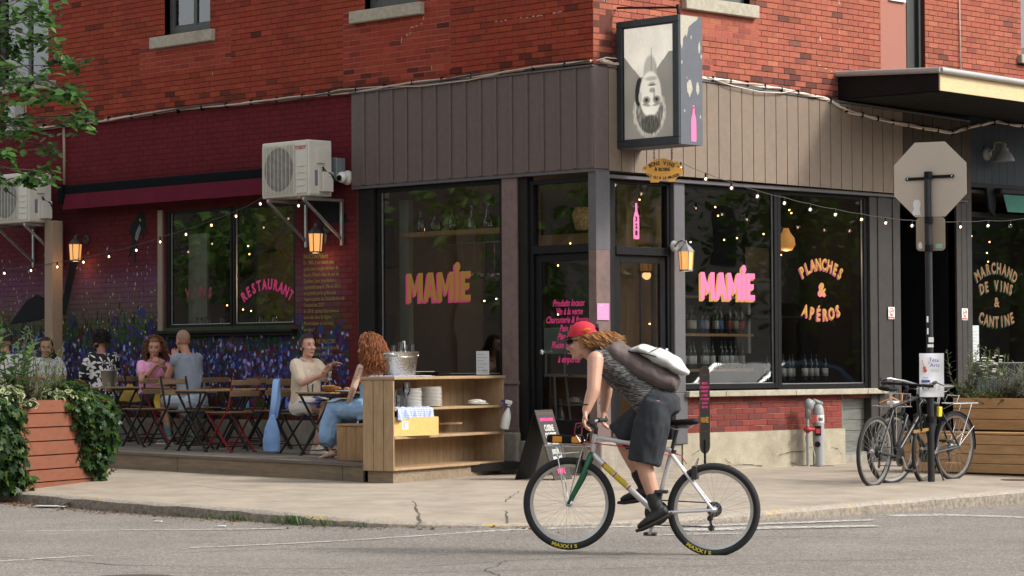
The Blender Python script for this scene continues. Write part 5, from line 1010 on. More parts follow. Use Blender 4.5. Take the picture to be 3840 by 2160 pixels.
more_table('slatted table with the steel bucket behind the ivy', -6.75, -1.42); more_table('slatted table behind the planter before the dark haired woman', -8.38, -.72)
put(table(m_redm, 'red legged table between the woman in pink and the grey shirt man'), -6.55, -.52)
# tableware
def gl(name, label, x, y, z, prof, mat=m_glassware, cat='glass', group=None):
    m = M(); m.lathe(prof, n=16); o = m.build(name, mat, smooth=1); o.location = (x,y,z); return tag(o, label, cat, group)
TUM = [(0,.004),(.03,.0),(.036,.085),(.0345,.085),(.029,.008),(0,.008)]; WG = [(.034,0),(.034,.003),(.005,.008),(.004,.085),(.02,.1),(.04,.14),(.041,.17),(.033,.215),(.032,.215),(.039,.17),(.038,.14),(.018,.104),(0,.1)]; CAR = [(0,0),(.045,0),(.05,.02),(.04,.09),(.02,.14),(.022,.17),(.034,.195),(.032,.195),(.02,.172),(.017,.14),(.036,.09),(.046,.02),(0,.004)]
zt1 = dzf(-2.42)+.694
gl('tumbler', 'short clear tumbler at the left end of the dining table', -2.62,-1.72, zt1, TUM); gl('wine_glass', 'empty wine glass on the dining table before the woman in cream', -2.55,-1.5, zt1, WG); gl('carafe', 'small clear water carafe on the dining table', -2.25,-1.25, zt1, CAR, cat='carafe')
bw = thing('wooden_bowl', 'shallow wooden bowl of fries on the dining table', 'bowl', (-2.36,-1.66,zt1)); m = M(); m.lathe([(.05,0),(.08,.03),(.1,.062),(.094,.062),(.074,.033),(0,.012)], n=18); m.build('bowl', P('bowl_wood', (.36,.17,.06), .45, nz=.25, ns=12), bw, smooth=1)
m = M(); rn = random.Random(8)
for i in range(26): p = Vector((rn.uniform(-.06,.06),rn.uniform(-.06,.06),.05+rn.uniform(0,.02))); d = Vector((rn.uniform(-1,1),rn.uniform(-1,1),rn.uniform(-.2,.4))).normalized()*.03; m.obx(p-d,p+d,.008,.008)
tag(m.build('fries', P('golden_fries', (.5,.27,.07), .6, nz=.2), bw), kind='stuff')
def plate(name, label, x, y, z, r=.11, group=None): return gl(name, label, x, y, z, [(0,.0),(r*.6,.0),(r,.014),(r,.019),(r*.62,.007),(0,.006)], m_white, 'plate', group)
plate('plate', 'white plate with bread on the dining table near the redhead', -2.16,-1.62, zt1)
m = M(); m.cbx(-2.56,-2.28,-1.52,-1.4,zt1,zt1+.015,.004); tag(m.build('serving_board', m_slat2), 'wooden serving board on the dining table', 'board')
for i, (x, y, lab) in enumerate(((-2.16,-1.6,'small toasted bread piece lying on the white plate'),(-2.45,-1.46,'bread roll lying on the serving board'))): m = M(); m.ell((x,y,zt1+.035), (.04,.028,.02), 8, 6); tag(m.build('bread', P('bread_crust', (.42,.2,.07), .8, nz=.3, ns=40), smooth=4), lab, 'bread')
zt4 = dzf(-6.55)+.694
gl('tumbler', 'tumbler half full of dark drink before the grey shirt man', -6.36,-.62, zt4, TUM); gl('tumbler', 'tumbler with dark drink beside the snacks of the woman in pink', -6.44,-.56, zt4, TUM)
m = M(); m.lathe([(0,.008),(.028,.008),(.031,.045),(0,.045)], (-6.36,-.62,zt4), 12); m.lathe([(0,.008),(.028,.008),(.031,.04),(0,.04)], (-6.44,-.56,zt4), 12); 
tag(m.build('dark_drink', P('cola', (.03,.012,.006), .2)), 'dark drink inside the two tumblers', 'drink')
m = M(); rn = random.Random(3)
for i in range(16): m.ell((-6.62+rn.uniform(-.09,.09),-.62+rn.uniform(-.07,.07),zt4+.02+rn.uniform(0,.012)), (.02,.016,.012), 6, 5)
sn = tag(m.build('snacks', P('nachos', (.5,.33,.14), .8, nz=.3, ns=60)), 'pile of small snacks on the table before the woman in pink', 'food')
zt3 = dzf(-6.75)+.694
bk = thing('ice_bucket', 'steel wine bucket with hanging handle on the table behind the ivy', 'bucket', (-6.56,-1.5,zt3)); m = M(); m.lathe([(.0,0),(.075,0),(.1,.19),(.106,.195),(.1,.2),(.096,.19),(.07,.01),(0,.01)], n=20); m.build('pail', P('brushed_steel', (.45,.45,.44), .28, 1, nz=.1), bk, smooth=1); m = M(); m.tube([(.1*math.cos(a)*1.02*.75,.1*math.cos(a)*1.02*.72,.18-.15*math.sin(a)) for a in [k*PI/14 for k in range(15)]], .005, 6); m.build('handle', m_chrome, bk, smooth=4)
gl('wine_bottle', 'clear bottle leaning in the steel bucket', -6.56,-1.48, zt3+.02, [(0,0),(.035,0),(.036,.18),(.014,.25),(.014,.32),(0,.32)], m_glassware, 'bottle').rotation_euler = (.1,.35,0)
gl('wine_glass', 'wine glass on the table behind the planter', -8.3,-.9, dzf(-8.4)+.694, WG)
# ------------------------------------------------------------------ service counter with shelves at the terrace end
m_pine = P('weathered_pine', (.36,.25,.145), .75, nz=.26, ns=4, stretch=(7,7,1.2), bump=.3, bs=30, dirt=.12); m_pine2 = P('aged_pine_boards', (.36,.24,.13), .75, nz=.26, ns=4, stretch=(1.2,7,7), bump=.3, bs=30, dirt=.1)
cx0 = Vector((-.6,-2.48,0)); rzc = -.245                         # local x: depth towards viewer(right), local y: along the counter to the wall
ct = thing('service_counter', 'open wooden service counter with shelves at the end of the terrace', 'counter', (-.335,-2.57,.0), 0)
fx = Vector((-.31,.95,0)).normalized(); gx = Vector((fx.y,-fx.x,0))   # fx along counter to the wall, gx towards the open front
FC = frame(fx, gx, (0,0,1)); L_, D_ = 2.4, .36                      # u along, v: 0=open front edge ... -D back
# fx x gx = -z, so the frame is mirrored: build through a proper basis instead
FC = frame(-gx, fx, (0,0,1))                                          # local x: into the back, local y: along to the wall
for i in range(3): t = M(FC); t.cbx(.005+i*.12,.118+i*.12,-.02,.0,.12,1.03,.004); t.build('side_plank', m_pine, ct)
t = M(FC); t.cbx(.0,.36,L_-.03,L_,.12,1.03,.004); t.build('side_panel', m_pine, ct)
for i, (y0, y1) in enumerate(((-.03,.82),(.823,1.66),(1.663,L_+.01))): t = M(FC); t.cbx(-.015,.38,y0,y1,1.032,1.062,.004); t.build('top_board', m_pine2, ct)
for z in (.145,.46,.745): t = M(FC); t.cbx(.0,.35,.002,L_-.032,z-.026,z,.004); t.build('shelf', m_pine2, ct)
for i in range(16): y = .003+i*.1515; t = M(FC); t.bx(.352,.37,y,y+.147,.12,1.03); t.build('back_plank', m_pine, ct)
t = M(FC); t.bx(.04,.33,.03,L_-.06,-.03,.118); t.build('plinth', m_deckf, ct)
def onct(x, y, z): return Vector((-.335,-2.57,0))+(-gx)*x+fx*y+Vector((0,0,z))
def tset(o, p, rz=0): o.location = p; o.rotation_euler.z = rz; return o
RZC = math.atan2(fx.y, fx.x)
m_gin = checker_mat('blue_gingham', (.7,.7,.72), (.48,.53,.7), (.2,.27,.52), 52); m_towel = checker_mat('thin_blue_check', (.7,.7,.72), (.6,.63,.72), (.3,.36,.55), 60)
def cloth(name, label, T, w, d, drop, mat, cat='cloth', nx=28, ny=16, fold=.012):
    m = M(T); V = []
    for j in range(ny+1):
        for i in range(nx+1):
            x = w*i/nx; s_ = (d+drop)*j/ny; 
            if s_ <= d: p = (d-s_, x, .004+.003*math.sin(i*1.3)*(j % 3))
            else: q = s_-d; p = (-.012-.004*math.sin(i*.8)-fold*q/drop*math.sin(i*.95), x, .002-q*(1+.08*math.sin(i*.55)))
            m.v.append(tuple(T @ Vector(p)))
    for j in range(ny):
        for i in range(nx): q = j*(nx+1)+i; m.f.append((q,q+1,q+nx+2,q+nx+1)); m.c.append(None)
    return tag(m.build(name, mat, smooth=4), label, cat)
BT = Matrix.Translation((-.335,-2.57,0)) @ FC
cloth('gingham_cloth', 'blue gingham cloth hanging over the left of the middle shelf', BT @ Matrix.Translation((0,.04,.748)), .74, .3, .12, m_gin)
cloth('towel', 'folded blue striped towel under the metal tub', BT @ Matrix.Translation((.02,.02,1.064)), .5, .3, .0015, m_towel)
cloth('towel', 'crumpled checked towel beside the black menus', BT @ Matrix.Translation((.03,.62,1.064)), .26, .3, .0015, m_towel)
# oval hammered tub with bottles and glasses
def hammered():
    m = P('hammered_steel', (.55,.52,.46), .22, 1); N, L = nod(m); b = N['Principled BSDF']; v = N.new('ShaderNodeTexVoronoi'); v.inputs['Scale'].default_value = 55; g_ = N.new('ShaderNodeTexCoord'); L.new(g_.outputs['Object'], v.inputs[0]); bp = N.new('ShaderNodeBump'); bp.inputs['Strength'].default_value = .9; bp.inputs['Distance'].default_value = .006; L.new(v.outputs[0], bp.inputs['Height']); L.new(bp.outputs[0], b.inputs['Normal']); return m
m_hammer = hammered()
tub = thing('metal_tub', 'hammered oval steel tub full of glass bottles on the counter', 'tub', onct(.17,.44,1.066), RZC); m = M(Matrix.Diagonal((1.22,.82,1,1))); m.lathe([(0,0),(.14,0),(.15,.01),(.185,.235),(.195,.245),(.188,.25),(.18,.24),(.146,.02),(0,.015)], n=36); m.build('basin', m_hammer, tub, smooth=1)
for s_ in (-1,1): m = M(); m.tube([(s_*.225,-.055,.2),(s_*.275,-.055,.225),(s_*.285,0,.235),(s_*.275,.055,.225),(s_*.225,.055,.2)], .007, 8); m.build('handle', m_chrome, tub, smooth=4)
m = M(); m.tube([(.226*math.cos(k*PI/14),.152*math.sin(k*PI/14)*1.0,.195) for k in range(28)], .004, 5, closed=True); m.build('rim_wire', m_chrome, tub, smooth=4)
for i, (x, y, h_, lab) in enumerate(((-.12,.02,.3,'tall clear glass at the left of the metal tub'),(-.09,-.05,.33,'second clear glass at the left of the metal tub'),(-.01,.0,.29,'short clear glass in the middle of the metal tub'),(.15,.03,.3,'clear glass at the right of the metal tub'),(.18,-.03,.31,'right most clear glass in the metal tub'))):
    p = onct(.17,.44,1.08)+fx*x+(-gx)*y; gl('glass', lab, p.x, p.y, p.z, [(0,.1),(.026,.1),(.03,h_),(.028,h_),(.024,.11),(0,.11)], group='glasses in the metal tub')
p = onct(.17,.49,1.08); gl('bottle', 'clear bottle with pale neck foil in the metal tub', p.x, p.y, p.z, [(0,0),(.04,0),(.04,.2),(.016,.28),(.015,.33),(0,.33)], m_glassware, 'bottle'); m = M(); m.lathe([(.0165,.275),(.0165,.345),(0,.346)], p, 12); tag(m.build('neck_foil', P('silver_foil', (.6,.6,.58), .4, .5), smooth=1), 'silver foil on the neck of the tub bottle', 'foil')
mn = thing('menu_stack', 'stack of black menus lying on the counter top', 'menus', onct(.2,1.1,1.064), RZC)
for i in range(5): m = M(T_(rn.uniform(-.03,.03),rn.uniform(-.03,.03),0,rn.uniform(-.25,.25))); m.cbx(-.2,.2,-.14,.14,.009*i,.009*i+.008,.002); m.build('menu', m_black, mn)
m = M(); m.cbx(-.5,.42,.1,.12,.0,.05); o = tag(m.build('low_ledge', m_pine2), 'thin wooden strip standing at the back of the counter top', 'board'); tset(o, onct(.3,1.15,1.063), RZC)
mp = thing('menu_paper', 'white printed menu sheet standing in the shop window by the counter', 'notice', (-1.6,-.1,1.2)); m = M(LW); m.bx(-.1,.1,-.13,.13,0,.003); m.build('sheet', m_stk, mp); m = M(LW)
for i in range(6): m.bx(-.08,.02+.05*(i%2),.09-.035*i,.095-.035*i,.003,.004)
for i in range(3): m.bx(.0,.08,-.08-.012*i,-.077-.012*i,.003,.004)
m.build('small_print', mg_, mp)
# plates
def stack(name, label, y, n_, x=.2):
    st = thing(name, label, 'plates', onct(x,y,.748)); m = M(); m.lathe([(0,0),(.075,0),(.125,.012),(.126,.017),(.08,.006),(0,.005)], n=24); me = m.mesh('plate', m_white, smooth=1)
    for i in range(n_): o = obj('plate', me, st); o.location = (rn.uniform(-.004,.004),rn.uniform(-.004,.004),.0145*i)
stack('plate_stack', 'left stack of white plates on the middle shelf', .66, 13, .2); stack('plate_stack', 'right stack of white plates on the middle shelf', .98, 14, .14)
for x, y, lab in ((.1,.42,'left wine glass before the plate stacks on the middle shelf'),(.16,.53,'right wine glass before the plate stacks on the middle shelf'),(.3,.38,'wine glass at the back left of the middle shelf')): p = onct(x,y,.752); gl('wine_glass', lab, p.x, p.y, p.z, [(a,b*1.15) for a, b in WG], group=None)
for i in range(9):
    p = onct(.1+.1*(i//3), .07+.09*(i%3), .752); h_ = .18 if i%2 else .12; gl('tumbler', ORD[i]+' clear tumbler in the group at the left of the middle shelf', p.x, p.y, p.z, [(0,.004),(.03,0),(.037,h_),(.035,h_),(.028,.008),(0,.008)], group='tumblers on the middle shelf')
p = onct(.14,2.02,.748); plate('plate', 'white plate with folded napkins at the right of the middle shelf', p.x, p.y, p.z, .13); 
for i in range(3): m = M(); m.ell((p.x+.02*(i-1), p.y+.03*(i-1), p.z+.035+.01*(i%2)), (.075,.06,.022), 10, 6, rot=Matrix.Rotation(.5*i,3,'Z')); tag(m.build('napkin', m_white, smooth=4), ORD[i]+' crumpled white napkin from the left on the shelf plate', 'napkin', 'napkins on the shelf plate')
cr = thing('wooden_crate', 'pale yellow wooden wine crate full of jars on the lower shelf', 'crate', onct(.0,.0,.462), 0); Mc = FC @ Matrix.Translation((.03,.03,0)) @ Matrix.Rotation(.2,4,'Z'); m_crate = P('yellow_pine', (.62,.4,.13), .6, nz=.14, ns=4, stretch=(1.5,6,6))
for q in ((0,.012,0,.7),(.32,.332,0,.7)): m = M(Mc); m.cbx(q[0],q[1],q[2],q[3],.0,.19,.003); m.build('side', m_crate, cr)
for y in (0.0,.688): m = M(Mc); m.cbx(.0125,.3195,y,y+.012,0,.19,.003); m.build('end', m_crate, cr)
m = M(Mc); m.bx(.0125,.3195,.0125,.6875,0,.01); m.build('base', m_crate, cr); m = M(Mc); m.bx(-.0015,0,.13,.22,.07,.15); m.build('label', m_stk, cr); m = M(Mc); m.bx(-.003,-.0015,.15,.16,.08,.14); m.bx(-.003,-.0015,.165,.2,.135,.14); m.build('label_print', m_black, cr); m = M(Mc); m.bx(.12,.2,-.0015,0,.07,.13); m.build('label', m_stk, cr); m = M(Mc); m.bx(.13,.19,-.003,-.0015,.08,.12); m.build('label_print', m_black, cr)
m_jam = P('jam_red', (.12,.02,.02), .3)
for i in range(10): p = onct(.06+.13*(i%2), .1+.125*(i//2), .475); jr = thing('jar', ORD[i]+' small dark red jar standing in the yellow wooden crate', 'jar', p, 0, 'jars in the wooden crate'); m = M(); m.lathe([(0,0),(.035,0),(.036,.14),(.03,.16),(0,.16)], n=12); m.build('glass', m_jam, jr, smooth=1); m = M(); m.lathe([(.033,.16),(.033,.185),(0,.186)], n=12); m.build('lid', (m_white, m_redm, m_black)[i%3], jr, smooth=1)
sb = thing('spray_bottle', 'white spray bottle with blue trigger hooked on the counter edge', 'spray bottle', onct(-.05,2.3,.49)); sb.rotation_euler = (0,.2,.6)
m = M(); m.lathe([(0,0),(.048,0),(.052,.02),(.052,.12),(.04,.17),(.02,.215),(.016,.235),(0,.235)], n=18); m.build('bottle', P('milky_plastic', (.66,.68,.66), .35, spec=.5), sb, smooth=1); m = M(); m.lathe([(.02,.236),(.02,.262),(0,.262)], n=12); m.cbx(-.045,.03,-.014,.014,.268,.31,.006); m.build('head', m_white, sb); m_sblue = P('royal_blue_plastic', (.03,.04,.22), .4); m = M(); m.lathe([(.0215,.232),(.0215,.248),(.0,.249)], n=12); m.cbx(-.09,-.045,-.012,.012,.275,.305,.005); m.tube([(-.05,0,.27),(-.062,0,.24),(-.055,0,.215)], .007, 6); m.build('trigger', m_sblue, sb)
# bench box beside the counter
bb = thing('bench_box', 'vertical plank bench box left of the counter', 'bench', (-1.02,-2.27,.187)); m_cedar = P('warm_pine', (.36,.215,.1), .7, nz=.28, ns=4, stretch=(8,8,1.4), bump=.3, dirt=.1)
for i in range(3): m = M(); m.cbx(-.52+i*.152,-.372+i*.152,-.02,.0,.005,.36,.004); m.build('front_plank', m_cedar, bb)
for i in range(4): m = M(); m.cbx(-.52+i*.13,-.393+i*.13,-.03,1.3,.362,.385,.004); m.build('seat_plank', m_cedar, bb)
for i in range(8): m = M(); m.cbx(-.52,-.5,.01+i*.16,.165+i*.16,.005,.36,.004); m.build('side_plank', m_cedar, bb)
# ------------------------------------------------------------------ signs and fittings on the pavement
m_sand = P('chalkboard', (.022,.021,.02), .6, nz=.3, ns=12)
af = thing('sandwich_board', 'black sandwich board leaning open by the shop door', 'sandwich board', (.28,-1.2,-.01)); m_w = P('chalk_white', (.6,.58,.54), .7)
ax = Vector((-.29,.954,0)).normalized(); an = Vector((ax.y,-ax.x,0))          # board width direction and its outward normal
tilt = Vector((0,0,1))*math.cos(.31)-an*math.sin(.31); FA = frame(ax, tilt, ax.cross(tilt)); FA = Matrix.Translation(an*.23) @ FA @ Matrix.Scale(.76,4)
m = M(FA); m.cbx(0,.52,.0,1.0,-.015,.0,.003); m.build('front_panel', m_sand, af)
tilt2 = Vector((0,0,1))*math.cos(.31)+an*math.sin(.31); FB = Matrix.Translation(an*-.23) @ frame(ax, tilt2, ax.cross(tilt2)) @ Matrix.Scale(.76,4); m = M(FB); m.cbx(0,.52,0,.99,-.014,.001,.003); m.build('rear_panel', m_black, af)
m = M(FA)
for q in ((.03,.49,.955,.959),(.03,.49,.04,.044),(.03,.034,.044,.955),(.486,.49,.044,.955),(.045,.475,.935,.938),(.045,.475,.062,.065),(.045,.048,.065,.935),(.472,.475,.065,.935)): m.bx(*q,.0,.0015)
m.build('gold_border', m_gold2, af)
for s_, v, z, mm, sx in (('BIENVENUE LA FAMILLE',.86,.058,m_pink2,.62),('CUISINE',.74,.12,m_w,.62),('OUVERTE',.63,.12,m_w,.62),('EN CONTINU',.52,.085,m_w,.62),('JUSQU\'À',.41,.085,m_w,.62),('MINUIT',.3,.12,m_w,.62)): text(s_, z, FA @ Matrix.Translation((.26,v,.001)), mm, af, sx=sx, off=.003, shear=.08)
block_word('MAMiE', FA @ Matrix.Translation((.26,.14,.003)), .22, .085, m_pink2, m_gold2, af, (-.004,-.004))
ns_ = thing('standing_sign', 'tall narrow black rounded sign on a stem by the brick base', 'sign', (.42,1.28,-.005)); Fn = frame((.7071,.7071,0),(0,0,1),(.7071,-.7071,0)); hw = .057
pl_ = [(hw*math.cos(k*PI/12), 1.09+hw*1.15*math.sin(k*PI/12)) for k in range(13)]+[(-hw*math.cos(k*PI/12), .3-hw*1.6*math.sin(k*PI/12)) for k in range(13)]
m = M(Fn); m.prism(pl_, -.008, .008); m.build('board', m_sand, ns_); m = M(Fn); q = [(x*.88, .695+(y-.695)*.985) for x, y in pl_]; m.tube([(x,y,.0085) for x, y in q], .0016, 4, closed=True); m.build('gold_border', m_gold2, ns_)
m = M(Fn); m.tube([(0,0,0),(0,.36,.004)], .013, 10); m.build('stem', m_black, ns_, smooth=1); m = M(Fn); m.bx(-.16,.16,0,.012,-.16,.16); m.build('base_plate', m_black, ns_)
for i, s_ in enumerate(('MERCI DE','PATIENTER ICI','MAMIE MET','LA TABLE','ET S\'OCCUPE','DE VOUS','TRÈS VITE!')): text(s_, .03, Fn @ Matrix.Translation((0,.97-.043*i,.009)), m_pink2, ns_, sx=.48, off=.0012, shear=.2)
block_word('MAMiE', Fn @ Matrix.Translation((0,.575,.011)), .085, .062, m_gold, m_sand, ns_, (-.001,-.001))
for v in (1.06,.45): m = M(Fn); m.tube([(-.035+.007*k, v+.008*math.sin(k*1.4), .009) for k in range(11)], .0014, 4); m.build('flourish', m_gold2, ns_)
gp = thing('gas_standpipe', 'grey standpipe with red valve and gas regulator at the brick base', 'gas meter', (.22,3.5,.0)); m_gasg = P('grey_pipe', (.3,.31,.31), .55, nz=.12, ns=9)
Tg = Matrix(); m = M(); m.tube([(0,.0,-.02),(0,0,.6)], .066, 18); m.lathe([(.066,.6),(.06,.66),(.04,.7),(0,.71)], n=18); m.build('bollard', m_gasg, gp, smooth=1); m = M(); m.bx(-.13,.13,-.14,.12,-.01,.008); m.build('base_plate', P('rust_plate', (.17,.12,.09), .8), gp)
m = M(); m.tube([(-.03,-.16,.0),(-.03,-.16,.62)], .018, 10); m.tube([(-.03,-.16,.28),(-.03,-.16,.35)], .026, 8); m.build('riser', m_gasg, gp, smooth=1); m = M(); m.ell((-.03,-.16,.42), (.034,.036,.045), 10, 8); m.tube([(-.03,-.22,.42),(.02,-.1,.42)], .022, 8); m.build('red_valve', P('valve_red', (.3,.02,.025), .5), gp, smooth=4); m = M(); m.tube([(-.03,-.16,.55),(-.03,-.15,.68),(-.03,-.06,.73)], .034, 10); m.ell((-.03,-.13,.7), (.055,.065,.075), 12, 8); m.tube([(-.02,-.06,.75),(.0,.06,.71)], .026, 10); m.build('regulator', P('regulator_grey', (.2,.22,.22), .5, nz=.15), gp, smooth=4)
m = M(); m.lathe([(.067,.5),(.067,.585)], n=18); m.build('label', m_stk, gp); text('SEI', .05, frame((.5,.86,0),(0,0,1),(.86,-.5,0),(.062,-.034,.535)), m_black, gp, off=.001); m = M(); m.lathe([(.0675,.34),(.0675,.47)], n=18); 
m = M(frame((.7071,.7071,0),(0,0,1),(.7071,-.7071,0),(.047,-.047,0))); m.bx(-.048,.02,.35,.46,.006,.022); m.build('meter_window', m_black, gp); m = M(frame((.7071,.7071,0),(0,0,1),(.7071,-.7071,0),(.047,-.047,0))); m.bx(-.04,.012,.375,.43,.022,.024); m.bx(-.06,-.03,.5,.585,.0,.022); m.build('red_marks', m_redink, gp); m = M(frame((.7071,.7071,0),(0,0,1),(.7071,-.7071,0),(.047,-.047,0))); m.lathe([(0,0),(.033,0),(.033,.024),(0,.024)], (-.02,.25,0), 16); m.build('round_tag', m_black, gp)
m = M(); m.tube([(.02,-.15,.28),(.05,-.13,.12),(.03,-.11,.03)], .004, 5); m.build('thin_wire', m_cable, gp)
# ------------------------------------------------------------------ planters
m_cplank = P('stained_cedar', (.2,.068,.036), .6, nz=.16, ns=3, stretch=(7,1,7), bump=.25, bs=25); m_cplank.name = 'stained_cedar'
pa = thing('cedar_planter', 'tall red stained plank planter under the ivy at the kerb', 'planter', (-2.62,-5.42,-.04)); fx2 = Vector((-.385,.923,0)).normalized(); FP = frame((fx2.y,-fx2.x,0), fx2, (0,0,1))
Lp, Dp, Hp = 1.55, .55, .89; e_ = [.0,.07,.195,.335,.475,.615,.755,.89]
for i in range(7):
    z0, z1 = e_[i]+.006, e_[i+1]-.004; bow = .012*math.sin(i*1.3)
    m = M(FP); m.cbx(-.025+bow,.0+bow,-.3,Lp,z0,z1,.004); m.build('plank', m_cplank, pa)
    m = M(FP); m.cbx(-Dp,-.026,Lp-.025,Lp,z0,z1,.004); m.build('plank', m_cplank, pa); m = M(FP); m.cbx(-Dp,-.026,-.3,-.275,z0,z1,.004); m.build('plank', m_cplank, pa)
m = M(FP); m.bx(-Dp,-.03,-.27,Lp-.03,.0,.84); m.build('soil', P('soil', (.03,.02,.014), 1), pa)
pb = thing('plank_planter', 'natural wood planter bench with a stepped seat at the right edge', 'planter', (1.95,2.75,-.015)); m_nplank = P('oiled_cedar', (.47,.28,.13), .65, nz=.26, ns=3, stretch=(1,7,7), bump=.3, bs=25)
for i in range(4): m = M(); m.cbx(0,2.6,.0,.03,.03+i*.1,.125+i*.1,.004); m.build('plank', m_nplank, pb)
for i in range(3): m = M(); m.cbx(-.0,2.6,.02+i*.13,.145+i*.13,.432,.455,.004); m.build('seat_plank', m_nplank, pb)
for i in range(3): m = M(); m.cbx(.38,2.6,.42,.45,.47+i*.115,.58+i*.115,.004); m.build('plank', m_nplank, pb)
for i in range(3): m = M(); m.cbx(.38,.41,.452,.95,.47+i*.115,.58+i*.115,.004); m.build('plank', m_nplank, pb)
for i in range(4): m = M(); m.cbx(.0,.03,.032,.95,.03+i*.1,.125+i*.1,.004); m.build('plank', m_nplank, pb)
m = M(); m.bx(.42,2.55,.5,.95,.02,.76); m.build('soil', P('soil_dark', (.03,.02,.014), 1), pb); m = M(); m.cbx(.38,2.6,.92,.95,.6,.87,.004); m.build('back_plank', m_nplank, pb)
# ------------------------------------------------------------------ leaves
def leaf_mat(name, src): 
    m = P(name, rough=.42, src=src, nz=.12, ns=40, spec=.4); N, L = nod(m); b = N['Principled BSDF']; o = N['Material Output']; tr = N.new('ShaderNodeBsdfTranslucent'); mx = N.new('ShaderNodeMixShader'); mx.inputs[0].default_value = .4
    L.new(b.inputs['Base Color'].links[0].from_socket, tr.inputs[0]); L.new(b.outputs[0], mx.inputs[1]); L.new(tr.outputs[0], mx.inputs[2]); L.new(mx.outputs[0], o.inputs[0]); return m
m_leafO = leaf_mat('leaf', 'OBJ'); m_leafC = leaf_mat('leaf_mass', 'Col'); m_leafV = leaf_mat('variegated_leaf', 'Col')
LEAF = {'oval': ([(0,0,0),(.22,.3,.04),(.27,.55,.03),(.12,.85,-.02),(0,1,-.06),(-.12,.85,-.02),(-.27,.55,.03),(-.22,.3,.04),(0,.5,-.03)], [(0,1,8),(1,2,8),(2,3,8),(3,4,8),(4,5,8),(5,6,8),(6,7,8),(7,0,8)]),
        'lobed': ([(0,0,0),(.3,.02,.05),(.52,.3,-.03),(.3,.42,.03),(.36,.72,-.04),(.14,.66,.02),(0,1,-.1),(-.14,.66,.02),(-.36,.72,-.04),(-.3,.42,.03),(-.52,.3,-.03),(-.3,.02,.05),(0,.4,-.02)], [(i,i+1,12) for i in range(11)]+[(11,0,12)]),
        'narrow': ([(0,0,0),(.09,.35,.02),(.08,.65,.02),(0,1,-.05),(-.08,.65,.02),(-.09,.35,.02)], [(0,1,5),(1,2,4,5),(2,3,4)])}
def leaf_matrix(p, nrm, dirv, s):
    y = Vector(dirv); n_ = Vector(nrm).normalized(); y = (y-n_*y.dot(n_)); y = y.normalized() if y.length > 1e-4 else n_.orthogonal().normalized(); x = y.cross(n_)
    return Matrix(((x.x*s,y.x*s,n_.x*s,p[0]),(x.y*s,y.y*s,n_.y*s,p[1]),(x.z*s,y.z*s,n_.z*s,p[2]),(0,0,0,1)))
LM = {}
def leaves(parent, items, kind, singles=300, name='leaf', centre=(0,0,0), border=None):
    """items: (point, normal, direction, size, colour), nearest first; the first ones are objects, the rest one mass"""
    if kind not in LM: t = M(); t.add(*LEAF[kind]); LM[kind] = t.mesh('leaf', m_leafO, smooth=4)
    O = Matrix.Translation(-Vector(centre)); m = M()
    for i, (p, n_, d, s_, c) in enumerate(items):
        A = O @ leaf_matrix(p, n_, d, s_)
        if i < singles and border is None: o = obj(name, LM[kind], parent); o.matrix_local = A; o.color = (*c,1)
        elif i < singles:
            key = (kind,border,round(c[0]*40)); 
            if key not in LM:
                t = M(); vs_, fs = LEAF[kind]; cn = vs_[-1]; inn = [tuple(cn[k]+(q[k]-cn[k])*.62+(.004 if k == 2 else 0) for k in range(3)) for q in vs_[:-1]]; t.add(vs_, fs, border); t.add(inn+[(cn[0],cn[1],cn[2]+.012)], fs, c); LM[key] = t.mesh('leaf', m_leafV, smooth=4)
            o = obj(name, LM[key], parent); o.matrix_local = A
        else: m.T = A; m.add(*LEAF[kind], border if border and i%2 else c)
    if m.v: tag(m.build('leaf_mass', m_leafC, parent, smooth=4), kind='stuff')
VIEW = Vector((.707,-.707,0))
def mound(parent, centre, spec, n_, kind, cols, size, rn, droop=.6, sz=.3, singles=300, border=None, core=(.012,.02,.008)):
    its = []; O = Vector(centre)
    for c, r in spec:
        k = int(n_*r[0]*r[2]/sum(q[1][0]*q[1][2] for q in spec))
        for _ in range(k):
            d = Vector((rn.gauss(0,1),rn.gauss(0,1),rn.gauss(0,1))).normalized()
            if d.dot(VIEW) < -.45: continue
            q = rn.uniform(.72,1.06); p = Vector((c[0]+d.x*r[0]*q, c[1]+d.y*r[1]*q, c[2]+d.z*r[2]*q))
            if p.z < .0-.03: continue
            nr = (d*.7+Vector((rn.gauss(0,.35),rn.gauss(0,.35),rn.gauss(.45,.35)))).normalized(); dr = Vector((d.x*.6+rn.gauss(0,.5),d.y*.6+rn.gauss(0,.5),-droop+rn.gauss(0,.3)))
            f = rn.uniform(.7,1.25); cc = rn.choice(cols); cc = (cc[0]*f,cc[1]*f,cc[2]*f); its.append((p, nr, dr, size*rn.uniform(.6,1.25), cc, p.dot(VIEW)+q*.4))
    its.sort(key=lambda t: -t[5]); leaves(parent, [t[:5] for t in its], kind, singles, centre=O, border=border)
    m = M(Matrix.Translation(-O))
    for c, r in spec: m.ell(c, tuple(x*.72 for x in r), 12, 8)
    m.build('stem_mass', P('stem_core', core, 1, nz=.5, ns=30), parent, smooth=4)  # dark green core filling the mound behind the leaves
IVY = [(.035,.085,.02),(.022,.06,.018),(.05,.105,.022),(.07,.12,.02),(.016,.045,.016)]
rn = random.Random(31)
def gp_(x, y, z): return FP @ Vector((x, y, z))+Vector((-2.62,-5.42,-.04))
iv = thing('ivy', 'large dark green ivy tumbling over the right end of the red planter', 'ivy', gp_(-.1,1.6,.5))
def el_(x, y, z, r): p = gp_(x, y, z); return ((p.x,p.y,p.z), r)
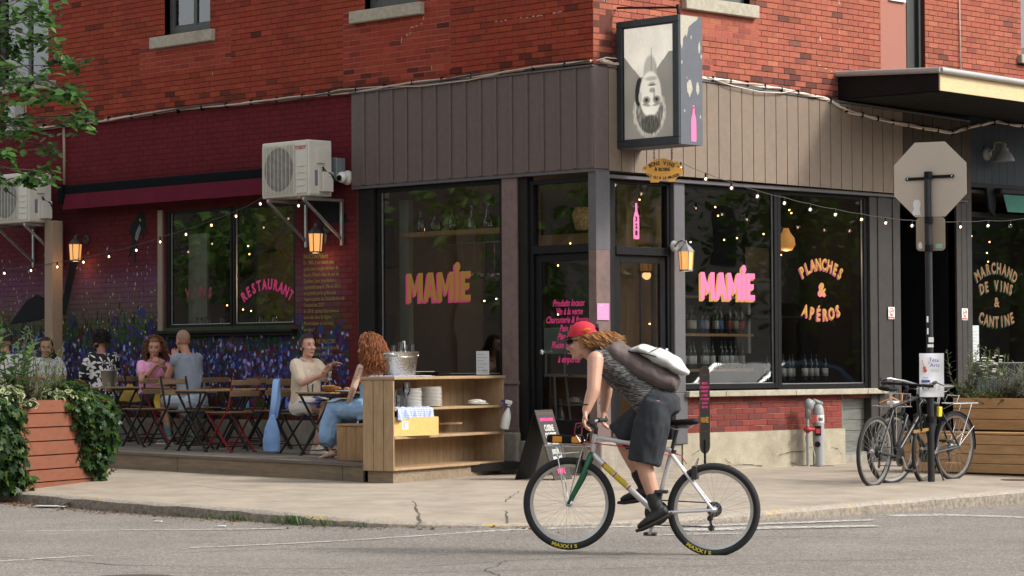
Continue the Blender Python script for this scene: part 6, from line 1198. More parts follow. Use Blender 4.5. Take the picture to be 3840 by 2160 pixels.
mound(iv, iv.location, [el_(-.14,1.0,.88,(.3,.3,.2)), el_(-.02,1.22,.7,(.28,.34,.26)), el_(-.03,1.32,.5,(.24,.28,.28)), el_(.0,1.2,.36,(.14,.24,.22)), el_(-.12,1.45,.72,(.26,.28,.24)), el_(.01,1.36,.18,(.1,.14,.2))], 2600, 'lobed', IVY, .085, rn)
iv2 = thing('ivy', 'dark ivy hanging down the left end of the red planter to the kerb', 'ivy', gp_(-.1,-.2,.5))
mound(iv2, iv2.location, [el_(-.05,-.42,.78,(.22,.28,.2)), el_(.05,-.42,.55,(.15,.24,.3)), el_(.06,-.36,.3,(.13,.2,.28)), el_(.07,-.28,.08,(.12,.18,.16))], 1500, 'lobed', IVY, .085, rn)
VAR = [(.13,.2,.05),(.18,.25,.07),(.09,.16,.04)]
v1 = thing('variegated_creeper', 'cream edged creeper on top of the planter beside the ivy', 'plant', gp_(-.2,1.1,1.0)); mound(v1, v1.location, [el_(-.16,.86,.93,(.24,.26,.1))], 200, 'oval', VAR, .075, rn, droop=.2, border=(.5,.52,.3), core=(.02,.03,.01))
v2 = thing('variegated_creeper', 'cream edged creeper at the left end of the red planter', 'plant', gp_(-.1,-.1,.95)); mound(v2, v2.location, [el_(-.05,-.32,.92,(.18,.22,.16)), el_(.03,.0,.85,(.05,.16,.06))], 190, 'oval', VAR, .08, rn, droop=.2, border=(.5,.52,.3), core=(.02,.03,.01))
def stems(parent, base, n_, h, spread, kind, cols, size, rn, per=14, r0=.006, angle=.9, twig=None, lean=(0,0)):
    its = []; m = M(Matrix.Translation(-Vector(parent.location))); b = Vector(base)
    for _ in range(n_):
        p = b+Vector((rn.gauss(0,spread*.4),rn.gauss(0,spread*.4),0)); top = p+Vector((rn.gauss(lean[0],spread),rn.gauss(lean[1],spread),h*rn.uniform(.6,1.05))); mid = p.lerp(top,.5)+Vector((rn.gauss(0,.03),rn.gauss(0,.03),0)); pts = [p, p.lerp(mid,.5), mid, mid.lerp(top,.5), top]; m.tube(pts, [r0,r0*.8,r0*.65,r0*.5,r0*.2], 5)
        for k in range(per):
            t_ = .25+.75*k/per; q = pts[0]*(1-t_)**2+mid*2*t_*(1-t_)+top*t_*t_; a = k*2.4+rn.uniform(-.4,.4); d = Vector((math.cos(a),math.sin(a),angle)); nr = Vector((math.cos(a)*-.5,math.sin(a)*-.5,1)); f = rn.uniform(.75,1.25); c = rn.choice(cols); its.append((q, nr, d, size*rn.uniform(.7,1.2)*(1-.35*t_), tuple(x*f for x in c)))
    m.build('stem', twig or m_twig, parent, smooth=4); leaves(parent, its, kind, 300, centre=parent.location)
m_twig = P('green_twig', (.1,.09,.04), .8); m_bark = P('tree_bark', (.07,.055,.04), .95, nz=.35, ns=18, bump=.8, bs=40)
def plant(label, x, y, z, n_, h, spread, kind, cols, size, per=14, angle=.9, nm='potted_plant', tw=None, P_=None, lean=(0,0)):
    p = P_ if P_ is not None else gp_(x,y,z); t = thing(nm, label, 'plant', p); stems(t, p, n_, h, spread, kind, cols, size, rn, per, angle=angle, twig=tw, lean=lean); return t
SAGE = [(.12,.17,.09),(.16,.21,.11),(.08,.13,.06)]; BRIGHT = [(.1,.2,.035),(.07,.15,.03),(.14,.24,.06)]; DARKG = [(.03,.07,.02),(.045,.095,.03)]
plant('tall bushy olive shrub in the middle of the red planter', -.2,.42,.84, 10, .78, .13, 'narrow', SAGE, .1, 26); plant('slim upright sage shoots right of the olive shrub', -.22,.85,.86, 6, .6, .1, 'narrow', BRIGHT, .09, 20); plant('upright rosemary like shoot near the steel bucket', -.3,1.1,.86, 5, .55, .08, 'narrow', BRIGHT, .085, 22)
plant('broad leaved shrub with red stems at the left of the planter', -.22,.1,.84, 9, .85, .15, 'oval', [(.05,.11,.03),(.07,.14,.04),(.12,.22,.06)], .16, 12, .5); plant('dark broad leaved shrub at the far left of the planter', -.3,-.2,.84, 7, .75, .14, 'oval', DARKG, .15, 11, .5); plant('feathery bright green fennel in the planter', -.25,.55,.84, 26, .3, .12, 'narrow', BRIGHT, .045, 16, 1.4)
pc = thing('coleus', 'dark purple leaved coleus in the planter', 'plant', gp_(-.2,.28,.84)); stems(pc, pc.location, 6, .26, .07, 'oval', [(.04,.012,.018),(.06,.015,.025)], .09, rn, 10, angle=.2)
plant('wispy grey green shoots at the front of the planter', -.14,.85,.86, 6, .3, .1, 'narrow', SAGE, .06, 12)
rp_ = lambda x, y, z=.74: Vector((1.95,2.75,-.015))+Vector((x,y,z))
plant('small olive tree with thin trunk in the wooden planter', 0,0,0, 11, .72, .2, 'narrow', [(.09,.13,.06),(.14,.18,.09),(.06,.09,.04)], .12, 24, .7, 'olive_tree', P_=rp_(.5,.5), lean=(.1,.06)); plant('low bright green herbs left in the wooden planter', 0,0,0, 22, .24, .13, 'oval', BRIGHT, .06, 9, .5, P_=rp_(.42,.62)); plant('strawberry like ground cover in the wooden planter', 0,0,0, 16, .16, .2, 'oval', BRIGHT, .055, 8, .4, P_=rp_(.85,.5))
wf = plant('white flowering stems in the wooden planter', 0,0,0, 14, .6, .13, 'narrow', BRIGHT, .08, 16, .9, 'flowering_plant', P_=rp_(.75,.58))
m = M()
for i in range(40): p = Vector((rn.gauss(0,.09),rn.gauss(0,.07),.28+rn.uniform(0,.26))); [m.ell(p+Vector((.012*math.cos(k*2.1),.012*math.sin(k*2.1),0)), (.012,.012,.006), 6, 4) for k in range(3)]
tag(m.build('white_flowers', P('petal_white', (.75,.74,.66), .6), wf), kind='stuff')
lv = plant('silvery grey lavender bush at the right end of the planter', 0,0,0, 44, .46, .15, 'narrow', [(.2,.21,.18),(.26,.27,.23),(.15,.16,.13)], .1, 16, 1.2, 'lavender', P_=rp_(1.0,.66)); plant('silvery sage clump at the far right of the planter', 0,0,0, 16, .3, .12, 'oval', [(.2,.22,.18),(.15,.17,.13)], .09, 9, .7, P_=rp_(1.2,.6))
# street tree whose branches reach into the top left corner
tt = thing('street_tree', 'young green street tree reaching into the upper left corner', 'tree', (-4.6,-6.6,-.05)); tl = Vector((-4.6,-6.6,-.05)); O = Matrix.Translation(-tl)
import_dist = 27.0
def at_view(px, py, d):                                          # point on the sight line through a photo position, d metres away
    x = (px*3840/2576-1920)/9900; y = -(py*3840/2576-1080)/9900; return Vector((19.18,-20.42,1.17))+(fw+r2*x+u2*y)*d
m = M(O); trunk = [tl, tl+Vector((.05,.05,1.2)), tl+Vector((.0,.15,2.4)), tl+Vector((.1,.3,3.6)), tl+Vector((.2,.4,5.2)), tl+Vector((.15,.5,6.6))]; m.tube(trunk, [.12,.1,.09,.075,.05,.02], 10); m.build('trunk', m_bark, tt, smooth=4)
clus = [(60,50,.3),(125,110,.26),(60,190,.3),(165,165,.22),(185,230,.16),(110,250,.24),(185,300,.2),(140,370,.12),(60,320,.26),(15,300,.26),(25,390,.22),(105,430,.12),(20,120,.3),(10,220,.3),(-40,60,.35),(-60,180,.35),(-50,300,.3),(-30,430,.25),(40,0,.3),(-20,-40,.4),(60,-60,.35),(-100,-80,.4),(-90,80,.4),(210,285,.08),(150,225,.16),(40,90,.2),(90,20,.2),(70,440,.08)]
m = M(O); its = []; rn = random.Random(77)
for px, py, r in clus:
    c = at_view(px, py, import_dist+rn.uniform(-.5,.5)); src_ = trunk[3].lerp(trunk[4], rn.uniform(-.2,1)) if py < 250 else trunk[2].lerp(trunk[3], rn.uniform(.3,1.2)); mid = src_.lerp(c,.55)+Vector((0,0,.12)); m.tube([src_, src_.lerp(mid,.6), mid, mid.lerp(c,.6)+Vector((0,0,.03)), c], [.022,.016,.011,.007,.003], 6)
    for b in range(5):
        e = c+Vector((rn.gauss(0,r*.55),rn.gauss(0,r*.55),rn.gauss(-.03,r*.45))); m.tube([c.lerp(mid,.25), c.lerp(e,.5)+Vector((0,0,.02)), e], [.004,.003,.0015], 4)
        for k in range(int(6+16*r)):
            t_ = rn.uniform(.2,1.05); q = c.lerp(e,t_)+Vector((rn.gauss(0,.05),rn.gauss(0,.05),rn.gauss(0,.04))); nr = Vector((.35+rn.gauss(0,.5),-.35+rn.gauss(0,.5),1)); d = (e-c).normalized()*.6+Vector((rn.gauss(0,.5),rn.gauss(0,.5),-.25)); f = rn.uniform(.7,1.3); cc = rn.choice([(.045,.115,.018),(.034,.09,.016),(.06,.15,.022),(.026,.065,.014)]); its.append((q, nr, d, rn.uniform(.085,.14), tuple(x*f for x in cc), px))
for _ in range(2600):                                            # the crown outside the picture
    a = Vector((rn.gauss(0,1),rn.gauss(0,1),rn.gauss(0,1))).normalized()*rn.uniform(.5,1); q = tl+Vector((-.5+a.x*1.7,.0+a.y*1.7,5.6+a.z*1.5)); nr = Vector((rn.gauss(0,.5),rn.gauss(0,.5),1)); cc = (.05,.12,.02); its.append((q, nr, (a.x,a.y,-.3), .1, cc, -999))
m.build('branch', m_bark, tt, smooth=4); its.sort(key=lambda t: -t[5] if t[5] > -900 else 9999); leaves(tt, [t[:5] for t in its], 'oval', 300, centre=tl)
# weeds and litter along the kerb
wd = M(); rn = random.Random(12)
for cx_, cy_, n_, s_ in ((2.3,-6.13,40,.09),(1.45,-6.02,30,.06),(.95,-5.98,24,.05),(1.9,-6.1,20,.05),(2.75,-6.18,22,.07),(3.1,-6.16,10,.05),(.5,-5.93,14,.04)):
    for _ in range(n_): p = Vector((cx_+rn.gauss(0,.09), cy_+rn.gauss(0,.025), zroad(cx_,cy_-.03))); d = Vector((rn.gauss(0,.5),rn.gauss(0,.5),1)).normalized(); wd.T = leaf_matrix(p, Vector((rn.gauss(0,1),rn.gauss(0,1),.2)), d, s_*rn.uniform(.5,1.3)); wd.add(*LEAF['narrow'], rn.choice([(.07,.14,.03),(.1,.17,.04),(.05,.1,.03)]))
tag(wd.build('kerb_weeds', m_leafC, smooth=4), 'tufts of green weeds growing in the gutter along the kerb', 'weeds', kind='stuff')
wd = M()
for _ in range(900):
    x = -2.6+rn.expovariate(.7) if rn.random() < .7 else rn.uniform(-2.5,4.5); 
    if x > 5: continue
    y = np.interp(x, [c[0] for c in CURB[2:11]], [c[1] for c in CURB[2:11]])-.03-abs(rn.gauss(0,.1)); z = zroad(x,y)+.006; wd.T = leaf_matrix((x,y,z), (rn.gauss(0,.3),rn.gauss(0,.3),1), (rn.gauss(0,1),rn.gauss(0,1),.1), rn.uniform(.015,.045)); wd.add(*LEAF['oval'], rn.choice([(.22,.1,.04),(.16,.07,.03),(.28,.17,.08),(.1,.06,.03)]))
tag(wd.build('dry_leaves', m_leafC), 'dry brown leaf litter lying in the gutter', 'leaf litter', kind='stuff')
m = M(); m.T = T_(-1.55,-5.85,zroad(-1.55,-5.85)+.01,.4); m.cbx(-.16,.16,-.05,.05,0,.012,.004); m.add([(.1,-.05,.01),(.2,-.03,.05),(.2,.05,.04),(.1,.05,.012)], [(0,1,2,3)]); tag(m.build('litter_paper', P('dirty_paper', (.55,.55,.56), .7, nz=.15)), 'crumpled grey paper lying among leaves in the gutter', 'litter')
for x, y, lab in ((.75,-6.35,'small white scrap on the asphalt near the left kerb'),(1.75,-6.45,'small white scrap by the weeds in the gutter')): m = M(); m.T = T_(x,y,zroad(x,y)+.004,.3); m.cbx(-.04,.04,-.015,.015,0,.008,.003); tag(m.build('litter_paper', m_stk), lab, 'litter')
# ------------------------------------------------------------------ bicycles
m_tyre = P('tyre', (.018,.018,.019), .8, nz=.25, ns=30, bump=.4, bs=300); m_rim = P('alloy_rim', (.5,.5,.48), .3, .9, nz=.1); m_alu = P('polished_alloy', (.62,.62,.62), .28, .9); m_dkm = P('dark_steel', (.06,.06,.06), .4, .7, nz=.2)
def wheel(parent, c, R, tw, rot=0, rimd=.02, axis_rot=None, mt=m_tyre, spokes=32, rimm=m_rim, name='wheel'):
    """c: hub centre in bike space; wheel plane = xz unless axis_rot (matrix) is given"""
    w = bpy.data.objects.new(name, None); C.objects.link(w); w.parent = parent; w.matrix_local = Matrix.Translation(c) @ (axis_rot or Matrix())
    n = 56; m = M(); m.tube([((R-tw)*math.cos(2*PI*k/n),0,(R-tw)*math.sin(2*PI*k/n)) for k in range(n)], tw, 10, closed=True); m.build('tyre', mt, w, smooth=4)
    m = M(); a = R-2*tw; m.tube([((a-.004)*math.cos(2*PI*k/n),0,(a-.004)*math.sin(2*PI*k/n)) for k in range(n)], [(rimd/2,.011)]*n, 8, closed=True, side=None) if False else [m.add([(r_*math.cos(2*PI*k/n),y,r_*math.sin(2*PI*k/n)) for r_, y in ((a+.004,-.011),(a+.004,.011),(a-rimd,.006),(a-rimd,-.006)) for k in range(n)], [(q*n+k,q*n+(k+1)%n,((q+1)%4)*n+(k+1)%n,((q+1)%4)*n+k) for q in range(4) for k in range(n)])]; m.build('rim', rimm, w, smooth=.6)
    m = M()
    for k in range(spokes):
        th = 2*PI*k/spokes+rot; hb = th+(.9 if (k//2) % 2 else -.9); y = .028 if k % 2 else -.028
        m.tube([(.022*math.cos(hb),y,.022*math.sin(hb)),((a-rimd)*math.cos(th),0,(a-rimd)*math.sin(th))], .0011, 4, cap=False)
    m.build('spokes', m_alu, w); m = M(); m.lathe([(.008,-.055),(.012,-.05),(.014,-.035),(.024,-.03),(.024,-.026),(.014,-.022),(.014,.022),(.024,.026),(.024,.03),(.012,.05),(.008,.055)], n=12, axis=(0,1,0)); m.build('hub', m_alu, w, smooth=1); return w
def tb(m, a, b, r, n=10): m.tube([a, b], r, n)
def bike_frame(parent, mat, rear, bb, seat_top, head_top, head_bot, r=.017, down=None):
    f = None; m = M(); tb(m, seat_top, bb, r*.95); tb(m, bb, head_bot, r*1.15); tb(m, seat_top, head_top, r); tb(m, Vector(head_top)+(Vector(head_top)-Vector(head_bot)).normalized()*.02, Vector(head_bot)-(Vector(head_top)-Vector(head_bot)).normalized()*.02, r*1.15)
    for y in (-.06,.06): tb(m, Vector(bb)+Vector((0,y*.6,0)), Vector(rear)+Vector((0,y,0)), r*.6, 8); tb(m, Vector(seat_top)+Vector((0,y*.35,-.03)), Vector(rear)+Vector((0,y,0)), r*.55, 8)
    tb(m, Vector(bb)+Vector((0,-.04,0)), Vector(bb)+Vector((0,.04,0)), .024); return m.build('frame', mat, parent, smooth=.7)
def fork(parent, mat, head_bot, axle, name='fork', r=.014):
    m = M(); hb = Vector(head_bot); a = Vector(axle); d = (a-hb)
    for y in (-.055,.055): m.tube([hb+Vector((0,y*.4,0)), hb+Vector((0,y,-.015)), hb+d*.5+Vector((-.012,y,0)), hb+d*.85+Vector((0,y,0)), a+Vector((0,y,0))], [r*1.1,r*1.3,r*1.1,r*.8,r*.7], 10)
    return m.build(name, mat, parent, smooth=4)
def saddle(parent, p, mat, tilt=0):
    A = Matrix.Translation(p) @ Matrix.Rotation(tilt, 4, 'Y'); m = M(A); m.tube([(.15,0,0),(.13,0,.004),(.05,0,.006),(-.03,0,.008),(-.09,0,.012),(-.125,0,.012),(-.135,0,.006)], [(.008,.01),(.018,.018),(.026,.022),(.055,.024),(.075,.024),(.066,.02),(.03,.01)], 12, side=(0,1,0)); m.build('saddle', mat, parent, smooth=4)
    m = M(A); 
    for y in (-.022,.022): m.tube([(.1,y*.5,-.015),(.04,y,-.04),(-.05,y,-.04),(-.1,y*1.4,-.01)], .004, 6)
    m.build('saddle_rails', m_alu, parent, smooth=4)
def crank(parent, bb, ang, y=-.05, L_=.17, both=True, rr=.09):
    m = M(); n = 32; m.lathe([(rr*.75,-.002),(rr,-.002),(rr,.002),(rr*.75,.002),(rr*.75,-.002)], Vector(bb)+Vector((0,y,0)), n, axis=(0,1,0))
    for k in range(5): a = k*2*PI/5; m.obx(Vector(bb)+Vector((0,y,0)), Vector(bb)+Vector((rr*.8*math.cos(a),y,rr*.8*math.sin(a))), .012, .005, (0,1,0))
    c = m.build('chainring', m_dkm, parent)
    for s_, yy in ((1,y-.02),(-1,-y+.02)):
        e = Vector(bb)+Vector((L_*math.cos(ang)*s_,yy,L_*math.sin(ang)*s_)); m = M(); m.obx(Vector(bb)+Vector((0,yy,0)), e, .022, .012, (0,1,0)); cr_ = m.build('crank_arm', m_alu, parent); m = M(); q = 1 if yy > 0 else -1; m.cbx(e.x-.045,e.x+.045,min(e.y,e.y+q*.09)+.0,max(e.y,e.y+q*.09),e.z-.012,e.z+.012,.004); m.build('pedal', m_dkm, cr_)
def drivetrain(parent, bb, rear, y=-.045, rr=.09):
    m = M(); b, r_ = Vector(bb), Vector(rear); 
    for k in range(6): m.lathe([(.03+.0052*k,-.0012),(.03+.0052*k,.0012),(.012,.0012),(.012,-.0012)], r_+Vector((0,y+.004*k-.006,0)), 20, axis=(0,1,0))
    m.build('cassette', m_dkm, parent); m = M(); m.obx(b+Vector((0,y,rr)), r_+Vector((0,y,.045)), .006, .009, (0,0,1)); m.obx(b+Vector((0,y,-rr)), r_+Vector((.02,y,-.13)), .006, .009, (0,0,1)); m.build('chain', m_dkm, parent)
    m = M(); m.obx(r_+Vector((.0,y-.01,-.02)), r_+Vector((.03,y-.01,-.07)), .03, .02, (0,1,0)); m.obx(r_+Vector((.03,y,-.06)), r_+Vector((.02,y,-.14)), .018, .012, (0,1,0)); m.lathe([(.024,-.003),(.024,.003),(0,.003)], r_+Vector((.03,y,-.065)), 12, axis=(0,1,0)); m.lathe([(.024,-.003),(.024,.003),(0,.003)], r_+Vector((.02,y,-.135)), 12, axis=(0,1,0)); m.build('rear_derailleur', m_dkm, parent)
def rack(parent, x0, x1, z, w, mat, name='rack', legs=None, bars=5):
    m = M(); m.tube([(x0,-w,z),(x1,-w,z),(x1,w,z),(x0,w,z)], .005, 6, closed=True)
    for k in range(1,bars+1): y = -w+2*w*k/(bars+1); m.tube([(x0,y,z),(x1,y,z)], .0035, 5)
    m.tube([(x0*.5+x1*.5,-w,z),(x0*.5+x1*.5,w,z)], .0035, 5)
    for a, b in legs or []: m.tube([a,b], .0042, 5)
    return m.build(name, mat, parent)
def fender(parent, c, R, a0, a1, mat, w=.028):
    m = M(); n = 24; V = []
    for k in range(n+1):
        a = a0+(a1-a0)*k/n
        for q, (y, dr) in enumerate(((-w,-.012),(-w*.6,0),(w*.6,0),(w,-.012))): V.append((c[0]+(R+dr)*math.cos(a), y, c[2]+(R+dr)*math.sin(a)))
    m.add(V, [(k*4+j,k*4+j+1,k*4+j+5,k*4+j+4) for k in range(n) for j in range(3)]); return m.build('mudguard', mat, parent, smooth=4)
# --- the rider's silver mountain bike; bike space: x forward, z up, origin under the rear axle
RW_POS = Vector((6.725,-5.935,-.213)); FWD = Vector((-.84,-.572,.03)).normalized(); LEFT = Vector((0,0,1)).cross(FWD).normalized(); UPB = FWD.cross(LEFT)
BM = frame(FWD, LEFT, UPB, RW_POS)
mt = thing('mountain_bike', 'silver mountain bike with green fork ridden across the road', 'bicycle'); mt.matrix_world = BM
m_silver = P('silver_frame', (.66,.65,.66), .3, .35, nz=.05); m_gfork = P('green_fork', (.01,.11,.05), .35, nz=.1); m_yel = P('yellow_decal', (.62,.5,.03), .5)
wb = 1.055; R_ = .338; rear, front, bbk = (0,0,R_), (wb,0,R_+.008), (.42,0,.3); st_, ht_, hb_ = (.315,0,.755), (.875,0,.835), (.9,0,.715)
wr = wheel(mt, rear, R_, .027, .1, .02); wf_ = wheel(mt, front, R_, .027, .25, .02, Matrix.Rotation(.06, 4, 'Z'))
for w_, a0 in ((wr,-1.25),(wf_,-1.5)):
    for i, ch in enumerate('MAXXIS'):
        a = a0-.27+.115*i if False else a0+.27-.105*i; rr = R_-.027; A = Matrix.Translation((rr*math.cos(a),.0268,rr*math.sin(a))) @ Matrix(((-math.sin(a),math.cos(a)*-1,0,0),(0,0,1,0),(math.cos(a),math.sin(a)*-1,0,0),(0,0,0,1)))
        me = text_mesh(ch, .034, m_yel, off=.0015, sx=1.25); A = Matrix.Translation((rr*math.cos(a),.0278,rr*math.sin(a))) @ Matrix((( math.sin(a),-math.cos(a),0,0),(0,0,1,0),(-math.cos(a),-math.sin(a),0,0),(0,0,0,1))); me.transform(A); obj('tyre_lettering', me, w_)
bike_frame(mt, m_silver, rear, bbk, st_, ht_, hb_, .019); fork(mt, m_gfork, hb_, front, r=.016)
for a, b in ((.2,.34),(.38,.55)): m = M(); p0 = Vector(hb_).lerp(Vector(bbk), a); p1 = Vector(hb_).lerp(Vector(bbk), b); tb(m, p0, p1, .0228, 12); m.build('yellow_decal', m_yel, mt, smooth=1)
for a in (.18,.355,.57): m = M(); p0 = Vector(hb_).lerp(Vector(bbk), a); p1 = Vector(hb_).lerp(Vector(bbk), a+.018); tb(m, p0, p1, .0229, 12); m.build('red_band', m_redink, mt, smooth=1)
m = M(); tb(m, st_, (.275,0,.93), .014); tb(m, (.3,0,.76), (.308,0,.735), .022); m.build('seatpost', m_dkm, mt); saddle(mt, (.255,0,.95), m_black, .05)
m = M(); m.tube([(.875,0,.84),(.87,0,.9),(.915,0,.93)], .016, 10); m.build('stem', m_dkm, mt, smooth=4)
m = M(); m.tube([(.85,.3,.955),(.9,.2,.95),(.925,.07,.935),(.925,-.07,.935),(.9,-.2,.95),(.85,-.3,.955)], .0125, 10); hbar = m.build('handlebar', m_alu, mt, smooth=4)
for s_ in (-1,1): m = M(); m.tube([(.848,s_*.31,.955),(.893,s_*.21,.951)], .018, 10); m.build('grip', m_rubber, hbar, smooth=1); m = M(); m.obx((.905,s_*.2,.945),(.965,s_*.27,.905),.012,.01); m.tube([(.9,s_*.17,.945),(.93,s_*.17,.93)], .014, 8); m.build('brake_lever', m_dkm, hbar)
m = M(); m.tube([(.91,.16,.945),(1.0,.12,.93),(1.02,.06,.86),(.96,.03,.78),(.9,.02,.74)], .0045, 6); m.tube([(.91,-.16,.945),(.99,-.1,.9),(.98,0,.8),(.87,.02,.79),(.6,.02,.765),(.32,.03,.72)], .0045, 6); m.tube([(.2,.03,.66),(.24,.04,.72),(.3,.03,.74)], .004, 6); m.build('red_brake_cable', P('red_cable', (.5,.02,.05), .4), mt, smooth=4)
crank(mt, bbk, -1.25, -.055); drivetrain(mt, bbk, rear)
for p in ((.14,0,.6),(.985,0,.62)): m = M(); m.cbx(p[0]-.02,p[0]+.02,.03,.07,p[2]-.05,p[2]+.05,.006); m.cbx(p[0]-.02,p[0]+.02,-.07,-.03,p[2]-.05,p[2]+.05,.006); m.tube([(p[0],-.05,p[2]+.04),(p[0]-.02,0,p[2]+.1),(p[0],.05,p[2]+.04)], .006, 6); m.build('brake', m_dkm, mt)
rack(mt, .93, 1.23, .765, .09, m_chrome, 'front_rack', [((1.15,-.085,.765),(1.07,-.06,.345)),((1.15,.085,.765),(1.07,.06,.345)),((.95,.085,.765),(1.06,.06,.345)),((.95,0,.765),(.93,0,.86)),((1.0,-.06,.72),(1.18,-.06,.7))]); m = M(); m.tube([(.97,.1,.8),(1.0,.1,.84),(1.0,-.1,.84),(.97,-.1,.8)], .006, 6); m.build('rack_loop', m_chrome, mt)
m = M(); m.cbx(.95,1.22,.02,.09,.785,.845,.012); m.build('rolled_bag', m_black, mt); m_or = P('amber_reflector', (.7,.28,.02), .35)
for x in (1.0,1.14): m = M(); m.cbx(x-.035,x+.035,.0895,.1,.79,.835,.006); m.build('reflector', m_or, mt)
# --- two parked bikes
def parked(name, label, loc, rz, lean, mat, front_rack, rear_rack, fenders, flat, barm, R=.35, steer=0.0, saddle_m=m_black, kick=True):
    t = thing(name, label, 'bicycle', loc); t.matrix_world = Matrix.Translation(loc) @ Matrix.Rotation(rz,4,'Z') @ Matrix.Rotation(lean,4,'X')
    wb = 1.08; rear, front, bb_ = (0,0,R), (wb,0,R), (.44,0,.29); st, ht, hb = (.31,0,.78), (.87,0,.87), (.915,0,.7)
    wheel(t, rear, R, .019, .1, .018); wheel(t, front, R, .019, .2, .018, Matrix.Rotation(steer,4,'Z')); bike_frame(t, mat, rear, bb_, st, ht, hb, .019); fork(t, mat, hb, front, r=.013)
    m = M(); tb(m, st, (.275,0,.93), .014); m.build('seatpost', m_alu, t); saddle(t, (.255,0,.95), saddle_m)
    m = M(); m.tube([ht,(.85,0,.96),(.9,0,.985)], .015, 10); m.build('stem', mat if flat else m_alu, t, smooth=4); m = M()
    pts = [(.85,.31,.985),(.9,.1,.99),(.905,0,.99),(.9,-.1,.99),(.85,-.31,.985)] if flat else [(.62,.29,1.03),(.75,.26,1.04),(.88,.16,1.02),(.91,.04,.99),(.91,-.04,.99),(.88,-.16,1.02),(.75,-.26,1.04),(.62,-.29,1.03)]
    m.tube(pts, .0125, 10); hb_o = m.build('handlebar', barm, t, smooth=4)
    for s_ in (-1,1):
        g0, g1 = (pts[0], Vector(pts[0]).lerp(Vector(pts[1]), .55)) ; g0 = Vector((g0[0], g0[1]*s_, g0[2])); g1 = Vector((g1[0], g1[1]*s_, g1[2])); m = M(); m.tube([g0,g1], .017, 10); m.build('grip', m_rubber, hb_o, smooth=1); m = M(); m.obx(g1, g1+Vector((.06,s_*.06,-.03)), .011, .01); m.tube([g1+Vector((0,0,-.01)),(.95,s_*.03,.93),(.93,s_*.02,.78)], .004, 5); m.build('brake_lever', m_dkm, hb_o)
    crank(t, bb_, -.9, -.055, rr=.095); drivetrain(t, bb_, rear)
    if fenders: fender(t, front, R+.012, .35, 3.0, m_black); fender(t, rear, R+.012, .1, 3.25, m_black); m = M(); m.add([(wb-.36*math.cos(.15)*-0+0,0,0)], []) if False else m.cbx(wb-R-.03,wb-R-.02,-.03,.03,.2,.36,.003); m.build('mud_flap', m_black, t); m = M(); [m.tube([(0,y,R),(-(R+.01)*math.cos(.6),y*.6,R+(R+.01)*math.sin(.6))], .003, 5) for y in (-.055,.055)]; [m.tube([(wb,y,R),(wb+(R+.01)*math.cos(.5),y*.6,R+(R+.01)*math.sin(.5))], .003, 5) for y in (-.055,.055)]; m.build('mudguard_stay', m_alu, t)
    if front_rack: rack(t, .95, 1.25, .775, .13, m_chrome, 'front_rack', [((1.15,-.09,.775),(1.08,-.06,.36)),((1.15,.09,.775),(1.08,.06,.36))]); m = M(); m.tube([(.96,.12,.775),(.96,.12,.9),(.96,-.12,.9),(.96,-.12,.775)], .006, 6); m.build('rack_hoop', m_chrome, t)
    if rear_rack: rack(t, -.3, .14, .79, .07, m_chrome, 'rear_rack', [((-.2,-.065,.79),(0,-.06,.36)),((-.2,.065,.79),(0,.06,.36)),((.1,.05,.79),(.3,.02,.72))]); m = M(); m.tube([(.1,.07,.79),(.04,.07,.87),(.04,-.07,.87),(.1,-.07,.79)], .005, 6); m.build('rack_spring', m_chrome, t)
    if kick: m = M(); tb(m, (.4,.05,.27), (.36,.14,.01), .009); m.build('kickstand', m_dkm, t)
    return t
m_navy = P('navy_frame', (.014,.019,.025), .42, nz=.3, ns=30); m_blk2 = P('worn_black_frame', (.02,.02,.024), .4, nz=.3, ns=30)
pb2 = parked('city_bike', 'black bike with swept silver handlebar locked behind the sign pole', (3.5,.2,-.035), PI/2+.16, .06, m_blk2, False, False, False, False, m_alu, steer=.1)
pb1 = parked('city_bike', 'dark navy bike with front rack and mudguards locked to the sign pole', (3.3,1.8,-.025), -PI/2+.02, -.05, m_navy, True, True, True, True, m_black, steer=-.12, saddle_m=P('grey_saddle', (.1,.095,.09), .45, nz=.2))
m = M(); m.cbx(.3,.36,.02,.05,.66,.76,.004); m.build('yellow_tag', m_yel, pb1); m = M(); m.tube([(1.0,.1,.79),(1.12,.02,.86),(1.2,-.08,.8)], .009, 6); m.tube([(1.05,.08,.79),(1.0,.05,.9)], .008, 6); m.build('orange_cord', P('orange_cord', (.5,.2,.07), .7), pb1); m = M(); m.cbx(1.1,1.2,.0,.1,.785,.83,.012); m.build('plastic_bag', m_white, pb1)
lk = thing('bicycle_lock', 'worn wooden coloured folding lock joining bike and pole', 'lock', (3.45,1.1,.5)); m = M(); m.obx((-.03,-.14,-.01),(.05,.06,.02),.035,.03); m.build('lock_bar', P('lock_tan', (.33,.19,.06), .6, nz=.3, ns=30), lk); m = M(); m.tube([(.02,-.06,.0),(.02,-.1,.26),(.02,0,.33),(.03,.08,.26),(.03,.06,-.02)], .011, 8); m.build('shackle', m_dkm, lk, smooth=4)
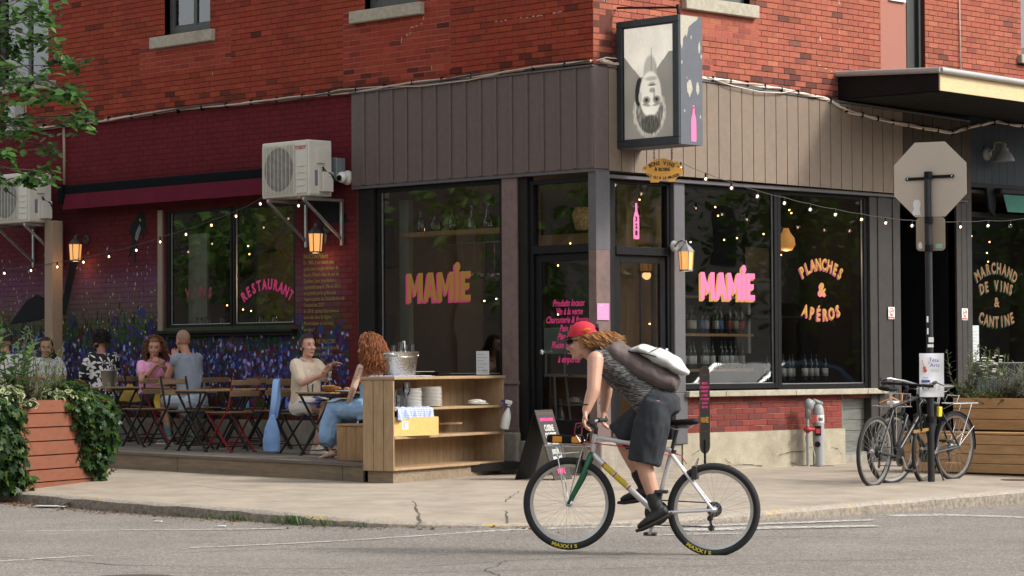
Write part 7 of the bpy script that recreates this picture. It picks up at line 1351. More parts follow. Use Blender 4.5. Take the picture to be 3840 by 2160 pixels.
# ------------------------------------------------------------------ people
def skin(name, c): return P(name, c, .5, nz=.08, ns=25, sub=.08)
def cap(m, a, b, ra, rb, n=12, mid=None):
    a, b = Vector(a), Vector(b); d = (b-a).normalized(); pts = [a-d*ra*.92, a-d*ra*.55, a]; rs = [ra*.38, ra*.83, ra]
    if mid: pts.append(a.lerp(b, mid[0])); rs.append(mid[1])
    pts += [b, b+d*rb*.55, b+d*rb*.92]; rs += [rb, rb*.83, rb*.38]; m.tube(pts, rs, n)
def fuse(name, m, mat, parent, vox=.008, it=3, wrinkle=0, ws=9):
    me = m.mesh('tmp'); o = bpy.data.objects.new('tmp', me); C.objects.link(o); r = o.modifiers.new('r', 'REMESH'); r.mode = 'VOXEL'; r.voxel_size = vox; r.use_smooth_shade = True
    s_ = o.modifiers.new('s', 'SMOOTH'); s_.factor = .5; s_.iterations = it
    dg = bpy.context.evaluated_depsgraph_get(); n_ = bpy.data.meshes.new_from_object(o.evaluated_get(dg)); bpy.data.objects.remove(o); n_.name = name
    if wrinkle:
        co = np.empty(len(n_.vertices)*3, 'f'); n_.vertices.foreach_get('co', co); no = np.empty(len(n_.vertices)*3, 'f'); n_.vertices.foreach_get('normal', no); co = co.reshape(-1,3); no = no.reshape(-1,3)
        d = np.array([mnoise.noise(Vector((p[0]*ws,p[1]*ws,p[2]*ws*.55)))+.5*mnoise.noise(Vector((p[0]*ws*2.3,p[1]*ws*2.3,p[2]*ws*1.2))) for p in co]); co += no*(d*wrinkle)[:,None]; n_.vertices.foreach_set('co', co.astype('f').ravel())
    n_.materials.clear(); n_.materials.append(mat); n_.polygons.foreach_set('use_smooth', [True]*len(n_.polygons)); n_.update(); return obj(name, n_, parent)
def hand(m, w, d, nrm, curl=.5, side=1, spread=.0, s=1.0):
    w, d, n = Vector(w), Vector(d).normalized(), Vector(nrm); n = (n-d*n.dot(d)).normalized(); x = d.cross(n)*side
    m.tube([w-d*.02*s, w+d*.02*s, w+d*.055*s, w+d*.085*s, w+d*.095*s], [(.022*s,.018*s),(.03*s,.017*s),(.038*s,.016*s),(.037*s,.014*s),(.02*s,.006*s)], 10, side=x)
    for i, L_ in enumerate((.072,.082,.076,.058)):
        L_ *= s; b = w+d*(.082-.004*abs(i-1))*s+x*(1.4-i)*.0195*s; d1 = (d+x*(1.4-i)*spread+n*curl*.45).normalized(); p1 = b+d1*L_*.48; d2 = (d1+n*curl*1.0).normalized(); p2 = p1+d2*L_*.32; d3 = (d2+n*curl*.8).normalized(); m.tube([b-d*.015, b, p1, p2, p2+d3*L_*.26], [.009*s,.0098*s,.0088*s,.008*s,.0055*s], 8)
    b = w+d*.02*s+x*.024*s; d1 = (d*.75+x*(.75)+n*.25).normalized(); p1 = b+d1*.045*s; d2 = (d1+d*.5+n*curl*.5).normalized(); m.tube([b-d1*.01, b, p1, p1+d2*.032*s], [.012*s,.0125*s,.0105*s,.007*s], 8)
def head_build(m, H, ears=True, jaw=1.0):                         # H: head matrix (x forward, z up) at skull centre
    B = m.T; m.T = B @ H
    m.ell((-.012,0,.03), (.098,.077,.098), 16, 12); m.ell((.03,0,-.02), (.066,.062,.09), 14, 10); m.ell((.045,0,-.083), (.045*jaw,.043*jaw,.036), 12, 8); m.ell((.02,0,-.07), (.06,.056*jaw,.04), 12, 8)
    m.tube([(.086,0,.022),(.102,0,-.005),(.117,0,-.03),(.1,0,-.042)], [.008,.0105,.0145,.009], 8); m.ell((.078,.034,-.022), (.022,.022,.02), 8, 6); m.ell((.078,-.034,-.022), (.022,.022,.02), 8, 6); m.ell((.08,0,.034), (.018,.052,.01), 10, 6); m.ell((.094,0,-.062), (.012,.026,.007), 8, 6); m.ell((.092,0,-.072), (.012,.022,.007), 8, 6); m.ell((.083,0,-.1), (.018,.022,.016), 8, 6)
    if ears:
        for s_ in (-1,1): m.ell((-.008,s_*.079,-.012), (.02,.011,.033), 8, 8, rot=Matrix.Rotation(.25,3,'Y')); m.ell((-.002,s_*.077,-.04), (.01,.008,.011), 8, 6)
    m.T = B
m_eyew = P('eye_white', (.33,.3,.28), .4); m_eyed = P('eye_dark', (.03,.02,.015), .2); m_lip = P('lip', (.4,.12,.1), .5)
def face_parts(parent, H, brow=(.05,.03,.02), smile=0, beard=None):
    m = M(H)
    for s_ in (-1,1): m.ell((.083,s_*.031,.012), (.0095,.0125,.0055), 8, 6)
    e = m.build('eyes', m_eyew, parent, smooth=4); m = M(H)
    for s_ in (-1,1): m.ell((.0895,s_*.031,.012), (.005,.0075,.006), 8, 6)
    m.build('iris', m_eyed, e, smooth=4); m = M(H)
    for s_ in (-1,1): m.tube([(.096,s_*.012,.036),(.096,s_*.03,.042),(.084,s_*.05,.037)], [.002,.003,.0015], 6)
    m.build('eyebrows', P('brow', brow, .9), parent, smooth=4); m = M(H); m.tube([(.094,-.027,-.064+smile*.008),(.104,-.012,-.067),(.106,0,-.0665),(.104,.012,-.067),(.094,.027,-.064+smile*.008)], [.002,.005,.0055,.005,.002], 8); m.build('mouth', m_lip, parent, smooth=4)
    if beard: m = M(H); m.ell((.042,0,-.082), (.056,.052,.042), 14, 8); m.ell((.01,0,-.06), (.06,.075,.035), 14, 8); m.build('beard', beard, parent, smooth=4)
def hair_cap(parent, H, mat, thick=.012, cut=lambda d: d.x > .45 and d.z < .45, low=-.45, noise_=.004, name='hair', r=(.098,.077,.098)):
    m = M(H); n, k = 30, 20; V = []; ok = []; c = Vector((-.012,0,.03))
    for i in range(k+1):
        for j in range(n):
            ph, th = PI*i/k, 2*PI*j/n; d = Vector((math.sin(ph)*math.cos(th), math.sin(ph)*math.sin(th), math.cos(ph))); t = thick+noise_*mnoise.noise(d*6); V.append(c+Vector((d.x*(r[0]+t), d.y*(r[1]+t), d.z*(r[2]+t)))); ok.append(not cut(d) and d.z > low)
    F = [(a,b,c_,d_) for i in range(k) for j in range(n) for a, b, c_, d_ in [(i*n+j,i*n+(j+1)%n,(i+1)*n+(j+1)%n,(i+1)*n+j)] if ok[a] and ok[c_] and ok[b] and ok[d_]]
    m.add(V, F); return m.build(name, mat, parent, smooth=4)
def curls(parent, H, n_, L_, mat, rn, amp=.014, turns=5, where=lambda d: not (d.x > .5 and d.z < .5), spread=.5, r=.0055, drop=1.0, name='hair', base=None, bias=(0,0,0), seg=16):
    m = M(H)
    for _ in range(n_):
        while True:
            d = Vector((rn.gauss(0,1),rn.gauss(0,1),rn.gauss(.25,1))).normalized()
            if d.z > -.55 and where(d): break
        p = Vector((-.012,0,.03))+Vector((d.x*.097,d.y*.077,d.z*.098)); L = L_*rn.uniform(.7,1.1); dirv = (d*.9+Vector((0,0,.1))).normalized(); ph = rn.uniform(0,6.28); pts = []; q = p.copy(); tn = turns*rn.uniform(.7,1.3)
        for k in range(seg+1):
            t = k/seg; a = ph+t*tn*2*PI; g_ = Vector((bias[0],bias[1],-drop)); dv = (dirv*max(0,(1-t*2.2))*spread*2+g_*min(1,t*2.4+.12)+Vector((d.x,d.y,0))*spread*.22).normalized(); q = q+dv*(L/seg); e1 = dv.orthogonal().normalized(); e2 = dv.cross(e1); w = amp*min(1,t*3); pts.append(q+e1*w*math.cos(a)+e2*w*math.sin(a))
        m.tube([p]+pts, [r*(.7+.6*((_*7)%5)/5)]*(seg-1)+[r*.8,r*.6,r*.25], 4)
    return m.build(name, mat, parent, smooth=4)
def headM(p, yaw=0, pitch=0, roll=0): return Matrix.Translation(p) @ Matrix.Rotation(yaw,4,'Z') @ Matrix.Rotation(pitch,4,'Y') @ Matrix.Rotation(roll,4,'X')
def foot(m, a, toe, r=1.0):                                       # shoe shape from ankle a towards toe direction
    a = Vector(a); t = Vector(toe).normalized(); s_ = t.cross(Vector((0,0,1))); s_ = s_.normalized() if s_.length > .05 else Vector((0,1,0)); u_ = s_.cross(t)
    m.tube([a-t*.065-u_*.05, a-t*.05-u_*.05, a+t*.0-u_*.048, a+t*.09-u_*.058, a+t*.155-u_*.066, a+t*.185-u_*.07], [(.02*r,.02*r),(.034*r,.034*r),(.038*r,.042*r),(.044*r,.028*r),(.038*r,.02*r),(.018*r,.01*r)], 12, side=s_); return t, s_, u_
def torso(m, pts, side=(0,1,0), n=18): m.tube([p for p, _, _ in pts], [(a,b) for _, a, b in pts], n, side=side)
def arm(m, sh, el, wr, k=1.0): cap(m, sh, el, .05*k, .04*k, mid=(.45,.045*k)); cap(m, el, wr, .04*k, .026*k, mid=(.3,.038*k))
def leg(m, hip, kn, an, k=1.0): cap(m, hip, kn, .082*k, .056*k, mid=(.4,.074*k)); cap(m, kn, an, .054*k, .034*k, mid=(.3,.053*k))
def seated(name, label, x, y, rz, sk, sh, wst, hd, arms, legs, k=1.0, jaw=1.0, clothes=(), hh=.0, feet=None, vox=.007):
    t = thing(name, label, 'person', (x,y,dzf(x)), rz); m = M(); pel = Vector((0,0,.54)); S_ = Vector(sh); Wd = wst
    torso(m, [(pel+Vector((0,0,-.09)),.1*k,.08*k),(pel,.165*k,.115*k),(pel.lerp(S_,.35),.13*Wd,.1*k),(pel.lerp(S_,.7),.155*k,.112*k),(pel.lerp(S_,.93),.165*k,.095*k),(S_+Vector((0,0,.0)),.12*k,.075*k),(S_+Vector((.005,0,.045)),.06*k,.055*k)])
    cap(m, S_+Vector((0,0,.0)), Vector(hd)+Vector((-.015,0,-.06)), .052*k, .05*k)
    H = headM(*[Vector(hd)]+list(hh if isinstance(hh, tuple) else (hh,))); head_build(m, H, jaw=jaw)
    for s_, (e, w, hdir, hn, cu) in zip((1,-1), arms): a = S_+Vector((0,.165*k*s_,-.025)); arm(m, a, e, w, k); hand(m, Vector(w), hdir, hn, cu, s_, .12, k)
    for s_, (kn, an) in zip((1,-1), legs): leg(m, (0,.09*s_,.53), kn, an, k)
    if feet:
        for f in feet: foot(m, *f, r=.85)
    b = fuse('body', m, sk, t, vox); return t, H, S_
def tee(parent, name, mat, S_, k, arms, sleeve=.5, hem=.48, open_=0, w=.0, sl=1.0, wr=.006, neckz=.03, tail=0, vox=.008, bust=0):
    m = M(); g_ = .016+w
    if bust: [m.ell(S_+Vector((.075,.075*q_,-.14)), (bust,bust*1.1,bust), 12, 8) for q_ in (1,-1)]
    pel = Vector((0,0,.54))
    torso(m, [(Vector((tail,0,hem-.02)),.15*k+g_,.1*k+g_),(Vector((0,0,hem)),.17*k+g_,.125*k+g_),(pel.lerp(S_,.3),.15*k+g_,.118*k+g_),(pel.lerp(S_,.7),.16*k+g_,.12*k+g_),(pel.lerp(S_,.93),.168*k+g_,.1*k+g_),(S_+Vector((0,0,.012)),.115*k+g_,.078*k+g_),(S_+Vector((0,0,neckz+.012)),.06*k+g_,.055*k+g_)])
    for s_, a in zip((1,-1), arms):
        if sleeve: p = S_+Vector((0,.16*k*s_,-.025)); e = Vector(a[0]); cap(m, p, p.lerp(e,sleeve), .062*k*sl+w, .06*k*sl+w)
    return fuse(name, m, mat, parent, vox, 2, wr)
DOWN = (0,0,-1)
# 1 woman in the cream shirt, gesturing across the table (faces +x)
sk1 = skin('fair_skin', (.6,.34,.25)); armsA = [((.12,.2,.82),(.3,.12,.98),(.9,.0,.25),(0,-.2,-1),.35),((.2,-.22,.78),(.47,-.15,.88),(.55,-.05,.75),(.7,.2,-.3),.3)]
pA, HA, SA = seated('person', 'woman in a cream short sleeved shirt talking with both hands raised', -3.08, -1.4, .02, sk1, (.02,0,1.0), .95, (.05,0,1.185), armsA, [((.42,.1,.55),(.4,.11,.14)),((.44,-.09,.53),(.3,-.1,.14))], .95, .95, hh=(-.25,-.02), feet=[((.4,.11,.11),(1,0,-.15)),((.3,-.1,.11),(1,0,-.15))])
m_cream = P('cream_linen', (.64,.53,.4), .85, nz=.07, ns=20, bump=.1, bs=300); tee(pA, 'shirt', m_cream, SA, .92, armsA, .72, .5, w=.018, sl=1.05, wr=.014, bust=.075, neckz=-.012)
m = M(HA @ Matrix.Translation((0,0,0))); m = M(); m.tube([SA+Vector((.05,.075,.03)),SA+Vector((.09,.035,-.01)),SA+Vector((.11,0,-.06)),SA+Vector((.09,-.035,-.01)),SA+Vector((.05,-.075,.03)),SA+Vector((-.03,-.065,.045)),SA+Vector((-.06,0,.05)),SA+Vector((-.03,.065,.045))], [(.02,.007)]*8, 8, closed=True); m.build('collar', m_cream, pA, smooth=4)
m = M(); [cap(m, (-.02,.09*s_,.52), (.2,.1*s_,.535), .105, .094) for s_ in (1,-1)]; torso(m, [(Vector((-.02,0,.43)),.16,.12),(Vector((-.01,0,.55)),.18,.14),(Vector((0,0,.62)),.165,.125)]); fuse('shorts', m, P('white_denim', (.72,.7,.66), .85), pA, .009, 2, .006)
m = M()
for j in range(9):
    for i in range(13): m.v.append((.1+.3*j/8, -.2+.4*i/12, .635-.012*abs(i-6)**1.35*.45-.03*(j/8)+.008*math.sin(i*1.1+j*.6)))
for j in range(8):
    for i in range(12): q = j*13+i; m.f.append((q,q+13,q+14,q+1)); m.c.append(None)
for i in range(13): m.v.append((.41, -.2+.4*i/12, .5+.012*math.sin(i)))
for i in range(12): m.f.append((8*13+i,9*13+i,9*13+i+1,8*13+i+1)); m.c.append(None)
m.build('napkin', checker_mat('navy_gingham', (.4,.42,.55), (.1,.13,.35), (.03,.05,.2), 30), pA, smooth=4)
face_parts(pA, HA, (.04,.025,.02)); m_brun = P('dark_brown_hair', (.012,.008,.006), .75, nz=.4, ns=60); hair_cap(pA, HA, m_brun, .018, lambda d: d.x > .46 and d.z < .5, -.6, .005); m = M(HA); m.ell((-.135,0,-.045), (.055,.06,.055), 12, 8); m.ell((-.085,0,-.03), (.06,.078,.075), 12, 8); m.ell((-.05,0,-.07), (.05,.06,.05), 12, 8); m.build('hair_bun', m_brun, pA, smooth=4)
m_sand2 = P('cream_sandal', (.6,.55,.47), .6)
for (ax_, ay_) in ((.4,.11),(.3,-.1)): m = M(); m.cbx(ax_-.075,ax_+.02,ay_-.04,ay_+.04,.0,.062,.01); m.cbx(ax_+.0205,ax_+.19,ay_-.045,ay_+.045,.0,.036,.01); m.tube([(ax_+.1,ay_-.045,.035),(ax_+.09,ay_,.085),(ax_+.1,ay_+.045,.035)], [(.022,.005)]*3, 8); m.tube([(ax_+.05,ay_-.045,.05),(ax_+.05,ay_,.1),(ax_+.05,ay_+.045,.05)], [(.02,.005)]*3, 8); m.tube([(ax_-.02,ay_-.04,.06),(ax_-.06,ay_,.1),(ax_-.02,ay_+.04,.06)], [(.012,.004)]*3, 8); m.build('sandal', m_sand2, pA, smooth=1)
# 2 redhead with bare shoulders on the bench (faces -x)
sk2 = skin('pale_skin', (.62,.4,.29)); armsB = [((.06,.23,.76),(.2,.17,.57),(.7,-.15,-.5),(-.3,0,-1),.5),((.1,-.2,.78),(.28,-.14,.62),(.9,.1,-.3),(0,0,-1),.3)]
pB, HB, SB = seated('person', 'redhead with long curly hair and a strapless blue dress', -1.5, -1.82, PI+.12, sk2, (.03,0,.99), .88, (.06,0,1.17), armsB, [((.4,.1,.53),(.5,.11,.12)),((.4,-.1,.53),(.46,-.1,.12))], .9, .92, hh=(.25,.05), feet=[((.5,.11,.1),(1,0,-.2)),((.46,-.1,.1),(1,0,-.2))])
m_bdress = P('light_blue_cotton', (.25,.42,.66), .85, nz=.14, ns=8, bump=.3, bs=60); m = M(); torso(m, [(Vector((0,0,.42)),.2,.14),(Vector((0,0,.52)),.19,.145),(Vector((.01,0,.66)),.14,.115),(Vector((.012,0,.76)),.15,.118),(Vector((.012,0,.79)),.14,.11)])
for s_ in (1,-1): cap(m, (.0,.1*s_,.53), (.43,.12*s_,.54), .12, .1); cap(m, (.43,.12*s_,.52), (.5,.13*s_,.24), .1, .12)
torso(m, [(Vector((.2,0,.5)),.2,.1),(Vector((.42,0,.52)),.2,.1),(Vector((.5,0,.4)),.21,.09),(Vector((.52,0,.2)),.22,.08)]); fuse('dress', m, m_bdress, pB, .01, 2, .012, 14)
m = M()
for j in range(10):
    for i in range(5): m.v.append((.12+.36*j/9, .02+.05*i, .665-.05*(j/9)-.004*abs(i-2)**2+.008*math.sin(j*1.2+i)))
for j in range(9):
    for i in range(4): q = j*5+i; m.f.append((q,q+5,q+6,q+1)); m.c.append(None)
m.build('yellow_napkin', P('yellow_cloth', (.62,.52,.25), .85), pB, smooth=4)
face_parts(pB, HB, (.2,.07,.03)); rn = random.Random(41); m_red = P('copper_hair', (.24,.075,.022), .6, nz=.5, ns=50); hair_cap(pB, HB, m_red, .012, lambda d: d.x > .5 and d.z < .5, -.5); curls(pB, HB, 620, .33, m_red, rn, .016, 2.6, where=lambda d: d.x < .3, spread=.3, r=.0036, bias=(-.12,0,0), seg=15)
m_tat = P('tattoo_ink', (.2,.14,.11), .6)
m = M(); Sx = SB+Vector((0,.15,-.025)); rn2 = random.Random(6)
for i in range(16):
    t = rn2.uniform(.05,.75); p = Sx.lerp(Vector(armsB[0][0]), t); a = rn2.uniform(.3,2.4); R3 = .0478; pts = []
    for k in range(7): aa = a+.16*k+.1*math.sin(k*2+i); pts.append(p+Vector((R3*math.cos(aa), R3*math.sin(aa), .012*math.sin(k*1.1+i)+.004*k)))
    m.tube(pts, .0016, 4)
for i in range(9):
    p = Vector(armsB[0][0]).lerp(Vector(armsB[0][1]), rn2.uniform(.35,.9)); a = rn2.uniform(.2,2.2); m.tube([p+Vector((.036*math.cos(a+.2*k), .036*math.sin(a+.2*k), .012*math.sin(k*1.3))) for k in range(6)], .0016, 4)
m.build('arm_tattoo', m_tat, pB)
# 3 woman in the pink shirt (faces right and towards the street)
sk3 = skin('rosy_skin', (.5,.25,.17)); armsC = [((.2,.19,.78),(.31,.03,.97),(.1,-.75,.5),(-.6,0,-.4),.9),((.22,-.2,.76),(.31,-.05,.95),(.1,.75,.5),(-.6,0,-.4),.9)]
pC, HC_, SC_ = seated('person', 'smiling woman with curly hair in a pink shirt resting her chin near her hands', -7.02, -.52, -.32, sk3, (.06,0,.98), .95, (.12,0,1.155), armsC, [((.42,.1,.55),(.34,.12,.14)),((.46,-.06,.58),(.5,-.0,.24))], .95, .95, hh=(-.45,.08))
tee(pC, 'shirt', P('pink_cotton', lin(238,168,208), .85, nz=.06), SC_, .93, armsC, .42, .5, w=.008, sl=.95, bust=.07, neckz=-.005); m_char = P('charcoal_trousers', (.04,.042,.042), .85, nz=.15)
m = M(); torso(m, [(Vector((-.02,0,.43)),.16,.12),(Vector((-.01,0,.54)),.18,.14),(Vector((0,0,.6)),.165,.125)])
for s_, kn, an in ((1,(.42,.1,.55),(.34,.12,.14)),(-1,(.46,-.06,.58),(.5,-.0,.24))): k_ = Vector(kn); cap(m, (0,.09*s_,.53), k_, .105, .08); cap(m, k_, k_.lerp(Vector(an),.45), .078, .08)
fuse('trousers', m, m_char, pC, .009, 2, .006)
m_shoe = P('black_canvas_shoe', (.016,.016,.018), .8); m_sole = P('white_sole', (.62,.6,.55), .7)
def sneaker(parent, a, toe, up_mat=m_shoe, sole=m_sole, laces=True):
    m = M(); t, s_, u_ = foot(m, a, toe); a = Vector(a); cap(m, a-u_*.03, a+u_*.03, .042, .042); sh_ = fuse('shoe', m, up_mat, parent, .006, 2)
    m = M(); m.tube([a-t*.072-u_*.09, a-t*.04-u_*.092, a+t*.09-u_*.094, a+t*.16-u_*.094, a+t*.2-u_*.09], [(.025,.012),(.04,.016),(.048,.016),(.042,.015),(.02,.01)], 12, side=s_); m.build('sole', sole, sh_, smooth=1)
    if laces: m = M(); [m.tube([a+t*(.035+.025*i)+s_*.024-u_*(.012+.012*i), a+t*(.03+.025*i)-u_*(-.002+.012*i), a+t*(.035+.025*i)-s_*.024-u_*(.012+.012*i)], .0035, 5) for i in range(4)]; m.build('laces', m_white, sh_)
sneaker(pC, (.34,.12,.1), (1,0,0)); sneaker(pC, (.5,.0,.22), (.75,-.1,-.45))
face_parts(pC, HC_, (.12,.06,.03), smile=1); m_cbrown = P('curly_brown_hair', (.17,.075,.03), .55, nz=.4, ns=50); hair_cap(pC, HC_, m_cbrown, .012, lambda d: d.x > .45 and d.z < .5, -.5); curls(pC, HC_, 460, .19, m_cbrown, rn, .014, 2.4, where=lambda d: d.x < .25, spread=.5, r=.0036, drop=.8, bias=(-.25,0,0), seg=13)
m = M(); m.tube([(.31+.03*math.cos(k*PI/6)*.4,.03+.03*math.cos(k*PI/6),.95+.03*math.sin(k*PI/6)) for k in range(12)], .003, 5, closed=True); m.build('bracelet', m_white, pC)
# 4 man with shaved head in the grey sleeveless shirt (faces -x, seen from behind)
sk4 = skin('tanned_skin', (.46,.22,.14)); armsD = [((.22,.2,.82),(.24,.08,1.02),(.1,-.2,.9),(.4,-.6,0),.5),((.2,-.2,.76),(.35,-.12,.74),(.95,.1,0),(0,0,-1),.35)]
pD, HD, SD = seated('person', 'man with shaved head in a grey sleeveless shirt seen from behind', -6.1, -.6, PI+.1, sk4, (.1,0,1.06), 1.05, (.17,0,1.255), armsD, [((.38,.12,.52),(.3,.12,.14)),((.42,-.12,.52),(.08,-.06,.16))], 1.06, 1.05, hh=(-.25,.1))
tee(pD, 'tank_top', P('heather_grey', (.27,.3,.36), .9, nz=.08, ns=90), SD, 1.06, armsD, .12, .42, w=.014, sl=1.0, wr=.012, tail=-.05); m = M(); torso(m, [(Vector((-.02,0,.43)),.17,.13),(Vector((-.01,0,.54)),.195,.15),(Vector((0,0,.6)),.18,.135)]); [cap(m, (0,.095*s_,.53), (.3,.12*s_,.53), .11, .098) for s_ in (1,-1)]; fuse('shorts', m, P('pale_denim', (.45,.52,.6), .9, nz=.1), pD, .009, 2, .006)
face_parts(pD, HD, (.06,.035,.02)); hair_cap(pD, HD, P('stubble_hair', (.3,.2,.14), .8, nz=.2, ns=90), .0025, lambda d: d.x > .55 and d.z < .6, -.25, .0005)
m_teal2 = P('teal_sock', blue := (.1,.2,.22), .9, nz=.4, ns=40); m_olive = P('olive_sneaker', (.22,.21,.17), .7, nz=.35, ns=30)
for a, kn, toe in (((.3,.12,.1),(.38,.12,.52),(1,0,0)),((.08,-.06,.13),(.42,-.12,.52),(.85,0,-.5))): m = M(); a_ = Vector(a); cap(m, a_, a_.lerp(Vector(kn),.32), .045, .047); m.build('sock', m_teal2, pD, smooth=4); sneaker(pD, a, toe, m_olive, m_sole, False)
m = M(); 
for j in range(8):
    for i in range(6): m.v.append((.33+.03*math.sin(j*.5), .2+.02*i-.0*j, .62-.03*j+.01*math.sin(i*1.7+j)))
for j in range(7):
    for i in range(5): q = j*6+i; m.f.append((q,q+6,q+7,q+1)); m.c.append(None)
m.build('yellow_napkin', P('mustard_napkin', (.55,.36,.06), .9, nz=.2, ns=30), pD, smooth=4)
# 5 man in the black and white floral shirt (faces -x)
sk5 = skin('olive_skin', (.42,.19,.12)); armsE = [((.14,.22,.76),(.34,.16,.74),(.9,-.2,0),(0,0,-1),.4),((.14,-.22,.76),(.34,-.14,.74),(.9,.2,0),(0,0,-1),.4)]
pE, HE, SE = seated('person', 'dark haired man in a black and white floral shirt', -7.72, -.72, PI-.05, sk5, (.05,0,1.05), 1.05, (.1,0,1.245), armsE, [((.42,.12,.52),(.4,.12,.14)),((.42,-.12,.52),(.4,-.12,.14))], 1.05, 1.05, hh=(.25,.05))
def floral():
    m = P('floral_print', (.01,.01,.012), .85); N, L = nod(m); b = N['Principled BSDF']; tc = N.new('ShaderNodeTexCoord'); v = N.new('ShaderNodeTexVoronoi'); v.inputs['Scale'].default_value = 7.5; v.inputs['Randomness'].default_value = .9; L.new(tc.outputs['Object'], v.inputs[0])
    sb_ = N.new('ShaderNodeVectorMath'); sb_.operation = 'SUBTRACT'; sc_ = N.new('ShaderNodeVectorMath'); sc_.operation = 'SCALE'; sc_.inputs['Scale'].default_value = 1; L.new(tc.outputs['Object'], sb_.inputs[0]); L.new(v.outputs['Position'], sb_.inputs[1]); sx_ = N.new('ShaderNodeSeparateXYZ'); L.new(sb_.outputs[0], sx_.inputs[0])
    at = N.new('ShaderNodeMath'); at.operation = 'ARCTAN2'; L.new(sx_.outputs['Z'], at.inputs[0]); L.new(sx_.outputs['Y'], at.inputs[1]); mu = N.new('ShaderNodeMath'); mu.operation = 'MULTIPLY'; mu.inputs[1].default_value = 5; L.new(at.outputs[0], mu.inputs[0]); co = N.new('ShaderNodeMath'); co.operation = 'COSINE'; L.new(mu.outputs[0], co.inputs[0])
    ml = N.new('ShaderNodeMath'); ml.operation = 'MULTIPLY_ADD'; ml.inputs[1].default_value = .2; ml.inputs[2].default_value = .42; L.new(co.outputs[0], ml.inputs[0]); lt_ = N.new('ShaderNodeMath'); lt_.operation = 'LESS_THAN'; L.new(v.outputs['Distance'], lt_.inputs[0]); L.new(ml.outputs[0], lt_.inputs[1])
    x = N.new('ShaderNodeMix'); x.data_type = 'RGBA'; x.inputs[6].default_value = (.012,.012,.014,1); x.inputs[7].default_value = (.7,.7,.68,1); L.new(lt_.outputs[0], x.inputs[0]); L.new(x.outputs[2], b.inputs['Base Color']); return m
tee(pE, 'floral_shirt', floral(), SE, 1.05, armsE, .75, .48, w=.016, sl=1.05, wr=.01); m_blackh = P('black_hair', (.008,.006,.005), .75, nz=.4, ns=60); face_parts(pE, HE, (.02,.012,.01), beard=m_blackh); hair_cap(pE, HE, m_blackh, .018, lambda d: d.x > .62 and d.z < .5, -.5, .014); curls(pE, HE, 200, .055, m_blackh, random.Random(5), .007, 1.2, where=lambda d: d.x < .6, spread=1.2, r=.0045, drop=.1, seg=7); m = M(); torso(m, [(Vector((-.02,0,.43)),.17,.13),(Vector((-.01,0,.54)),.19,.145),(Vector((0,0,.6)),.175,.13)]); [cap(m, (0,.095*s_,.53), (.42,.12*s_,.52), .1, .075) for s_ in (1,-1)]; [cap(m, (.42,.12*s_,.5), (.4,.12*s_,.14), .07, .06) for s_ in (1,-1)]; fuse('trousers', m, m_char, pE, .01, 2); sneaker(pE, (.4,.12,.1), (1,0,0)); sneaker(pE, (.4,-.12,.1), (1,0,0))
# 6 dark haired woman behind the planter (faces right), 7 man at the far left
armsF = [((.16,.2,.78),(.34,.1,.76),(.8,-.3,0),(0,0,-1),.5),((.16,-.2,.78),(.34,-.08,.78),(.8,.3,.1),(0,0,-1),.5)]
pF, HF, SF = seated('person', 'dark haired woman in a white patterned blouse behind the planter', -8.92, -.8, -.35, skin('light_brown_skin', (.42,.21,.13)), (.08,0,.99), .95, (.15,0,1.16), armsF, [((.42,.1,.54),(.4,.11,.14)),((.42,-.1,.54),(.4,-.1,.14))], .95, .95, hh=(-.3,.15))
tee(pF, 'blouse', blotch_mat('white_speckled_print', (.62,.62,.63), (.09,.09,.11), 38, .6, .02, 2.2), SF, .95, armsF, .8, .5, w=.02, sl=1.15, wr=.012); face_parts(pF, HF, (.02,.012,.01)); hair_cap(pF, HF, m_blackh, .012, lambda d: d.x > .45 and d.z < .6, -.6); m = M(HF); m.tube([(-.06,.06,-.03),(-.07,.09,-.12),(-.04,.1,-.22)], [.035,.04,.02], 8); m.tube([(-.08,0,-.03),(-.1,.0,-.12),(-.09,.0,-.24)], [.06,.05,.03], 8); m.build('long_hair', m_blackh, pF, smooth=4)
pG, HG, SG = seated('person', 'man in a white t-shirt at the left edge behind the plants', -8.35, -1.72, PI-.1, sk5, (.05,0,1.04), 1.05, (.1,0,1.23), armsE, [((.42,.12,.52),(.4,.12,.14)),((.42,-.12,.52),(.4,-.12,.14))], 1.05, 1.05, hh=(.1,.05))
tee(pG, 'white_shirt', P('offwhite_cotton', (.62,.6,.6), .85), SG, 1.05, armsE, .55, .48, w=.012, wr=.01); hair_cap(pG, HG, m_blackh, .016, lambda d: d.x > .55 and d.z < .5, -.3, .006); face_parts(pG, HG, (.02,.012,.01), beard=P('short_beard', (.05,.025,.015), .9)); m = M(); torso(m, [(Vector((-.02,0,.43)),.17,.13),(Vector((-.01,0,.54)),.19,.145),(Vector((0,0,.6)),.175,.13)]); [cap(m, (0,.095*s_,.53), (.42,.12*s_,.52), .1, .075) for s_ in (1,-1)]; fuse('trousers', m, m_char, pG, .01, 2)
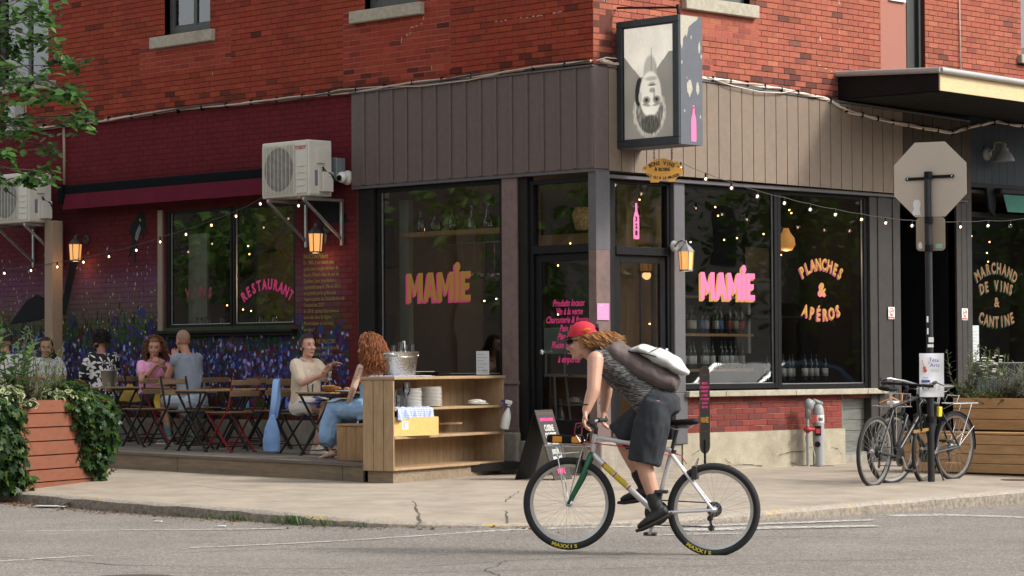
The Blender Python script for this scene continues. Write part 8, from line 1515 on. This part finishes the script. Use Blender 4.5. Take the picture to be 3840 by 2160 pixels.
# blue tote bag hanging on the chair
tg_ = thing('tote_bag', 'long light blue cloth tote bag hanging on the chair of the woman in cream', 'bag', (-3.2,-1.78,dzf(-3.2))); m = M(); m.tube([(0,0,.02),(0,0,.03),(.0,0,.14),(.0,0,.26),(.01,0,.36),(.02,0,.44)], [(.03,.05),(.085,.065),(.1,.06),(.085,.045),(.05,.03),(.02,.015)], 16, side=(.7,.7,0)); b_ = M(); fuse('bag', m, P('sky_blue_cloth', (.22,.37,.66), .85, nz=.15, ns=8, bump=.3, bs=40), tg_, .009, 2, .008, 12); m = M(); m.tube([(.0,.0,.38),(.01,.02,.55),(.01,.05,.8),(-.03,.1,.83),(-.04,.12,.6),(.01,.03,.4)], [(.035,.006)]*6, 8, side=(.7,.7,0)); m.build('strap', P('sky_blue_strap', (.24,.39,.68), .85), tg_, smooth=4)
m = M()
for j in range(7):
    for i in range(6): m.v.append((-7.0+.1+.02*i+.012*j*(i-2), -.98-.005*j, dzf(-7)+.72-.035*j+.008*math.sin(i*1.5)))
for j in range(6):
    for i in range(5): q = j*6+i; m.f.append((q,q+6,q+7,q+1)); m.c.append(None)
tag(m.build('yellow_napkin', P('mustard_cloth', (.5,.33,.06), .9, nz=.2, ns=30), smooth=4), 'mustard yellow napkin hanging over the lap of the woman in pink', 'napkin')
# 8 the cyclist: joints in bike space (x forward, y rider's left = towards the camera, z up)
cy = thing('person', 'cyclist in red cap with backpack riding to the left', 'person'); cy.matrix_world = BM; skc = skin('cyclist_skin', (.56,.31,.22)); J = Vector
hipL, hipR = J((.42,.1,1.06)), J((.42,-.1,1.06)); knL, anL = J((.5,.115,.66)), J((.405,.115,.36)); knR, anR = J((.7,-.1,.84)), J((.53,-.11,.5)); shL, shR = J((.86,.17,1.4)), J((.86,-.17,1.4)); elL, wrL = J((.855,.255,1.18)), J((.9,.29,1.03)); elR, wrR = J((.84,-.25,1.17)), J((.86,-.28,1.03)); nk = J((.905,0,1.42)); hdc = J((.985,0,1.525))
m = M(); side = (0,1,0); torso(m, [(J((.36,0,1.02)),.1,.08),(J((.41,0,1.08)),.16,.12),(J((.55,0,1.2)),.14,.105),(J((.7,0,1.32)),.165,.115),(J((.82,0,1.405)),.165,.1),(J((.88,0,1.435)),.1,.07)], side); cap(m, nk-J((.03,0,.02)), hdc+J((-.025,0,-.06)), .056, .052); HH = headM(hdc, .05, .22); head_build(m, HH)
arm(m, shL, elL, wrL, 1.22); arm(m, shR, elR, wrR, 1.15); hand(m, wrL, (-.15,-.1,-.95) if False else (.1,.1,-.75), (-1,0,-.4), 1.25, 1, .05, 1.05); hand(m, wrR, (.1,-.1,-.75), (-1,0,-.4), 1.25, -1, .05, 1.05); leg(m, hipL, knL, anL, 1.15); leg(m, hipR, knR, anR, 1.12); fuse('body', m, skc, cy, .0065)
face_parts(cy, HH, (.1,.06,.03)); m = M(HH); m.tube([(.07,.06,.02),(.105,.03,.015),(.108,0,.018),(.105,-.03,.015),(.07,-.06,.02)], [(.016,.006)]*5, 8, side=(0,0,1)); m.tube([(.07,.065,.02),(-.02,.085,.012)], .004, 5); m.build('sunglasses', m_black, cy, smooth=1)
m = M(); torso(m, [(J((.43,0,1.06)),.17,.13),(J((.5,0,1.13)),.17,.135),(J((.57,0,1.2)),.16,.125),(J((.7,0,1.315)),.178,.128),(J((.82,0,1.405)),.175,.112),(J((.885,0,1.44)),.105,.08)], side); [cap(m, J((.855,.13*s_,1.41)), J((.86,.16*s_,1.395)), .062, .056) for s_ in (1,-1)]
def streak():
    m_ = P('grey_streaked_knit', (.04,.04,.042), .9); N, L = nod(m_); b = N['Principled BSDF']; t = N.new('ShaderNodeTexNoise'); t.inputs['Scale'].default_value = 1; t.inputs['Detail'].default_value = 4; mp_ = N.new('ShaderNodeMapping'); mp_.inputs['Scale'].default_value = (26,26,150); tc = N.new('ShaderNodeTexCoord'); L.new(tc.outputs['Object'], mp_.inputs[0]); L.new(mp_.outputs[0], t.inputs[0]); r = N.new('ShaderNodeValToRGB'); e = r.color_ramp.elements; e[0].position = .46; e[1].position = .62; e[0].color = (.035,.035,.037,1); e[1].color = (.2,.195,.19,1); L.new(t.outputs[0], r.inputs[0]); L.new(r.outputs[0], b.inputs['Base Color']); return m_
fuse('shirt', m, streak(), cy, .008, 2, .008); m = M(); torso(m, [(J((.33,0,1.0)),.11,.09),(J((.36,0,1.05)),.165,.13),(J((.42,0,1.09)),.178,.14),(J((.49,0,1.14)),.168,.13)], side); m.tube([hipL+J((0,0,.05)), hipL.lerp(knL,.3), hipL.lerp(knL,.6), hipL.lerp(knL,.99)], [.1,.135,.13,.122], 16); m.tube([hipR+J((-.03,0,.03)), hipR.lerp(knR,.3), hipR.lerp(knR,.7), hipR.lerp(knR,1.05)], [.1,.13,.125,.118], 16)
m_jorts = P('dark_denim', (.022,.025,.031), .9, nz=.4, ns=6); fuse('shorts', m, m_jorts, cy, .009, 2, .012, 11); m = M(); m.tube([(.3,0.02,1.13),(.37,.12,1.165),(.47,.17,1.155)], .006, 6); m.tube([(.29,.05,1.02),(.31,.12,1.06),(.38,.185,1.07)], .003, 5); m.build('pocket_seam', P('blue_stitch', (.03,.045,.1), .9), cy)
m_boot = P('black_boot', (.014,.014,.014), .6, nz=.4, ns=30); m_sock = P('cream_sock', (.5,.45,.38), .9)
for a, kn, toe in ((anL,knL,J((.8,.02,-.45))),(anR,knR,J((.85,0,-.2)))): m = M(); cap(m, a+J((0,0,.02)), a.lerp(kn,.34), .043, .045); m.build('sock', m_sock, cy, smooth=4); m = M(); t_, s_, u_ = foot(m, a-J((0,0,.01)), toe, 1.15); cap(m, a, a.lerp(kn,.24), .052, .054); bt = fuse('boot', m, m_boot, cy, .007, 2, .004, 16); m = M(); m.tube([a-t_*.08-u_*.105, a-t_*.04-u_*.107, a+t_*.09-u_*.107, a+t_*.17-u_*.103, a+t_*.215-u_*.095], [(.028,.014),(.042,.018),(.05,.018),(.045,.016),(.02,.01)], 12, side=s_); m.build('sole', P('boot_sole', (.03,.028,.026), .9), bt, smooth=1)
m_cap = P('red_cap', (.5,.012,.03), .75, nz=.12, ns=20); cp = hair_cap(cy, HH, m_cap, .02, lambda d: d.z < .12-.0*d.x, .0, .002, 'cap'); m = M(HH); m.tube([(.085,0,.052),(.13,0,.042),(.185,0,.022),(.2,0,.014)], [(.075,.007),(.072,.006),(.055,.005),(.03,.004)], 14, side=(0,1,0)); m.build('cap_brim', P('dark_brim', (.03,.03,.035), .7), cy, smooth=4); m = M(HH); m.ell((-.055,.094,.075), (.03,.006,.014), 10, 6); m.build('cap_badge', P('orange_badge', (.65,.2,.03), .7), cy)
m = M(HH); m.tube([(-.125,.035,.075),(-.13,0,.1),(-.125,-.035,.075),(-.125,-.03,.06),(-.127,.03,.06)], .008, 6, closed=True); m.build('cap_strap', m_black, cy)
m_blond = P('strawberry_blond_hair', (.42,.2,.07), .5, nz=.4, ns=50); rn = random.Random(90); hair_cap(cy, HH, m_blond, .01, lambda d: (d.x > .35) or d.z > .2, -.75); curls(cy, HH, 330, .19, m_blond, rn, .012, 1.7, where=lambda d: d.x < .25 and d.z < .15, spread=.3, r=.0032, drop=.45, bias=(-1,0,0), seg=12)
# backpack: roll-top, grey white flap over a brown body
bp_c = M(); torso(bp_c, [(J((.86,0,1.475)),.1,.035),(J((.76,0,1.47)),.15,.075),(J((.6,0,1.37)),.165,.1),(J((.42,0,1.28)),.16,.1),(J((.31,0,1.23)),.13,.07),(J((.28,0,1.22)),.09,.04)], side); pk = fuse('backpack', bp_c, P('taupe_canvas', (.1,.075,.07), .8, nz=.25, ns=9), cy, .009, 2, .012, 10)
m = M(); torso(m, [(J((.62,0,1.47)),.11,.02),(J((.55,0,1.485)),.155,.04),(J((.42,0,1.43)),.165,.065),(J((.3,0,1.365)),.15,.055),(J((.24,0,1.33)),.1,.03),(J((.2,0,1.315)),.05,.012)], side); fl_ = fuse('flap', m, P('pale_grey_tarpaulin', (.55,.56,.54), .5, nz=.08, ns=6), pk, .009, 2, .014, 9); m = M(); m.tube([(.63,.12,1.46),(.52,.165,1.45),(.42,.17,1.43)], (.004), 5); m.tube([(.47,.17,1.46),(.4,.1,1.5),(.36,.02,1.49)], .003, 5); m.build('seam', m_black, pk)
m = M(); m.tube([(.84,.12,1.5),(.91,.14,1.43),(.87,.17,1.33),(.74,.2,1.25),(.6,.18,1.2)], [(.026,.008)]*5, 8, side=(0,1,0)); m.tube([(.84,-.12,1.5),(.91,-.14,1.43),(.87,-.17,1.33),(.74,-.2,1.25)], [(.026,.008)]*4, 8, side=(0,1,0)); m.build('strap', m_black, pk, smooth=4)
m = M(); m.tube([wrL+J((.03*math.cos(k*PI/6),.03*math.sin(k*PI/6),.045)) for k in range(12)], .004, 5, closed=True); m.build('wristband', m_black, cy); m = M(); m.tube([wrR+J((.033*math.cos(k*PI/6),.033*math.sin(k*PI/6),.05)) for k in range(12)], .009, 6, closed=True); m.build('watch', P('watch_strap', (.35,.3,.2), .5), cy)
# ------------------------------------------------------------------ across the street: what the windows mirror
m_house = [P('grey_brick_house', (.05,.042,.036), .9, nz=.2), P('pale_house', (.085,.07,.058), .9, nz=.15), P('cream_house', (.42,.38,.33), .9, nz=.1)]; m_hwin = P('house_window', (.02,.022,.025), .5)
def house(x0, x1, y0, y1, h, k, label, face):
    t = thing('town_house', label, 'house', ((x0+x1)/2,(y0+y1)/2,-.2)); O = Matrix.Translation((-(x0+x1)/2,-(y0+y1)/2,.2)); m = M(O); m.bx(x0,x1,y0,y1,-.3,h); m.build('wall', m_house[k], t); m = M(O); m.bx(x0-.2,x1+.2,y0-.2,y1+.2,h,h+.4); m.build('cornice', m_blackwood, t)
    for fl in range(3):
        for i in range(5):
            z = .9+fl*3.1
            if z+1.7 > h: continue
            m = M(O)
            if face == 'N': u = x0+(x1-x0)*(i+.5)/5; m.bx(u-.5,u+.5,y1-.02,y1+.04,z,z+1.7)
            else: u = y0+(y1-y0)*(i+.5)/5; m.bx(x0-.04,x0+.02,u-.5,u+.5,z,z+1.7)
            m.build('window', m_hwin, t)
house(-60,-34,-42,-30,10,0,'dark brick row house across the side street','N'); house(-33.5,-8,-41,-30,9.5,1,'pale row house across the side street','N'); house(-7.5,9,-42,-31,10.5,0,'dark brick row house across the side street nearest the crossing','N'); house(30,42,-8,14,10.5,2,'cream house across the main street nearest the crossing','W'); house(30,42,14.5,40,10,2,'pale house across the main street','W'); house(30,42,41,70,10.5,0,'tall dark house far along the main street','W'); house(27,45,-55,-32,11,1,'pale corner house behind the crossing','W')
def far_tree(x, y, h, r, n_, label):
    t = thing('street_tree', label, 'tree', (x,y,-.2)); m = M(); m.tube([(0,0,0),(.05,.1,h*.3),(0,.1,h*.6),(.1,0,h*.85)], [.2,.17,.1,.03], 8)
    for k in range(7): a = k*.9; m.tube([(0,.1,h*(.35+.06*k)),(r*.6*math.cos(a),r*.6*math.sin(a),h*(.5+.06*k))], [.07,.02], 6)
    m.build('trunk', m_bark, t, smooth=4); m = M(); rn = random.Random(int(x*7+y)); t_ = LEAF['oval']
    cl = [(Vector((rn.gauss(0,r*.45),rn.gauss(0,r*.45),h*.52+rn.gauss(0,h*.15))), rn.uniform(.7,1.3)) for _ in range(20)]
    for _ in range(n_):
        c, q = rn.choice(cl); a = Vector((rn.gauss(0,1),rn.gauss(0,1),rn.gauss(0,.8))).normalized()*q*rn.uniform(.5,1.1); p = c+a; m.T = leaf_matrix(p, (rn.gauss(0,1),rn.gauss(0,1),1), (a.x,a.y,-.4), rn.uniform(.25,.4)); f = rn.uniform(.6,1.3); m.add([(0,0,0),(.3,.5,.05),(0,1,-.1),(-.3,.5,.05)], [(0,1,2,3)], (.1*f,.19*f,.035*f))
    tag(m.build('crown', m_leafC, t), kind='stuff')
for x, y, h, r, lab in ((-11,-19.5,9,3.2,'leafy tree across the side street near the corner'),(-20,-19.5,10,3.4,'second leafy tree across the side street'),(-29,-18.5,9,3,'third leafy tree far along the side street'),(-39,-19,10,3.3,'last leafy tree along the side street'),(23,14,9,3.2,'leafy tree across the main street nearest the corner'),(23.5,23,10,3.5,'second leafy tree along the main street'),(24,33,9.5,3.4,'third leafy tree along the main street'),(24.5,44,10,3.6,'last leafy tree along the main street')): far_tree(x, y, h, r, 1500, lab)

car = thing('parked_car', 'blue parked car across the main street mirrored in the shop window', 'car', (12.4,18.6,-.19), PI/2); m_car = P('blue_car_paint', (.05,.16,.3), .25, nz=.05, coat=.6)
m = M(frame((1,0,0),(0,0,1),(0,-1,0))); m.prism([(-2.1,.3),(2.05,.3),(2.12,.55),(2.0,.78),(1.2,.92),(.55,1.32),(-.2,1.42),(-1.1,1.38),(-1.75,1.0),(-2.12,.9)], -.82, .82); m.build('body', m_car, car)
for s_ in (-1,1): m = M(frame((1,0,0),(0,0,1),(0,-1,0))); m.prism([(-1.5,.98),(.95,.96),(.5,1.26),(-.2,1.35),(-1.05,1.31)], *sorted((s_*.822,s_*.83))); m.build('window', m_hwin, car)
m = M(); m.add([(1.15,-.7,.965),(1.15,.7,.965),(.6,.62,1.31),(.6,-.62,1.31)], [(0,1,2,3)]); m.add([(-1.78,-.7,1.01),(-1.78,.7,1.01),(-1.14,.62,1.385),(-1.14,-.62,1.385)], [(3,2,1,0)]); m.build('windscreen', m_hwin, car)
for x in (-1.3,1.3):
    for y in (-.78,.78): m = M(); m.lathe([(.0,-.09),(.3,-.09),(.32,-.06),(.32,.06),(.3,.09),(0,.09)], (x,y,.32), 20, axis=(0,1,0)); w_ = m.build('wheel', m_rubber, car, smooth=.6); m = M(); m.lathe([(0,-.1),(.19,-.1),(.19,.1),(0,.1)], (x,y,.32), 16, axis=(0,1,0)); m.build('rim', m_alu, w_)
for y in (-.6,.6): m = M(); m.ell((2.02,y,.66), (.06,.16,.09), 10, 6); m.build('headlight', m_glassware, car, smooth=4); m = M(); m.ell((-2.08,y,.78), (.05,.14,.09), 10, 6); m.build('tail_light', m_redink, car, smooth=4)
